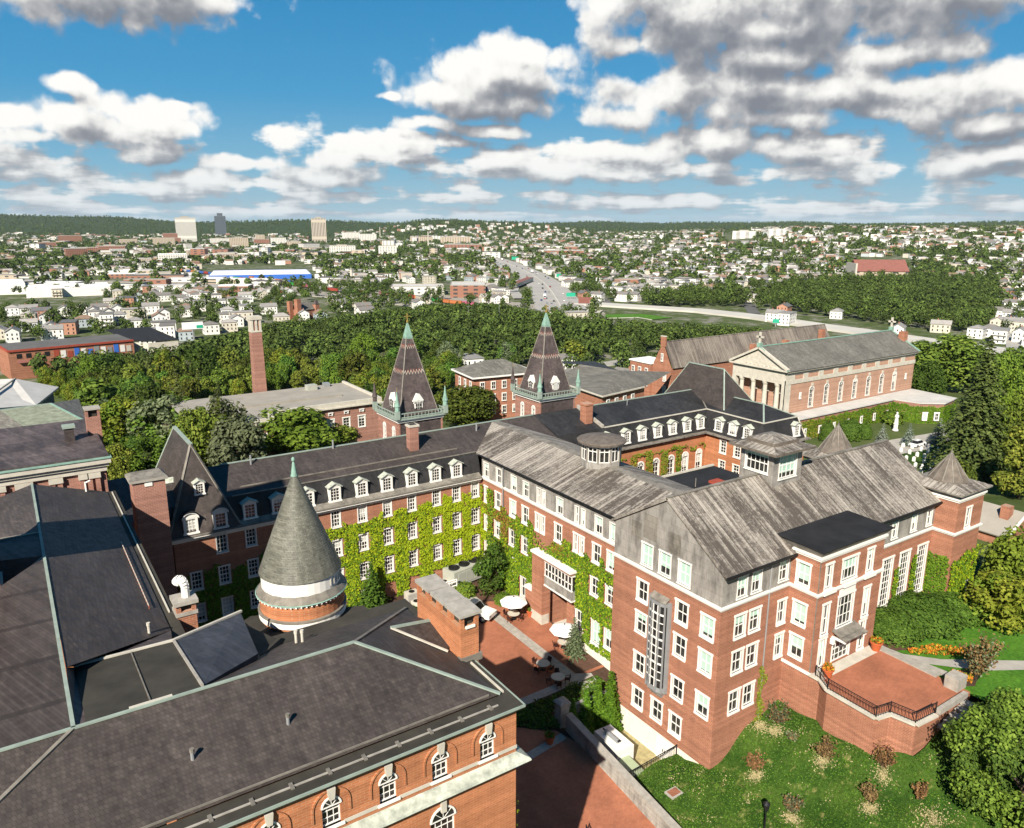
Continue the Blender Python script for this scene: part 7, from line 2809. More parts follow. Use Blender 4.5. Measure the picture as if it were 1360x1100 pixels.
TRUNKS = [trunk_mesh(s) for s in (1, 2)]
WOODC = [crown_mesh(10 + i, 'leaf_wood', 42, 60, 0.36, 'round' if i < 5 else 'tall') for i in range(7)]
BRIGHTC = [crown_mesh(30 + i, 'leaf_bright', 60, 110, 0.24, 'round', mat2='leaf_wood' if i == 1 else None) for i in range(2)]
FINEW = [crown_mesh(24 + i, 'leaf_wood', 70, 120, 0.22, 'round' if i < 2 else 'tall') for i in range(3)]
YELLC = [crown_mesh(40, 'leaf_yellow', 50, 100, 0.25, 'round', mat2='leaf_bright')]
GREYC = [crown_mesh(50 + i, 'leaf_grey', 50, 90, 0.27, 'round', mat2='leaf_wood' if i else None) for i in range(2)]
BRONC = [crown_mesh(60, 'leaf_bronze', 46, 90, 0.27, 'round')]
CONC = [conifer_mesh(70 + i, 'leaf_conifer') for i in range(2)]
BLUEC = [conifer_mesh(80, 'leaf_spruce_blue', 15, 15, 10, 3.6, 0.3, 0.15, gap=.1, z0=.3)]

def tree(name, label, loc, h, r, crown, rz=0.0, trunk=True, group=None, cat='tree'):
 t = thing(name, label, cat, tuple(loc), rz, group)
 t.scale = (r / 4.0, r / 4.0, h / 10.0)
 if trunk:
  child('trunk', TRUNKS[int(abs(loc[0] * 7)) % 2], t)
 child('crown', crown, t)
 return t

def top_height(base, py):
 """height a thing at base must have to reach photo row py"""
 d = ray(pix(base)[0], py)
 s = hypot(base.x, base.y) / hypot(d.x, d.y)
 return CAM_H + d.z * s - base.z

def span(base, wpx):
 dep = -(_M3.transposed() @ (Vector(base) - Vector((0, 0, CAM_H)))).z
 return wpx / F_PX * dep

def tree_px(name, label, base, py_top, wpx, crown, **kw):
 return tree(name, label, base, top_height(base, py_top), span(base, wpx) / 2, crown, **kw)

# --- big maple at the lower right corner: a dense crown of its own
def corner_maple():
 rng = random.Random(5)
 base = Vector((60.2, 19.9, lawn_z(60.2, 19.9) - .4))
 t = thing('maple_tree', 'large dense green tree filling the lower right corner', 'tree', tuple(base))
 m = MB()
 specs = []
 for i in range(78):
  a = rng.random() * 6.283
  zz = rng.uniform(-1, 1)
  rr = sqrt(max(0, 1 - zz * zz)) * (0.80 + .2 * rng.random())
  specs.append((Vector((cos(a) * rr * 5.3, sin(a) * rr * 5.1, 5.0 + zz * 3.9)), rng.uniform(.8, 1.35)))
 for c, rad in specs:
  cm = 'leaf_maple' if rng.random() < .75 else 'leaf_maple_deep'
  for k in range(330):
   d = Vector((rng.gauss(0, 1), rng.gauss(0, 1), rng.gauss(.3, 1))).normalized()
   p = c + d * rad * (.7 + .45 * rng.random())
   leafquad(m, p, 0.15, rng, cm, d + Vector((0, 0, .5)), .5, .8)
 m.build('crown', t)
 w = MB()
 w.bar((0, 0, -1), (0, 0, 4.2), .32, 'bark', 8, .24, cap=False)
 for i in range(10):
  a = i * .63
  w.bar((0, 0, 1.6 + i * .3), (cos(a) * 3.2, sin(a) * 3.2, 4.4 + i * .38), .12, 'bark', 5, .03)
 w.build('trunk', t)

leaf('leaf_maple', (0.060, 0.108, 0.015), (0.13, 0.205, 0.028), (0.225, 0.31, 0.055), 0.0, 0.22)
leaf('leaf_maple_deep', (0.035, 0.07, 0.013), (0.075, 0.13, 0.022), (0.13, 0.195, 0.036), 0.0, 0.22)
corner_maple()

# --- the tall spruce on the right
def tall_spruce():
 b = Vector((149.5, 67.6, -0.5))
 H = top_height(b, 447)
 t = thing('spruce_tree', 'very tall dark spruce towering behind the end turret', 'tree', tuple(b))
 me = conifer_mesh(91, 'leaf_conifer', 38, 26, H, 9.0, 0.42, 0.34, gap=.3, z0=2.0)
 child('crown', me, t)
 m = MB()
 m.bar((0, 0, -1), (0, 0, H * .95), .5, 'bark', 8, .05)
 m.build('trunk', t)

tall_spruce()

def bush_mesh(seed, mat, n=2600, s=0.13, rough=0.12, mat2=None):
 """unit ellipsoid bush made of many small leaves"""
 rng = random.Random(seed)
 m = MB()
 for _ in range(n):
  d = Vector((rng.gauss(0, 1), rng.gauss(0, 1), rng.gauss(0, 1))).normalized()
  if d.z < -.35:
   d.z = -d.z
  k = 1 + rough * (sin(d.x * 7 + seed) * sin(d.y * 6 + seed * 2) * sin(d.z * 8)) + rng.gauss(0, .03)
  f = 1 - .22 * rng.random() ** 2
  p = d * k * f
  leafquad(m, p, s, rng, mat2 if mat2 and rng.random() < .3 else mat, d + Vector((0, 0, .35)), .4, .75)
 return m.mesh('foliage')

def bush(name, label, loc, r, h, me, group=None, cat='bush', rz=0.0):
 o = bpy.data.objects.new(name, me)
 COL.objects.link(o)
 o.location = (loc[0], loc[1], loc[2] + h * .28)
 o.scale = (r, r, h * .72)
 o.rotation_euler.z = rz
 o['label'] = label
 o['category'] = cat
 if group:
  o['group'] = group
 return o

YEW = [bush_mesh(i, 'leaf_yew', 5200, 0.062, 0.14) for i in (1, 2)]
bush('yew_bush', 'big clipped dark green yew nearer the terrace door', (71.2, 37.4, 7.6), 2.9, 2.7, YEW[0])
bush('yew_bush', 'largest dark green yew under the tall windows right of the bay', (76.3, 36.9, 7.3), 3.6, 3.2, YEW[1])
bush('yew_bush', 'third dark yew, rightmost of the row against the ivy turret', (81.0, 36.3, 7.1), 2.8, 2.6, YEW[0], rz=1.0)

def sparse_shrub(name, label, loc, h, r, mat, seed, n=420, s=0.10, dead=True, group=None, mat2='leaf_bronze'):
 """open twiggy shrub on the lawn"""
 rng = random.Random(seed)
 t = thing(name, label, 'shrub', tuple(loc), group=group)
 m = MB()
 l = MB()
 for i in range(24):
  a = rng.random() * 6.283
  e = Vector((cos(a) * r * rng.uniform(.3, 1), sin(a) * r * rng.uniform(.3, 1), h * rng.uniform(.6, 1.05)))
  m.bar((0, 0, -.1), e, .02, 'bark', 4, .008, cap=False)
  for k in range(n // 24):
   q = e * rng.uniform(.35, 1.05)
   leafquad(l, q + Vector((rng.gauss(0, .15), rng.gauss(0, .15), rng.gauss(0, .12))) * r, s, rng, mat if rng.random() < .7 else mat2)
 m.build('stem', t)
 l.build('foliage', t)
 return t

for i, (px, py, h, r, mt, lab) in enumerate((
  (1035, 960, 1.5, 1.5, 'leaf_grey', 'olive-green open shrub nearest the inner corner of the bay wall'),
  (1003, 1022, 1.3, 0.9, 'leaf_bronze', 'brownish thin shrub closest to the brick gable corner'),
  (1092, 1005, 1.5, 1.15, 'leaf_bronze', 'rusty brown shrub below the terrace downpipe'),
  (1172, 1018, 1.6, 1.05, 'leaf_bronze', 'rusty brown shrub under the terrace corner'),
  (1051, 1078, 1.4, 0.9, 'leaf_grey', 'grey-green shrub lowest on the lawn near the lamp post'),
  (1155, 1065, 1.4, 0.9, 'leaf_bronze', 'tan brown shrub in the lower middle of the lawn'),
  (1222, 1062, 1.3, 0.7, 'leaf_bronze', 'bare brownish shrub at the edge of the big maple'),
  (1052, 983, 0.7, 0.6, 'leaf_grey', 'small pale tuft beside the olive shrub'))):
 sparse_shrub('lawn_shrub', lab, on(px, py, lawn_z), h, r, mt, 100 + i)
for i, (px, py, r) in enumerate(((1092, 1012, .85), (1172, 1030, .9), (1051, 1088, .8), (1155, 1075, .8), (1003, 1032, .8), (1240, 1090, 1.6), (1028, 972, 1.0), (1010, 965, .9))):
 q = on(px, py, lawn_z)
 rng = random.Random(i)
 m = MB()
 for _ in range(650):
  a, rr = rng.random() * 6.283, abs(rng.gauss(0, .55)) * r
  x, y = q.x + cos(a) * rr, q.y + sin(a) * rr
  leafquad(m, (x, y, lawn_z(x, y) + .05 + .1 * rng.random()), .06, rng, 'dry_grass', (0, 0, 1), .6)
 m.build('dry_grass_patch', kind='stuff')
m = MB()
rng = random.Random(77)
while len(m.f) < 30000:
 x, y = rng.uniform(41.2, 62), rng.uniform(14, 44)
 if x > 48.3 and y > 40.0 or x > 57.4 and y > 27.3:
  continue
 px, py = pix((x, y, lawn_z(x, y)))
 if py > 1130:
  continue
 f = sin(x * 1.1 + 2 * sin(y * .7)) * sin(y * 1.3 + 1.5 * sin(x * .6))
 leafquad(m, (x, y, lawn_z(x, y) + .06 * rng.random()), .065, rng, ('dry_grass' if rng.random() < .3 else 'leaf_cedar') if f + rng.gauss(0, .3) > .7 else ('leaf_cedar' if rng.random() < .18 else 'leaf_yew'), (0, 0, .6), .6)
m.build('grass', kind='stuff')

sparse_shrub('upright_shrub', 'tall narrow bronze-green shrub beside the pale garden path', on(1296, 905, garden_z, 7), 4.3, 1.5, 'leaf_bronze', 140, 1500, .13, mat2='leaf_grey')

# shaded planting by the gate
m = MB()
rng = random.Random(6)
BED = [(34.5, 55.2), (38.6, 52.0), (40.3, 51.4), (40.6, 53.6), (48.2, 53.8), (48.2, 55.8)]
while len(m.f) < 2600:
 x, y = rng.uniform(34.5, 48.2), rng.uniform(51.4, 55.9)
 if not inside(BED, x, y):
  continue
 hgt = .15 + .6 * max(0, sin(x * 1.3) * sin(y * 1.7 + 1))
 leafquad(m, (x, y, patio_z(x, y) + hgt * rng.random()), .14, rng, 'leaf_yellow' if rng.random() < .1 else 'leaf_yew', (0, 0, .8), .6)
m.build('ground_cover', kind='stuff')

# flower beds
for lab, poly, n, sd in (('bed of orange and yellow flowers left of the pale path', ((1206, 866), (1240, 858), (1285, 866), (1282, 872), (1212, 870)), 900, 1), ('bed of yellow and purple flowers at the end of the terrace', ((1262, 893), (1292, 900), (1290, 908), (1272, 905)), 420, 2)):
 rng = random.Random(sd)
 qs = [_g(*p) for p in poly]
 m = MB()
 cx, cy = sum(q.x for q in qs) / len(qs), sum(q.y for q in qs) / len(qs)
 for _ in range(n):
  i = rng.randrange(len(qs))
  a, b = qs[i], qs[(i + 1) % len(qs)]
  f, k = rng.random(), sqrt(rng.random())
  x, y = cx + (a.x + (b.x - a.x) * f - cx) * k, cy + (a.y + (b.y - a.y) * f - cy) * k
  leafquad(m, (x, y, garden_z(x, y) + .1 + .3 * rng.random()), .12, rng, 'flower_mix' if rng.random() < .6 else 'leaf_bright', (0, 0, 1), .6)
 o = m.build('flower_bed')
 o['label'] = lab
 o['category'] = 'flower bed'

# cedars by the generator
CED = conifer_mesh(95, 'leaf_cedar', 26, 16, 10, 2.0, 0.28, -0.25, gap=.05, z0=.2)
for i, (x, y, h, r, lab) in enumerate(((47.3, 52.5, 6.4, 1.3, 'bright green cedar against the pale plinth, tallest of the clump'), (45.7, 52.6, 6.0, 1.2, 'bright green cedar in the middle of the clump behind the generator'),
                                       (46.6, 51.6, 5.2, 1.1, 'bright green cedar at the front of the clump beside the generator'), (44.0, 52.4, 5.6, 1.1, 'half-shaded cedar left in the clump by the stone wall'),
                                       (42.3, 52.4, 5.2, 1.0, 'fully shaded dark cedar nearest the gate pier'))):
 t = tree('cedar_tree', lab, (x, y, -2.7), h, r * 2, CED, i * 1.0, False, 'cedars by the generator')
tree('spruce_tree', 'small bluish spruce against the plinth of the courtyard wing', (48.4, 60.0, patio_z(48, 60)), 4.6, 1.75, conifer_mesh(96, 'leaf_grey', 18, 14, 10, 3.2, .26, .05, gap=.1, z0=.2), 0, False)
tree('courtyard_tree', 'dark leafy tree in the inner corner of the ivy courtyard', (48.0, 76.6, patio_z(48, 76)), 7.5, 2.4, crown_mesh(97, 'leaf_yew', 34, 90, .26, 'tall', mat2='leaf_wood'))
tree('arborvitae_tree', 'tall dark arborvitae against the lime ivy wall', (33.3, 80.3, 2.4), 6.0, 3.0, conifer_mesh(98, 'leaf_yew', 24, 15, 10, 2.4, .28, -.2, gap=.05, z0=.2), 0, False)
tree('arborvitae_tree', 'dark arborvitae in the shade of the cone turret', (27.3, 80.3, 2.3), 5.6, 2.8, conifer_mesh(99, 'leaf_yew', 24, 15, 10, 2.4, .28, -.2, gap=.05, z0=.2), 0, False)
SHRUBM = bush_mesh(11, 'leaf_bright', 700, .17, .2, 'leaf_yew')
for i, (px, py, r, h, lab) in enumerate(((618, 790, 1.3, 1.6, 'bright bush in front of the chiller'), (600, 797, .9, 1.2, 'small bright bush left of the pickup'), (545, 820, 1.1, 1.4, 'bright bush by the dark roof edge'), (500, 800, 1.5, .9, 'low hedge at the foot of the arborvitae'), (463, 815, 1.2, .8, 'low hedge beside the cone turret'),
          (812, 868, .9, 1.7, 'narrow green bush at the corner of the brick gable'), (668, 800, 1.1, 1.2, 'bush under the dark courtyard tree'), (480, 808, 1.1, .8, 'low hedge between the two arborvitae'))):
 bush('courtyard_bush', lab, on(px, py, patio_z), r, h, SHRUBM, rz=i * 1.0)

# garden on the right
for (px, py, pt, w, cr, lab) in ((1350, 800, 705, 100, BRIGHTC[0], 'bright yellow-green tree right of the ivy turret'), (1322, 835, 760, 95, YELLC[0], 'yellowish lower tree above the mulch bed at the right'),
                                 (1262, 700, 612, 60, FINEW[0], 'dark tree just left behind the grey cottage roof'), (1352, 660, 560, 70, FINEW[2], 'dark narrow tree at the right edge above the cottage'),
                                 (1340, 640, 520, 60, BRIGHTC[1], 'bright tree at the right edge beside the cemetery')):
 b = on(px, py, lambda x, y: garden_z(x, y) if x < 120 and y < 52 else terrain(x, y), 6)
 tree_px('garden_tree', lab, b, pt, w, cr, rz=px)
for i, (px, py, pt, w, lab) in enumerate(((1171, 588, 563, 22, 'small bluish spruce left of the pair by the chapel ivy'), (1206, 592, 563, 26, 'small bluish spruce right of the pair by the chapel ivy'), (1245, 590, 556, 34, 'bluish spruce half hidden by the tall spruce'))):
 tree_px('blue_spruce_tree', lab, P(px, py, -0.8), pt, w, BLUEC[0], trunk=False, group='bluish spruces by the chapel')
for i, (px, py, pt, w, lab) in enumerate(((1098, 585, 560, 20, 'rounded dark bush at the left end of the chapel ivy'), (1128, 583, 557, 30, 'rounded dark bush below the chapel windows'), (1148, 582, 562, 18, 'small bush right of the rounded bushes by the chapel'), (1185, 562, 545, 26, 'small bright tree by the statue at the chapel ivy'))):
 b = P(px, py, -0.8)
 bush('chapel_bush', lab, b, span(b, w) / 2, top_height(b, pt), YEW[i % 2] if i < 3 else SHRUBM)
t = thing('statue', 'white statue on a plinth in front of the chapel ivy', 'statue', tuple(P(1189, 572, -0.8)))
m = MB()
m.lathe([(.7, 0), (.7, .3), (.5, .4), (.5, 1.6), (.65, 1.7)], 'white_trim', 8)
m.build('plinth', t)
m = MB()
m.lathe([(.5, 1.7), (.42, 2.6), (.36, 3.1), (.5, 3.5), (.42, 3.9), (.16, 4.05), (.16, 4.15), (.24, 4.35), (.2, 4.6), (.02, 4.7)], 'white_trim', 12)
m.build('figure', t)

# cemetery stones
gm = MB()
gm.box(-.42, .42, -.12, .12, 0, 1.0, 'white_trim')
gm.lathe([(.42, 1.0), (.3, 1.15), (.02, 1.28)], 'white_trim', 10)
for v in range(len(gm.v)):
 x, y, z = gm.v[v]
 if z >= 1.0 and abs(y) > .12:
  gm.v[v] = (x, .12 if y > 0 else -.12, z)
gme = gm.mesh('gravestone')
rng = random.Random(4)
cnt = 0
for r_ in range(9):
 for c_ in range(22):
  x, y = 150 + r_ * 4.2 + rng.gauss(0, .2), 62 + c_ * 1.9 + rng.gauss(0, .15)
  z = max(terrain(x, y), -0.9) + .12
  px, py = pix((x, y, z))
  if (1188 < px < 1258 and 588 < py < 640) or (1318 < px < 1362 and 540 < py < 640 and rng.random() < .8):
   o = bpy.data.objects.new('gravestone', gme)
   COL.objects.link(o)
   o.location = (x, y, z)
   o.rotation_euler.z = rng.gauss(pi / 2, .06)
   o.scale = (.8, .8, .85)
   o['label'] = 'white gravestone in the rows ' + ('left of the tall spruce' if px < 1290 else 'right of the tall spruce')
   o['category'] = 'gravestone'
   o['group'] = 'white gravestones'
   cnt += 1

# cottage at right
t = thing('cottage', 'low cottage with pale grey roof right of the end turret', 'house')
z = 8.5
a, b, c, d = P(1302, 722, z), P(1350, 700, z), P(1345, 686, z + 1.6), P(1296, 668, z + 1.6)
r = MB()
ux = Vector((1, 0, 0))
e0 = Vector((108.5, 44.0, z))
L, D = 13.0, 9.0
q = lambda u, v, zz: (106.0 + v, 42.5 + u, zz)
r.slab([q(-.4, -.5, z), q(L, -.5, z), q(L, D / 2, z + 2.4), q(-.4, D / 2, z + 2.4)], .2, 'gravel_roof')
r.slab([q(-.4, D / 2, z + 2.4), q(L, D / 2, z + 2.4), q(L, D + .5, z), q(-.4, D + .5, z)], .2, 'gravel_roof')
r.build('roof', t)
w = MB()
w.poly([q(0, 0, 4), q(0, D, 4), q(0, D, z), q(0, D / 2, z + 2.3), q(0, 0, z)], 'brick_red')
w.poly([q(0, 0, 4), q(0, 0, z), q(L, 0, z), q(L, 0, 4)], 'brick_red')
for s in (0, 1):
 w.beam(q(-.42, -.5 + s * (D + 1), z), q(-.42, D / 2, z + 2.45), .2, .3, 'white_trim')
w.box(108.4, 109.6, 43.5, 44.6, z, z + 3.2, 'brick_red')
w.build('wall', t)

# --- trees standing close behind the campus ranges
NEAR = [
 # photo x, base y, top y, width px, crown, label
 (385, 610, 545, 130, BRIGHTC[0], 'broad bright yellow-green tree left of the cone turret tip'), (450, 592, 560, 60, BRIGHTC[1], 'small bright tree at the left foot of the left spire'),
 (335, 600, 552, 62, BRONC[0], 'purplish bronze tree beside the library wall'), (487, 585, 540, 34, BRONC[0], 'dark purplish tree against the left spire base'),
 (318, 640, 556, 90, GREYC[0], 'grey-green tree right of the steep pavilion roof'), (300, 625, 528, 74, GREYC[1], 'tall grey-green tree in front of the library corner'), (268, 640, 545, 80, FINEW[1], 'dark green tree behind the tip of the pavilion roof'), (225, 600, 525, 95, GREYC[1], 'large grey-green tree left of the pavilion roof tip'),
 (165, 600, 530, 90, YELLC[0], 'yellowish tree between the pilastered building and the pavilion roof'), (190, 640, 580, 70, BRIGHTC[1], 'bright tree just left of the steep pavilion roof'), (160, 650, 590, 46, FINEW[0], 'dark tree behind the pinkish corner with pilasters'),
 (270, 620, 565, 60, BRIGHTC[0], 'bright tree directly behind the pavilion roof'), (305, 600, 572, 50, YELLC[0], 'yellowish low tree right of the pavilion'),
 (465, 580, 548, 26, BRIGHTC[1], 'slim bright tree on the library corner'),
 (620, 570, 515, 90, FINEW[0], 'dark round tree between the two spires'), (650, 560, 522, 60, BRIGHTC[1], 'bright tree under the red hip-roofed house'), (600, 560, 520, 60, FINEW[1], 'dark tree at the right foot of the left spire'),
 (782, 530, 506, 36, BRONC[0], 'reddish bronze round tree beside the right spire'), (880, 510, 498, 60, BRIGHTC[0], 'bright low trees in front of the red gable'), (900, 500, 482, 46, BRIGHTC[1], 'bright tree left of the steep black roof'),
 (970, 500, 470, 50, FINEW[1], 'dark tree between steep black roof and chapel portico'), (850, 520, 505, 40, BRIGHTC[1], 'small bright tree by the grey hip roof'),
 (1255, 520, 445, 110, FINEW[0], 'large dark tree at the far right end of the chapel'), (1230, 500, 455, 70, BRIGHTC[1], 'sunlit green tree behind the chapel end'), (1322, 555, 470, 56, BRIGHTC[1], 'sunlit yellow-green tree right of the tall spruce'), (1345, 540, 462, 70, FINEW[0], 'dark tree at the right edge beyond the spruce'),
 (1335, 600, 555, 60, FINEW[1], 'dark tree right of the cemetery stones'), (1225, 540, 480, 50, FINEW[0], 'dark tree over the white roof deck end'),
]
for i, (px, pb, pt, w, cr, lab) in enumerate(NEAR):
 tree_px('broadleaf_tree', lab, ground_at(px, pb), pt, w, cr, rz=i * 1.3)

# ================================================================== the wood and the city
WOOD1 = [(45, 500), (110, 478), (180, 470), (250, 452), (330, 446), (352, 428), (420, 436), (470, 424), (560, 412), (660, 412), (700, 420), (790, 446), (860, 447), (1000, 440), (1010, 462), (850, 470), (760, 490), (640, 486), (590, 520), (520, 560), (480, 540), (430, 512), (270, 545), (130, 600), (110, 545), (75, 535)]
WOOD2 = [(1000, 392), (1090, 378), (1200, 370), (1320, 378), (1325, 405), (1310, 440), (1240, 440), (1150, 428), (1090, 420), (1010, 408)]
WOOD4 = [(1290, 490), (1400, 495), (1400, 540), (1290, 530)]
WOOD3 = [(855, 398), (985, 392), (990, 408), (860, 408)]
ROOF_LINE = [(0, 560), (110, 560), (140, 575), (235, 567), (312, 612), (500, 590), (500, 545), (588, 545), (600, 500), (690, 500), (760, 510), (930, 508), (1010, 520), (1060, 550), (1060, 480), (1210, 450), (1212, 520), (1300, 600), (1360, 600)]

def roof_line(px):
 for (xa, ya), (xb, yb) in zip(ROOF_LINE[:-1], ROOF_LINE[1:]):
  if xa <= px <= xb and xb > xa:
   return ya + (yb - ya) * (px - xa) / (xb - xa)
 return 600

TOPS = [(-60, 470), (180, 466), (262, 452), (330, 436), (352, 428), (440, 420), (520, 410), (580, 402), (660, 402), (740, 416), (765, 420), (800, 421), (900, 427), (1000, 434), (1100, 446), (1200, 460), (1400, 490)]
BACKS = [(-60, 300), (795, 300), (800, 372), (850, 360), (990, 358), (1000, 352), (1180, 345), (1400, 352)]

def wood_top(px, w):
 for (xa, ya), (xb, yb) in zip(*((TOPS[:-1], TOPS[1:]) if w == 1 else (BACKS[:-1], BACKS[1:]))):
  if xa <= px <= xb:
   return ya + (yb - ya) * (px - xa) / (xb - xa)
 return 0

BLOCKS = [(28, 74, 156, 189), (143, 228, 148, 170), (92, 118, 150, 178), (146, 210, 95, 130), (100, 140, 125, 165), (48, 56, 184, 192), (-14, 14, 84, 145)]
rng = random.Random(21)
cand = []
placed = {}

def free(x, y, r):
 k = (int(x // 8), int(y // 8))
 for i in (-1, 0, 1):
  for j in (-1, 0, 1):
   for (a, b) in placed.get((k[0] + i, k[1] + j), ()):
    if (a - x) ** 2 + (b - y) ** 2 < r * r:
     return False
 placed.setdefault(k, []).append((x, y))
 return True

for _ in range(52000):
 d = 110 + 900 * rng.random() ** 0.9
 s = rng.uniform(-.75, .75)
 x, y = d * (CH + s * SH), d * (SH - s * CH)
 if any(a - 3 < x < b + 3 and c - 3 < y < e + 3 for a, b, c, e in BLOCKS):
  continue
 z = terrain(x, y)
 px, py = pix((x, y, z))
 if not (-40 < px < 1400):
  continue
 w = 1 if inside(WOOD1, px, py) else 2 if inside(WOOD2, px, py) else 3 if inside(WOOD3, px, py) else 1 if inside(WOOD4, px, py) else 0
 if not w or not free(x, y, 6.0):
  continue
 h = rng.uniform(6.5, 11) + 6.5 * rng.random() ** 3
 tp = pix((x, y, z + h))[1]
 tl = wood_top(px, w)
 if tp < tl:
  h *= (py - tl) / max(1, py - tp)
  if h < 3.5:
   continue
  tp = tl
 if tp > roof_line(px) - 3:
  continue
 cand.append((hypot(x, y), x, y, z, h, px, py, w))
cand.sort()
N_TREES = 268
for i, (D, x, y, z, h, px, py, w) in enumerate(cand[:N_TREES]):
 k = rng.random()
 if k < .60:
  cr, kind = WOODC[rng.randrange(7)], 'dark green tree'
 elif k < .74:
  cr, kind = BRIGHTC[rng.randrange(2)], 'bright green tree'
 elif k < .83:
  cr, kind = GREYC[rng.randrange(2)], 'grey-green tree'
 elif k < .89:
  cr, kind = YELLC[0], 'yellow-green tree'
 else:
  cr, kind = CONC[rng.randrange(2)], 'pointed dark conifer'
 where = ('in the wood between the pale roof shed and the smokestack' if px < 335 else 'in the wood between smokestack and left spire' if px < 520 else 'in the wood between the twin spires' if px < 720 else
             'in the wood right of the right spire' if px < 1000 else 'in the big wood on the right below the hillside houses')
 tree('woodland_tree', kind + ' standing ' + where, (x, y, z), h * (1.15 if 'conifer' in kind else 1), h * rng.uniform(.34, .50), cr, rng.random() * 6.28, i < 120, kind + 's ' + where)

# low-detail crowns for the mass beyond
def lod_clumps(seed):
 r_ = random.Random(seed)
 m = MB()
 for i in range(13):
  d = Vector((r_.gauss(0, 1), r_.gauss(0, 1), r_.gauss(.15, 1))).normalized() * r_.uniform(.55, 1)
  c = Vector((d.x * 3.0, d.y * 3.0, 5.8 + d.z * 3.2))
  rad = r_.uniform(.9, 1.6)
  for k in range(24):
   e = Vector((r_.gauss(0, 1), r_.gauss(0, 1), r_.gauss(.3, 1))).normalized()
   leafquad(m, c + e * rad, .55, r_, 'leaf_mass', e + Vector((0, 0, .4)), .45, .8)
 return m

def lod_crown(seed, n, s):
 r_ = random.Random(seed)
 m = MB()
 for _ in range(n):
  d = Vector((r_.gauss(0, 1), r_.gauss(0, 1), r_.gauss(.2, 1))).normalized()
  k = .75 + .3 * r_.random()
  leafquad(m, Vector((d.x * 3.7 * k, d.y * 3.7 * k, 5.6 + d.z * 4.2 * k)), s, r_, 'leaf_mass', d + Vector((0, 0, .4)), .45)
 return m

leaf('leaf_mass', (0.024, 0.043, 0.010), (0.052, 0.083, 0.017), (0.105, 0.142, 0.034), 0.0, 0.0)
LOD1 = [lod_clumps(i) for i in range(6)]
LOD2 = [lod_crown(20 + i, 44, 1.45) for i in range(5)]
far_wood = MB()
for i, (D, x, y, z, h, px, py, w) in enumerate(cand[N_TREES:]):
 far_wood.add(LOD1[i % 6], (x, y, z - .5), h / 9, i * 1.1)
far_wood.build('far_wood', kind='stuff')

# ------------------------------------------------------------------ houses
def house_mesh(seed, kind):
 """walls with window rows; local origin at ground centre"""
 r_ = random.Random(seed)
 w = MB()
 rf = MB()
 wn = 'black_metal'
 if kind == 'gable':
  a, b, h, p = r_.uniform(4.2, 5.2), r_.uniform(5.5, 7.5), r_.uniform(5.6, 8.6), r_.uniform(2.2, 3.4)
  w.prism([(-a, -b), (a, -b), (a, b), (-a, b)], -3, h, 'house_wall', top=False)
  for s in (-1, 1):
   w.poly([(-a * s, s * b, h), (a * s, s * b, h), (0, s * b, h + p)], 'house_wall')
  rf.slab([(-a - .5, -b - .5, h - .25), (0, -b - .5, h + p + .05), (0, b + .5, h + p + .05), (-a - .5, b + .5, h - .25)], .25, 'house_roof')
  rf.slab([(0, -b - .5, h + p + .04), (a + .5, -b - .5, h - .25), (a + .5, b + .5, h - .25), (0, b + .5, h + p + .04)], .25, 'house_roof')
  rf.box(-.4, .3, b * .3, b * .3 + .7, h + p - .8, h + p + 1.1, 'brick_red')
 elif kind == 'flat':
  a, b, h = r_.uniform(4.3, 5.2), r_.uniform(6.5, 9), r_.uniform(8.8, 10.2)
  w.prism([(-a, -b), (a, -b), (a, b), (-a, b)], -3, h, 'house_wall', top=False)
  rf.box(-a - .5, a + .5, -b - .5, b + .5, h, h + .45, 'house_roof')
  for k in range(3):
   z = h - 2.9 * (k + 1)
   w.box(-a, a, -b - 1.8, -b - .02, z - .15, z + .05, 'house_wall')
  for x in (-a + .2, a - .2):
   w.box(x - .12, x + .12, -b - 1.8, -b - 1.55, -2, h, 'house_wall')
  p = 0
 else:
  a, b, h, p = r_.uniform(5, 6), r_.uniform(5.5, 7), r_.uniform(5.6, 8.4), r_.uniform(2, 2.8)
  w.prism([(-a, -b), (a, -b), (a, b), (-a, b)], -3, h, 'house_wall', top=False)
  e = [(-a - .5, -b - .5, h - .1), (a + .5, -b - .5, h - .1), (a + .5, b + .5, h - .1), (-a - .5, b + .5, h - .1)]
  g = [(0, -b + a * .8, h + p), (0, b - a * .8, h + p)]
  for f in ([e[0], e[1], g[0]], [e[1], e[2], g[1], g[0]], [e[2], e[3], g[1]], [e[3], e[0], g[0], g[1]]):
   rf.poly(f, 'house_roof')
  rf.poly(list(reversed(e)), 'house_roof')
 lv = int(h // 2.8)
 for k in range(lv):
  z = h - 2.0 - 2.8 * k
  for s in (-1, 1):
   n = 3
   for i in range(n):
    x = -a + 2 * a * (i + .5) / n
    w.box(x - .42, x + .42, s * b - .04, s * b + .04, z - .8, z + .7, wn)
   n = 4
   for i in range(n):
    y = -b + 2 * b * (i + .5) / n
    w.box(s * a - .04, s * a + .04, y - .42, y + .42, z - .8, z + .7, wn)
 return w.mesh('house'), rf.mesh('roof'), (a, b, h, p, kind)

HOUSES = [house_mesh(i, k) for i, k in enumerate(('gable', 'gable', 'flat', 'hip', 'gable', 'flat', 'gable', 'hip'))]

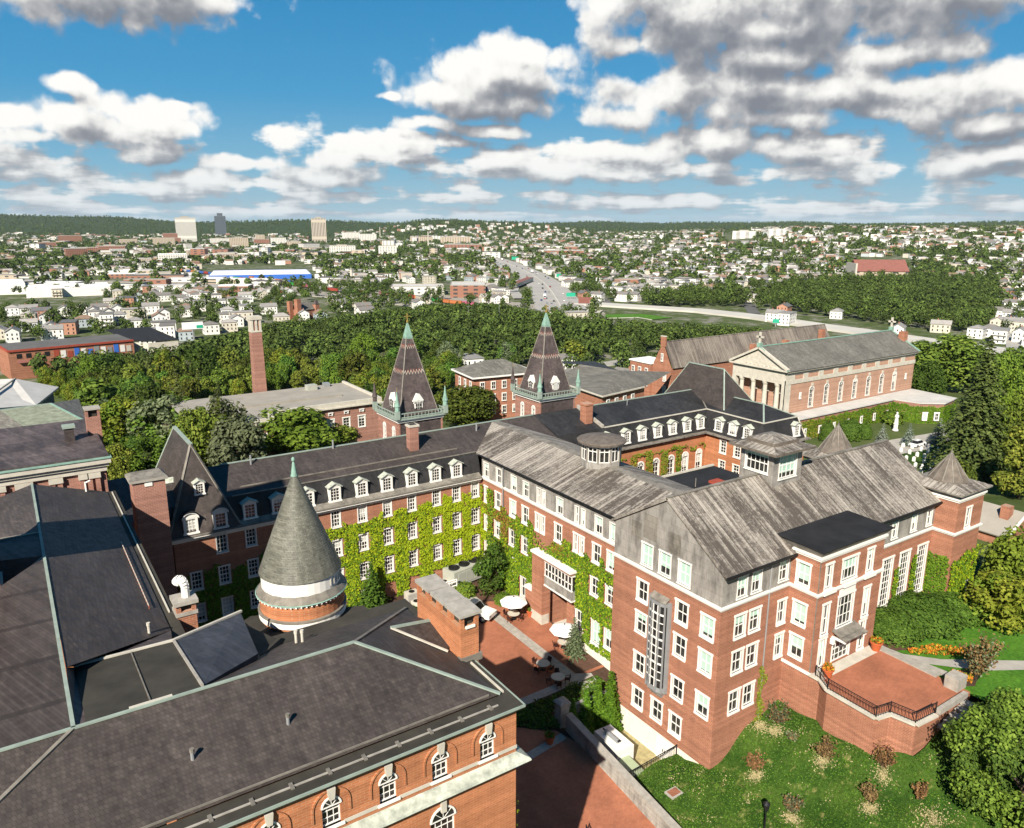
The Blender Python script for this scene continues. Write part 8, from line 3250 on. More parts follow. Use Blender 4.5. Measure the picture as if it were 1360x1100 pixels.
def lod_house(i):
 a, b, h, p, kind = HOUSES[i][2]
 m = MB()
 m.prism([(-a, -b), (a, -b), (a, b), (-a, b)], -3, h, 'house_wall_mass', top=False)
 if kind == 'flat':
  m.box(-a - .3, a + .3, -b - .3, b + .3, h, h + .4, 'house_roof_mass')
 else:
  q = [(-a - .5, -b - .5, h), (a + .5, -b - .5, h), (a + .5, b + .5, h), (-a - .5, b + .5, h)]
  e = 0 if kind == 'gable' else a * .8
  g0, g1 = (0, -b - .5 + e, h + p), (0, b + .5 - e, h + p)
  s0 = len(m.v)
  m.v += [*q, g0, g1]
  k = m.mi('house_roof_mass')
  for f in ((0, 1, 4), (1, 2, 5, 4), (2, 3, 5), (3, 0, 4, 5)):
   m.f.append(tuple(s0 + t_ for t_ in f))
   m.m.append(k)
 return m

LODH = [lod_house(i) for i in range(8)]

# photo regions of the city (where on the ground things of a kind stand)
RAIL = [(-40, 372), (215, 366), (330, 350), (430, 372), (640, 405), (700, 412), (700, 424), (560, 404), (400, 392), (200, 388), (-40, 398)]
HIGHWAY = [(632, 334), (655, 335), (690, 350), (722, 360), (748, 376), (765, 395), (776, 416), (700, 416), (706, 398), (690, 382), (684, 366), (655, 352)]
ROADW = [(780, 402), (1000, 412), (1190, 432), (1365, 462), (1365, 476), (1180, 446), (1000, 424), (790, 414)]
BIGSITES = [(0, 455, 262, 500), (394, 402, 440, 424), (590, 376, 650, 400), (1128, 343, 1212, 376), (520, 377, 598, 396), (246, 432, 270, 450), (-40, 395, 140, 415),
   (265, 352, 420, 376), (850, 395, 985, 412), (225, 300, 270, 326), (408, 300, 445, 330), (440, 325, 475, 340), (500, 326, 530, 342), (960, 300, 1000, 326)]
houses = []
trees_far = []
rng = random.Random(33)
d = 330.0
row = 0
while d < 4000:
 step_l = 12.6 if d < 1600 else 17
 nl = int(0.80 * d / step_l)
 for i in range(-nl, nl + 1):
  l = i * step_l + rng.uniform(-3, 3) + (row % 2) * 4
  dd = d + rng.uniform(-5, 5)
  x, y = dd * CH + l * SH, dd * SH - l * CH
  z = terrain(x, y)
  px, py = pix((x, y, z))
  if not (-60 < px < 1420) or py > 520 or (px < 70 and py > 462):
   continue
  if inside(WOOD1, px, py) or inside(WOOD2, px, py) or inside(WOOD3, px, py) or inside(HIGHWAY, px, py) or inside(ROADW, px, py) or any(a < px < c and b < py < e for a, b, c, e in BIGSITES):
   continue
  rail = inside(RAIL, px, py)
  if 795 < px < 1400:
   ry = 406 + (px - 800) * .122 + max(0, px - 1000) * .0
   if ry - 4 < py < ry + 34:
    continue
  patch = sin(x * .011 + 2 * sin(y * .006)) * sin(y * .009 + 1.5 * sin(x * .005))
  if px < 470 and d < 760 and not rail:
   ph, pt_ = .42, .50
  elif rail:
   ph, pt_ = .0, .30
  elif px < 620 and d > 900:
   ph, pt_ = .26, .48
  elif px < 790:
   ph, pt_ = .38, .48
  else:
   ph, pt_ = .44, .52
  if d > 1900:
   ph *= .62
   pt_ = .62 + .2 * (patch > .2)
  if patch > .45:
   ph, pt_ = ph * .25, .95
  u = rng.random()
  if i % 7 == 0 and u < .6 and d < 1500:
   continue
  if u < ph:
   houses.append((hypot(x, y), x, y, z, px, py))
  elif u < ph + pt_:
   trees_far.append((hypot(x, y), x, y, z, px, py))
 d += 19 if d < 1300 else 32 if d < 2000 else 56
 row += 1
houses.sort()
trees_far.sort()
for i, (D, x, y, z, px, py) in enumerate(houses[:290]):
 a, b, info = HOUSES[rng.randrange(8)]
 where = ('in the streets left of the wood' if px < 340 else 'between the rail yard and the wood' if px < 700 else 'on the hillside right of the highway' if px < 1040 else 'on the far right hillside above the big wood')
 kind = {'gable': 'small gabled house', 'flat': 'flat-roofed three-storey house', 'hip': 'small hip-roofed house'}[info[4]]
 t = thing('house', kind + ' ' + where, 'house', (x, y, z), (HEADING - pi / 2) * 0 + rng.choice((0, pi / 2, pi, -pi / 2)) + (.35 if px > 780 else -.15) + rng.gauss(0, .05), kind + 's ' + where)
 t.scale = (.82, .82, .86)
 child('wall', a, t)
 child('roof', b, t)
mass = MB()
for i, (D, x, y, z, px, py) in enumerate(houses[290:]):
 mass.add(LODH[rng.randrange(8)], (x, y, z), .85 if D < 1800 else 1.15, rng.choice((0, pi / 2)) + (.35 if px > 780 else -.15) + rng.gauss(0, .08))
mass.build('far_houses', kind='stuff')
tm = MB()
for i, (D, x, y, z, px, py) in enumerate(trees_far):
 s = rng.uniform(.8, 1.0) + .6 * rng.random() ** 2
 tm.add((LOD1 if D < 900 else LOD2)[i % 5], (x, y, z - .5), s, i * 1.7)
 if D > 1300 and rng.random() < .8:
  tm.add(LOD2[(i + 2) % 5], (x + rng.uniform(-12, 12), y + rng.uniform(-12, 12), z - .5), s, i * 2.7)
tm.build('far_trees', kind='stuff')
# wooded hills
hm = MB()
rng = random.Random(8)
cnt = 0
while cnt < 10500:
 D = 2600 + 4200 * rng.random()
 s = rng.uniform(-.78, .78)
 if D < 3300 and rng.random() < .5:
  continue
 dd = D / sqrt(1 + s * s)
 x, y = dd * CH + s * dd * SH, dd * SH - s * dd * CH
 z = terrain(x, y)
 hm.add(LOD2[cnt % 5], (x, y, z - 2), rng.uniform(0.6, 1.15) * (1 if D < 4500 else 1.3), cnt * 1.3)
 cnt += 1
hm.build('hill_woods', kind='stuff')

# ------------------------------------------------------------------ single buildings of the town
def facade(name, c, win, pw, ph, sill=0.35, glow=0.0):
 """town facade: rows of window openings as part of the wall's material"""
 m, t, b, o = material(name)
 uv = wall_uv(t)
 x, y, z = t.sep(uv)
 fx = t.math('FRACT', t.math('DIVIDE', x, pw))
 fz = t.math('FRACT', t.math('DIVIDE', y, ph))
 k = t.math('MULTIPLY', t.math('MULTIPLY', t.math('GREATER_THAN', fx, .3), t.math('LESS_THAN', fx, .72)), t.math('MULTIPLY', t.math('GREATER_THAN', fz, sill), t.math('LESS_THAN', fz, .86)))
 t.link(t.mix(k, c, win), b.inputs['Base Color'])
 b.inputs['Roughness'].default_value = 0.7

facade('facade_brick', (0.26, 0.125, 0.085), (0.05, 0.05, 0.05), 3.4, 3.6)
facade('facade_tan', (0.42, 0.35, 0.27), (0.07, 0.07, 0.07), 3.2, 3.4)
facade('facade_pale', (0.58, 0.56, 0.52), (0.10, 0.11, 0.12), 3.0, 3.3)
facade('facade_tower', (0.60, 0.57, 0.52), (0.16, 0.16, 0.16), 2.4, 60.0, 0.02)
facade('facade_tower_brown', (0.46, 0.40, 0.33), (0.075, 0.07, 0.06), 3.2, 60.0, 0.02)
facade('facade_glass', (0.06, 0.075, 0.09), (0.10, 0.13, 0.16), 3.0, 3.4)

def town_block(name, label, cat, px0, px1, py_base, py_top, wall, roof='gravel_roof', depth=None, extra=None, group=None, par=True, rz=None, gr=None, flat_th=1.0):
 """a building given by its left and right edge, foot and top in the photo; stands on the terrain there"""
 b = ground_at((px0 + px1) / 2, py_base) if gr is None else P((px0 + px1) / 2, py_base, gr)
 w = span(b, px1 - px0)
 h = top_height(b, py_top)
 dp = depth or w * .7
 v = Vector((b.x, b.y)).normalized()
 ang = (atan2(v.y, v.x) - pi / 2) if rz is None else rz
 t = thing(name, label, cat, (b.x + v.x * dp / 2, b.y + v.y * dp / 2, b.z), ang, group)
 m = MB()
 m.prism([(-w / 2, -dp / 2), (w / 2, -dp / 2), (w / 2, dp / 2), (-w / 2, dp / 2)], -4, h, wall, top=False)
 m.build('wall', t)
 r = MB()
 r.poly([(-w / 2 + .3, -dp / 2 + .3, h - .3), (w / 2 - .3, -dp / 2 + .3, h - .3), (w / 2 - .3, dp / 2 - .3, h - .3), (-w / 2 + .3, dp / 2 - .3, h - .3)], roof)
 if par:
  for (xa, xb, ya, yb) in ((-w / 2, w / 2, -dp / 2 - .02, -dp / 2 + .4), (-w / 2, w / 2, dp / 2 - .4, dp / 2 + .02), (-w / 2 - .02, -w / 2 + .4, -dp / 2 + .4, dp / 2 - .4), (w / 2 - .4, w / 2 + .02, -dp / 2 + .4, dp / 2 - .4)):
   r.box(xa, xb, ya, yb, h - .3, h + .35, 'stone_grey')
 r.build('roof', t)
 if extra:
  extra(t, w, dp, h)
 return t, w, dp, h

def penthouse(t, w, dp, h):
 m = MB()
 m.box(-w * .22, w * .18, -dp * .2, dp * .25, h, h + max(3, h * .06), 'stone_grey')
 m.build('roof_unit', t)

town_block('office_tower', 'pale ribbed high-rise, left one on the skyline', 'tower block', 236, 261, 321, 289, 'facade_tower', extra=penthouse, depth=45)
town_block('office_tower', 'dark blue glass high-rise just right of the pale one', 'tower block', 287, 301, 313, 287, 'facade_glass', extra=lambda t, w, d_, h: [m_.build('crown', t) for m_ in [MB()] if m_.box(-w * .25, w * .25, -d_ * .25, d_ * .25, h, h + 14, 'facade_glass') is None], depth=32)
town_block('office_tower', 'brown ribbed high-rise standing alone in mid skyline', 'tower block', 415, 434, 322, 290, 'facade_tower_brown', extra=penthouse, depth=50)
town_block('hospital_block', 'long white hospital block on the hill right of centre', 'building', 973, 1003, 317, 307, 'facade_pale', 'white_roof', extra=penthouse, depth=50)
town_block('hospital_block', 'white and blue stepped block right of the white hospital', 'building', 1019, 1041, 318, 304, 'facade_pale', 'white_roof', extra=penthouse, depth=40)
town_block('brick_block', 'dark red four-storey brick block with rows of windows beside the rail yard', 'building', 598, 645, 396, 379, 'facade_brick', 'pale_roof', depth=45)
town_block('warehouse', 'long white flat warehouse at the left edge beyond the houses', 'warehouse', -30, 30, 392, 377, 'white_roof', 'white_roof', depth=70, par=False)
town_block('warehouse', 'white flat warehouse with sunlit front right of the left-edge one', 'warehouse', 44, 142, 394, 382, 'white_trim', 'white_roof', depth=60, par=False)
town_block('warehouse', 'white boxy warehouse with ribbed front in the left middle distance', 'warehouse', 212, 248, 350, 338, 'facade_pale', 'white_roof', depth=60, par=False)
town_block('warehouse', 'long white warehouse with vivid blue front by the rail yard', 'warehouse', 282, 412, 371, 365, 'blue_paint', 'white_roof', depth=110, par=False)
for i, (a, b, c, d_, mt, rf, lab) in enumerate((
  (438, 472, 337, 327, 'facade_pale', 'white_roof', 'pale blue-grey hall right of the brown high-rise'), (503, 527, 338, 327, 'facade_pale', 'white_roof', 'bright white apartment block in the centre distance'), (360, 380, 327, 316, 'facade_pale', 'gravel_roof', 'pale office block left of the brown high-rise'),
  (382, 400, 328, 321, 'facade_tan', 'gravel_roof', 'tan office block touching the brown high-rise'), (338, 358, 327, 318, 'facade_brick', 'gravel_roof', 'low brick mill between the high-rises'), (280, 306, 326, 317, 'facade_pale', 'white_roof', 'white office block below the dark glass high-rise'),
  (306, 330, 331, 316, 'facade_tan', 'gravel_roof', 'tan block right of the dark glass high-rise'), (218, 236, 322, 310, 'facade_brick', 'gravel_roof', 'brown block left of the pale high-rise'), (205, 232, 328, 316, 'facade_tan', 'gravel_roof', 'tan long block left of the pale high-rise'),
  (130, 165, 338, 327, 'facade_brick', 'pale_roof', 'brick mill with pale roof in the left distance'), (105, 130, 340, 329, 'facade_brick', 'gravel_roof', 'smaller brick mill in the left distance'), (80, 108, 324, 313, 'facade_brick', 'gravel_roof', 'brick school block at far left'), (52, 74, 331, 322, 'facade_brick', 'gravel_roof', 'low brick block at far left'),
  (160, 182, 326, 318, 'facade_tan', 'gravel_roof', 'tan block in the left distance'), (225, 240, 323, 316, 'facade_brick', 'tile_red', 'orange-red block in front of the pale high-rise'), (455, 478, 319, 309, 'facade_pale', 'gravel_roof', 'pale institutional block on the centre skyline'), (478, 500, 322, 311, 'facade_pale', 'white_roof', 'second pale institutional block on the centre skyline'),
  (545, 575, 323, 315, 'facade_tan', 'gravel_roof', 'tan institutional block right of the centre skyline'), (585, 625, 325, 315, 'facade_tan', 'gravel_roof', 'long tan institutional block below the wooded hill'), (590, 640, 333, 325, 'facade_brick', 'gravel_roof', 'long low brick mill below the wooded hill'),
  (722, 775, 340, 333, 'facade_brick', 'pale_roof', 'long brick school right of the highway'), (750, 768, 336, 328, 'facade_brick', 'tile_red', 'taller brick school wing right of the highway'), (816, 848, 382, 371, 'facade_brick', 'slate_grey', 'brick school with grey roof among houses beside the big trees'),
  (520, 590, 392, 381, 'facade_pale', 'pale_roof', 'wide pale industrial hall left of the dark red brick block'), (350, 390, 342, 336, 'facade_pale', 'white_roof', 'low white hall in the centre-left distance'), (155, 200, 351, 344, 'facade_tan', 'pale_roof', 'low tan shed in the left middle distance'), (340, 352, 325, 312, 'facade_tan', 'gravel_roof', 'slim tan tower between the high-rises'),
  (640, 668, 404, 396, 'facade_pale', 'white_roof', 'small white shop right of the dark red brick block'), (402, 428, 336, 329, 'facade_tan', 'gravel_roof', 'tan parking block under the brown high-rise'), (110, 170, 364, 358, 'facade_pale', 'pale_roof', 'long pale shed by the rail yard'), (180, 260, 372, 366, 'facade_pale', 'white_roof', 'white shed with rounded roof by the rail yard'), (20, 80, 380, 374, 'facade_pale', 'pale_roof', 'grey shed at the left edge of the rail yard'),
  (0, 26, 350, 343, 'facade_brick', 'pale_roof', 'brick shed at far left edge'), (275, 330, 345, 338, 'facade_tan', 'white_roof', 'tan mill left of the blue-fronted warehouse'))):
 town_block('town_block', lab, 'building', a, b, c, d_, mt, rf, extra=penthouse if i % 3 == 0 else None)
# random mid-rise mass of the old centre
rng = random.Random(14)

def plain_block(b, w, dp, h, wall, roof, rz, label, group):
 t = thing('town_block', label, 'building', tuple(b), rz, group)
 m = MB()
 m.prism([(-w / 2, -dp / 2), (w / 2, -dp / 2), (w / 2, dp / 2), (-w / 2, dp / 2)], -4, h, wall, top=False)
 m.build('wall', t)
 m = MB()
 m.box(-w / 2 - .1, w / 2 + .1, -dp / 2 - .1, dp / 2 + .1, h - .1, h + .5, roof)
 m.build('roof', t)

for i in range(190):
 low = i >= 130
 px, py = (rng.uniform(-20, 470), rng.uniform(343, 388)) if low else (rng.uniform(40, 660), rng.uniform(310, 345))
 if any(a < px < c and b < py < e for a, b, c, e in BIGSITES):
  continue
 b = ground_at(px, py)
 if low:
  plain_block(b, rng.uniform(30, 70), rng.uniform(14, 26), rng.uniform(4.5, 7), rng.choice(('facade_pale', 'facade_tan', 'facade_brick', 'white_trim')), rng.choice(('pale_roof', 'white_roof', 'gravel_roof', 'asphalt')), -.55 + rng.gauss(0, .12), 'long low shed in the rail and industry belt left of centre', 'low sheds of the industry belt')
  continue
 w, dp, h = rng.uniform(14, 42), rng.uniform(14, 40), rng.choice((6, 8, 10, 12, 15, 20))
 if py < 318:
  h *= .8
 mt = rng.choice(('facade_brick', 'facade_brick', 'facade_tan', 'facade_pale', 'facade_pale'))
 kind = {'facade_brick': 'brick', 'facade_tan': 'tan', 'facade_pale': 'pale'}[mt]
 plain_block(b, w, dp, h, mt, rng.choice(('gravel_roof', 'pale_roof', 'white_roof', 'asphalt')), rng.choice((-.6, -.6 + pi / 2, .1)), kind + ' flat-roofed block in the far old town around the high-rises', kind + ' blocks of the far old town')
for px, pb, pt, lab in ((505, 318, 302, 'pale slim factory chimney in the centre distance'), (569, 330, 308, 'white slim factory chimney right of centre'), (467, 372, 358, 'brown factory chimney by the sports field')):
 b = ground_at(px, pb)
 h = top_height(b, pt)
 t = thing('factory_chimney', lab, 'chimney', tuple(b))
 m = MB()
 m.bar((0, 0, -2), (0, 0, h), 2.2, 'stone', 10, 1.4)
 m.build('shaft', t)
 m = MB()
 m.bar((0, 0, h), (0, 0, h + 1.2), 1.7, 'stone_grey', 10)
 m.build('rim', t)

# red-roofed church hall on the right
b = ground_at(1170, 374)
w, h = span(b, 68), top_height(b, 360)
t = thing('church_hall', 'long hall with dusty red tiled roof above the wood on the right', 'church', tuple(b), HEADING - pi / 2 - .05)
m = MB()
m.box(-w / 2, w / 2, 0, 30, -5, h, 'facade_tan')
m.box(-w / 2 - 1, -w / 2 + 1, -1, 31, -5, h + 9, 'stone')
m.build('wall', t)
r = MB()
pkz = h + 13
r.slab([(-w / 2 + 1, -1, h - .5), (w / 2 + 1, -1, h - .5), (w / 2 + 1, 15, pkz), (-w / 2 + 1, 15, pkz)], .4, 'roof_rose')
r.slab([(-w / 2 + 1, 15, pkz - .01), (w / 2 + 1, 15, pkz - .01), (w / 2 + 1, 31, h - .5), (-w / 2 + 1, 31, h - .5)], .4, 'roof_rose')
r.build('roof', t)

# twin-towered red church left of centre
b = ground_at(405, 424)
t = thing('brick_church', 'red brick church with square tower and grey roof left of the left spire', 'church', tuple(b), .35)
m = MB()
m.box(-5, 9, -1, 9, -3, 7, 'brick_red')
m.box(-8.5, -5, -3, .5, -3, 15, 'brick_red')
m.box(-8.3, -5.2, 6, 9, -3, 13, 'brick_red')
m.box(8.5, 12, -2.5, 1, -3, 10, 'brick_red')
m.poly([(9, -1, 7), (9, 9, 7), (9, 4, 12)], 'brick_red')
m.build('wall', t)
r = MB()
r.slab([(-5, -1.5, 6.8), (9.3, -1.5, 6.8), (9.3, 4, 12.2), (-5, 4, 12.2)], .3, 'slate_grey')
r.slab([(-5, 4, 12.2), (9.3, 4, 12.2), (9.3, 9.5, 6.8), (-5, 9.5, 6.8)], .3, 'slate_grey')
r.lathe([(2.6, 10), (.1, 14)], 'slate_brown', 4, (10.25, -.75), pi / 4)
r.build('roof', t)

# shops along the left edge
def brick_shops():
 a, b = ground_at(8, 496), ground_at(178, 470)
 z = -16.0
 a, b = P(10, 467, z + 9), P(177, 452, z + 9)
 t = thing('brick_shops', 'two-storey brick shop row with red roof edge and painted panels at the left', 'building')
 u = (b - a)
 u.z = 0
 L = u.length
 u.normalize()
 n = Vector((u.y, -u.x, 0))
 zt = z + 9
 m = MB()
 A = Vector((a.x, a.y, 0))
 q = lambda s, o_, zz: A + u * s - n * o_ + Vector((0, 0, zz))
 m.poly([q(0, 0, -24), q(L, 0, -24), q(L, 0, zt), q(0, 0, zt)], 'brick_red')
 m.poly([q(0, 26, -24), q(0, 0, -24), q(0, 0, zt), q(0, 26, zt)], 'brick_red')
 m.poly([q(L, 0, -24), q(L, 26, -24), q(L, 26, zt), q(L, 0, zt)], 'stone')
 m.build('wall', t)
 r = MB()
 r.slab([q(0, 0, zt), q(L, 0, zt), q(L, 26, zt + .3), q(0, 26, zt + .3)], .3, 'asphalt')
 r.build('roof', t)
 e = MB()
 e.beam(q(0, -.2, zt), q(L, -.2, zt), .7, .9, 'tile_red')
 e.beam(q(0, 26, zt), q(0, 0, zt), .7, .9, 'tile_red')
 e.build('roof_edge', t)
 cols_ = ['tile_red', 'white_trim', 'tile_red', 'blue_paint', 'white_trim', 'blue_paint', 'grey_metal', 'white_trim', 'grey_metal', 'blue_paint', 'white_trim', 'stone']
 for i, c_ in enumerate(cols_):
  s0 = L * (.34 + .054 * i)
  p = MB()
  p.hexa([q(s0, -.15, zt - 5.0), q(s0 + L * .040, -.15, zt - 5.0), q(s0 + L * .040, -.02, zt - 5.0), q(s0, -.02, zt - 5.0), q(s0, -.15, zt - 1.2 - (i % 3) * .5), q(s0 + L * .040, -.15, zt - 1.2 - (i % 3) * .5), q(s0 + L * .040, -.02, zt - 1.2 - (i % 3) * .5), q(s0, -.02, zt - 1.2 - (i % 3) * .5)], c_)
  p.build('painted_panel', t, label='painted panel coloured ' + {'tile_red': 'red', 'white_trim': 'white', 'blue_paint': 'blue', 'grey_metal': 'grey', 'stone': 'cream'}[c_])
 for i in range(4):
  s0 = L * (.06 + .07 * i)
  p = MB()
  p.hexa([q(s0, -.1, zt - 3.6), q(s0 + 2, -.1, zt - 3.6), q(s0 + 2, 0, zt - 3.6), q(s0, 0, zt - 3.6), q(s0, -.1, zt - 1.6), q(s0 + 2, -.1, zt - 1.6), q(s0 + 2, 0, zt - 1.6), q(s0, 0, zt - 1.6)], 'black_metal')
  p.build('window', t)
 p = MB()
 p.hexa([q(L * .06, -1.2, zt - 5.6), q(L * .24, -1.2, zt - 5.6), q(L * .24, 0, zt - 4.9), q(L * .06, 0, zt - 4.9), q(L * .06, -1.2, zt - 5.4), q(L * .24, -1.2, zt - 5.4), q(L * .24, 0, zt - 4.3), q(L * .06, 0, zt - 4.3)], 'roof_rose')
 p.build('awning', t)
 # black-roofed hall right of it
 t = thing('dark_roof_hall', 'long low cream hall with black pitched roof right of the brick shops', 'building')
 a, b, c, d_ = P(186, 456, -9), P(236, 452, -9), P(205, 432, -7), P(150, 437, -7)
 r = MB()
 r.slab([P(176, 453, -9), P(238, 451, -9), P(198, 434, -7.5), P(140, 438, -7.5)], .4, 'membrane_black')
 r.build('roof', t)
 w_ = MB()
 for p0, p1 in ((P(177, 454, -9), P(197, 455, -9)), (P(197, 455, -9), P(237, 452, -9))):
  w_.poly([(p0.x, p0.y + 1, -22), (p1.x, p1.y + 1, -22), (p1.x, p1.y + 1, -9.4), (p0.x, p0.y + 1, -9.4)], 'stone')
 w_.build('wall', t)

brick_shops()

# billboards
def billboard(name, label, px, pb, pt, wpx, face, back=None, hpx=9):
 b = ground_at(px, pb)
 h = top_height(b, pt)
 w = span(b, wpx)
 hh = span(b, hpx)
 v = Vector((b.x, b.y)).normalized()
 t = thing(name, label, 'billboard', tuple(b), atan2(v.y, v.x) - pi / 2 + .1)
 m = MB()
 m.bar((0, .5, -1), (0, .5, h - hh), .45, 'grey_metal', 8)
 m.build('post', t)
 m = MB()
 m.box(-w / 2, w / 2, 0, .6, h - hh, h, face)
 m.box(-w / 2 - .15, w / 2 + .15, -.1, .7, h - hh - .25, h - hh, 'grey_metal')
 m.build('board', t)
 if back:
  m = MB()
  m.box(w * .18, w / 2 - .1, -.06, 0, h - hh + .3, h - hh * .45, back)
  m.build('panel', t)

billboard('billboard', 'white billboard with a green patch among trees on the left', 258, 457, 428, 26, 'white_roof', 'sign_green')
billboard('billboard', 'pink and grey billboard beside the highway', 779, 415, 395, 22, 'roof_rose', 'stone', 8)
for i, (px, pb, pt, w, hp) in enumerate(((758, 398, 389, 12, 5), (742, 372, 364, 6, 4), (684, 348, 341, 9, 4), (1030, 434, 424, 8, 5))):
 billboard('highway_sign', ('green highway sign over the near lanes', 'small green highway sign on the right verge', 'green highway sign far up the road', 'green highway sign above the pale road at the right')[i], px, pb, pt, w, 'sign_green', None, hp)

# ------------------------------------------------------------------ highway, roads, rail yard
def ribbon(name, pts, mat, dz=0.5, wpx=None, width=None, kind='structure', zf=None):
 """road along photo points laid on the ground; width in metres"""
 c = [ground_at(*p) for p in pts]
 m = MB()
 L, R = [], []
 for i, p in enumerate(c):
  a, b = c[max(0, i - 1)], c[min(len(c) - 1, i + 1)]
  t_ = (b - a)
  t_.z = 0
  t_.normalize()
  n = Vector((-t_.y, t_.x, 0))
  w = width if not hasattr(width, '__len__') else width[i]
  L.append(p + n * w / 2 + Vector((0, 0, dz)))
  R.append(p - n * w / 2 + Vector((0, 0, dz)))
 for i in range(len(c) - 1):
  m.poly([R[i], R[i + 1], L[i + 1], L[i]], mat)
  for e in (L, R):
   lo = Vector((0, 0, 4))
   m.poly([e[i] - lo, e[i + 1] - lo, e[i + 1], e[i]], 'road_pale')
 o = m.build(name, kind=kind)
 return c

HW = [(748, 418), (742, 405), (733, 390), (722, 377), (706, 366), (690, 358), (672, 350), (655, 344), (640, 339)]
hc = ribbon('highway', HW, 'road', 1.0, width=42)
m = MB()
for i in range(len(hc) - 1):
 m.beam(hc[i] + Vector((0, 0, 1.4)), hc[i + 1] + Vector((0, 0, 1.4)), 1.2, 1.0, 'road_pale')
m.build('median_barrier', kind='structure')
ribbon('ramp_road', [(690, 398), (682, 388), (684, 379), (694, 371), (702, 364)], 'road', 1.2, width=10)
ribbon('side_road', [(805, 404), (790, 392), (775, 382), (768, 372), (772, 364)], 'asphalt', .6, width=12)
ribbon('pale_road', [(770, 404), (850, 409), (930, 414), (1010, 423), (1090, 435), (1150, 443), (1230, 455), (1400, 478)], 'road_pale', 1.4, width=22)
ribbon('hill_street', [(1002, 418), (994, 405), (989, 394)], 'asphalt', .8, width=9)
ribbon('grass_verge', [(772, 424), (800, 421), (850, 420), (880, 424)], 'turf_mown', .5, width=22)
ribbon('sports_field', [(482, 364), (506, 364)], 'turf_mown', .4, width=60)
ribbon('street', [(1352, 478), (1346, 440), (1342, 415), (1338, 400)], 'road', .6, width=10)
ribbon('access_road', [(740, 490), (790, 486), (850, 478)], 'road', .4, width=9)
ribbon('rail_bed', [(-60, 384), (120, 380), (300, 376), (420, 386), (560, 398), (700, 414)], 'gravel_roof', .3, width=90)
ribbon('pink_overpass', [(668, 386), (682, 384), (704, 375)], 'roof_rose', 6.0, width=8)

# cars
def car_mesh():
 m = MB()
 m.hexa([(-2.2, -.9, .25), (2.2, -.9, .25), (2.2, .9, .25), (-2.2, .9, .25), (-2.15, -.88, .85), (2.15, -.88, .75), (2.15, .88, .75), (-2.15, .88, .85)], 'car_paint')
 m.hexa([(-1.8, -.86, .85), (1.0, -.86, .85), (1.0, .86, .85), (-1.8, .86, .85), (-1.3, -.7, 1.42), (.4, -.7, 1.42), (.4, .7, 1.42), (-1.3, .7, 1.42)], 'black_metal')
 m.box(-1.25, .35, -.68, .68, 1.42, 1.46, 'car_paint')
 for x in (-1.35, 1.35):
  for s in (-.9, .72):
   m.bar((x, s, .32), (x, s + .18, .32), .32, 'black_metal', 10)
 return m.mesh('car')

def truck_mesh():
 m = MB()
 m.box(-6, 3.6, -1.25, 1.25, 1.1, 4.0, 'white_trim')
 m.box(3.9, 6.2, -1.2, 1.2, .6, 3.0, 'car_paint')
 m.box(5.3, 6.22, -1.05, 1.05, 1.8, 2.7, 'black_metal')
 for x in (-5, -3.8, 4.8):
  for s in (-1.2, .9):
   m.bar((x, s, .5), (x, s + .3, .5), .5, 'black_metal', 10)
 return m.mesh('truck')

CAR, TRUCK = car_mesh(), truck_mesh()
rng = random.Random(3)
# distances along the highway
seg = [(hc[i + 1] - hc[i]).length for i in range(len(hc) - 1)]
tot = sum(seg)

def along(s):
 for i, L in enumerate(seg):
  if s <= L or i == len(seg) - 1:
   f = min(1, s / L)
   t_ = (hc[i + 1] - hc[i]).normalized()
   return hc[i].lerp(hc[i + 1], f), t_
  s -= L

for i in range(54):
 s = tot * (rng.random() ** 1.7)
 p, t_ = along(s)
 n = Vector((-t_.y, t_.x, 0))
 lane = rng.choice((-14, -10.2, -6.5, -3.2, 3.2, 6.5, 10.2, 14))
 q = p + n * lane
 tr = rng.random() < .12
 o = bpy.data.objects.new('truck' if tr else 'car', TRUCK if tr else CAR)
 COL.objects.link(o)
 o.location = (q.x, q.y, q.z + 1.02)
 o.rotation_euler.z = atan2(t_.y, t_.x) + (pi if lane > 0 else 0)
 side = 'left lanes' if lane > 0 else 'right lanes'
 o['label'] = ('white box truck' if tr else 'small car') + ' driving in the ' + side + ' of the highway'
 o['category'] = 'truck' if tr else 'car'
 o['group'] = 'vehicles in the ' + side + ' of the highway'
o = bpy.data.objects.new('car', CAR)
COL.objects.link(o)
q = P(1218, 592, -0.6)
o.location = q
o['label'] = 'red car parked beside the bluish spruce near the cemetery'
o['category'] = 'car'

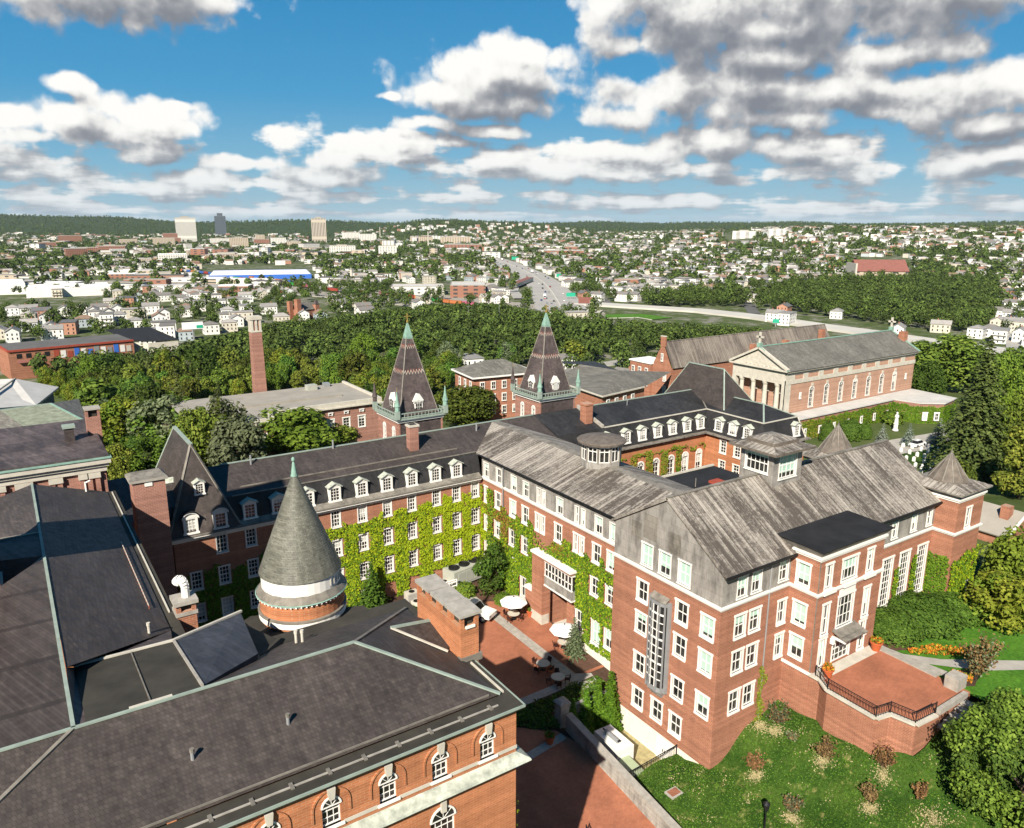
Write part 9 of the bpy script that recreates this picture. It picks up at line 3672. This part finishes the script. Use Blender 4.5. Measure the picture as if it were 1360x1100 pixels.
# freight containers
CONT = {}
for nm, c in (('red', (0.34, 0.05, 0.04)), ('orange', (0.48, 0.17, 0.06)), ('blue', (0.05, 0.13, 0.40)), ('green', (0.03, 0.32, 0.07)), ('white', (0.62, 0.61, 0.58)), ('pink', (0.46, 0.12, 0.20))):
 plain('container_' + nm, c, 0.6, 0.1)
 m = MB()
 m.box(-6.4, 6.4, -1.25, 1.25, 1.0, 3.7, 'container_' + nm)
 for i in range(13):
  x = -6.1 + i * 1.02
  m.box(x, x + .4, -1.32, -1.25, 1.1, 3.6, 'container_' + nm)
 m.box(-6.4, 6.4, -1.1, 1.1, .6, 1.0, 'black_metal')
 for x in (-4.8, 4.8):
  m.bar((x, -1.0, .45), (x, 1.0, .45), .45, 'black_metal', 8)
 CONT[nm] = m.mesh('freight_car')
LINES = [([(215, 366), (300, 371), (380, 379), (440, 388), (520, 394), (600, 405), (680, 412)], 26, ('red', 'orange', 'white', 'green', 'red', 'orange', 'pink', 'red', 'white')),
         ([(230, 360), (330, 371), (420, 381)], 16, ('orange', 'white', 'orange', 'red', 'blue')), ([(250, 386), (330, 389), (400, 392)], 14, ('red', 'white', 'white', 'red', 'white'))]
k = 0
for pts, n, pal in LINES:
 c = [ground_at(*p) for p in pts]
 sg = [(c[i + 1] - c[i]).length for i in range(len(c) - 1)]
 T = sum(sg)
 s = 0
 while s < T - 14:
  r_ = s
  for i, L in enumerate(sg):
   if r_ <= L or i == len(sg) - 1:
    p = c[i].lerp(c[i + 1], min(1, r_ / L))
    t_ = (c[i + 1] - c[i])
    break
   r_ -= L
  k += 1
  nm = pal[k % len(pal)] if k % 4 else pal[(k * 7) % len(pal)]
  if rng.random() < .9:
   o = bpy.data.objects.new('freight_car', CONT[nm])
   COL.objects.link(o)
   o.location = (p.x, p.y, p.z + .4)
   o.rotation_euler.z = atan2(t_.y, t_.x)
   px = pix(p)[0]
   where = 'left part' if px < 330 else 'middle part' if px < 480 else 'right part'
   o['label'] = nm + ' container car on the ' + where + ' of the freight yard'
   o['category'] = 'freight car'
   o['group'] = nm + ' container cars on the ' + where + ' of the yard'
  s += 14.2
# street lights by the wood
for i, (px, pb, pt) in enumerate(((517, 440, 421), (622, 436, 407), (663, 436, 400), (782, 482, 462))):
 b = ground_at(px, pb)
 h = top_height(b, pt)
 t = thing('light_mast', ('tall thin light mast left of the left spire cross', 'tall thin light mast between the spires', 'tall thin light mast left of the right spire', 'street light beyond the right spire')[i], 'lamp post', tuple(b))
 m = MB()
 m.bar((0, 0, -1), (0, 0, h), .16, 'grey_metal', 6, .1)
 m.build('mast', t)
 m = MB()
 m.box(-.9, .9, -.2, .2, h - .2, h + .1, 'grey_metal')
 m.build('lamp_head', t)

# ------------------------------------------------------------------ summer haze
m, t, b, o = material('haze')
m.node_tree.nodes.remove(b)
pv = t.n('ShaderNodeVolumePrincipled')
pv.inputs['Color'].default_value = (0.72, 0.85, 1.0, 1)
pv.inputs['Density'].default_value = 1.9e-5
pv.inputs['Anisotropy'].default_value = 0.0
t.link(pv.outputs[0], o.inputs['Volume'])
hz = MB()
hz.box(-15000, 15000, -15000, 15000, -60, 260, 'haze')
hz.build('haze', kind='stuff')
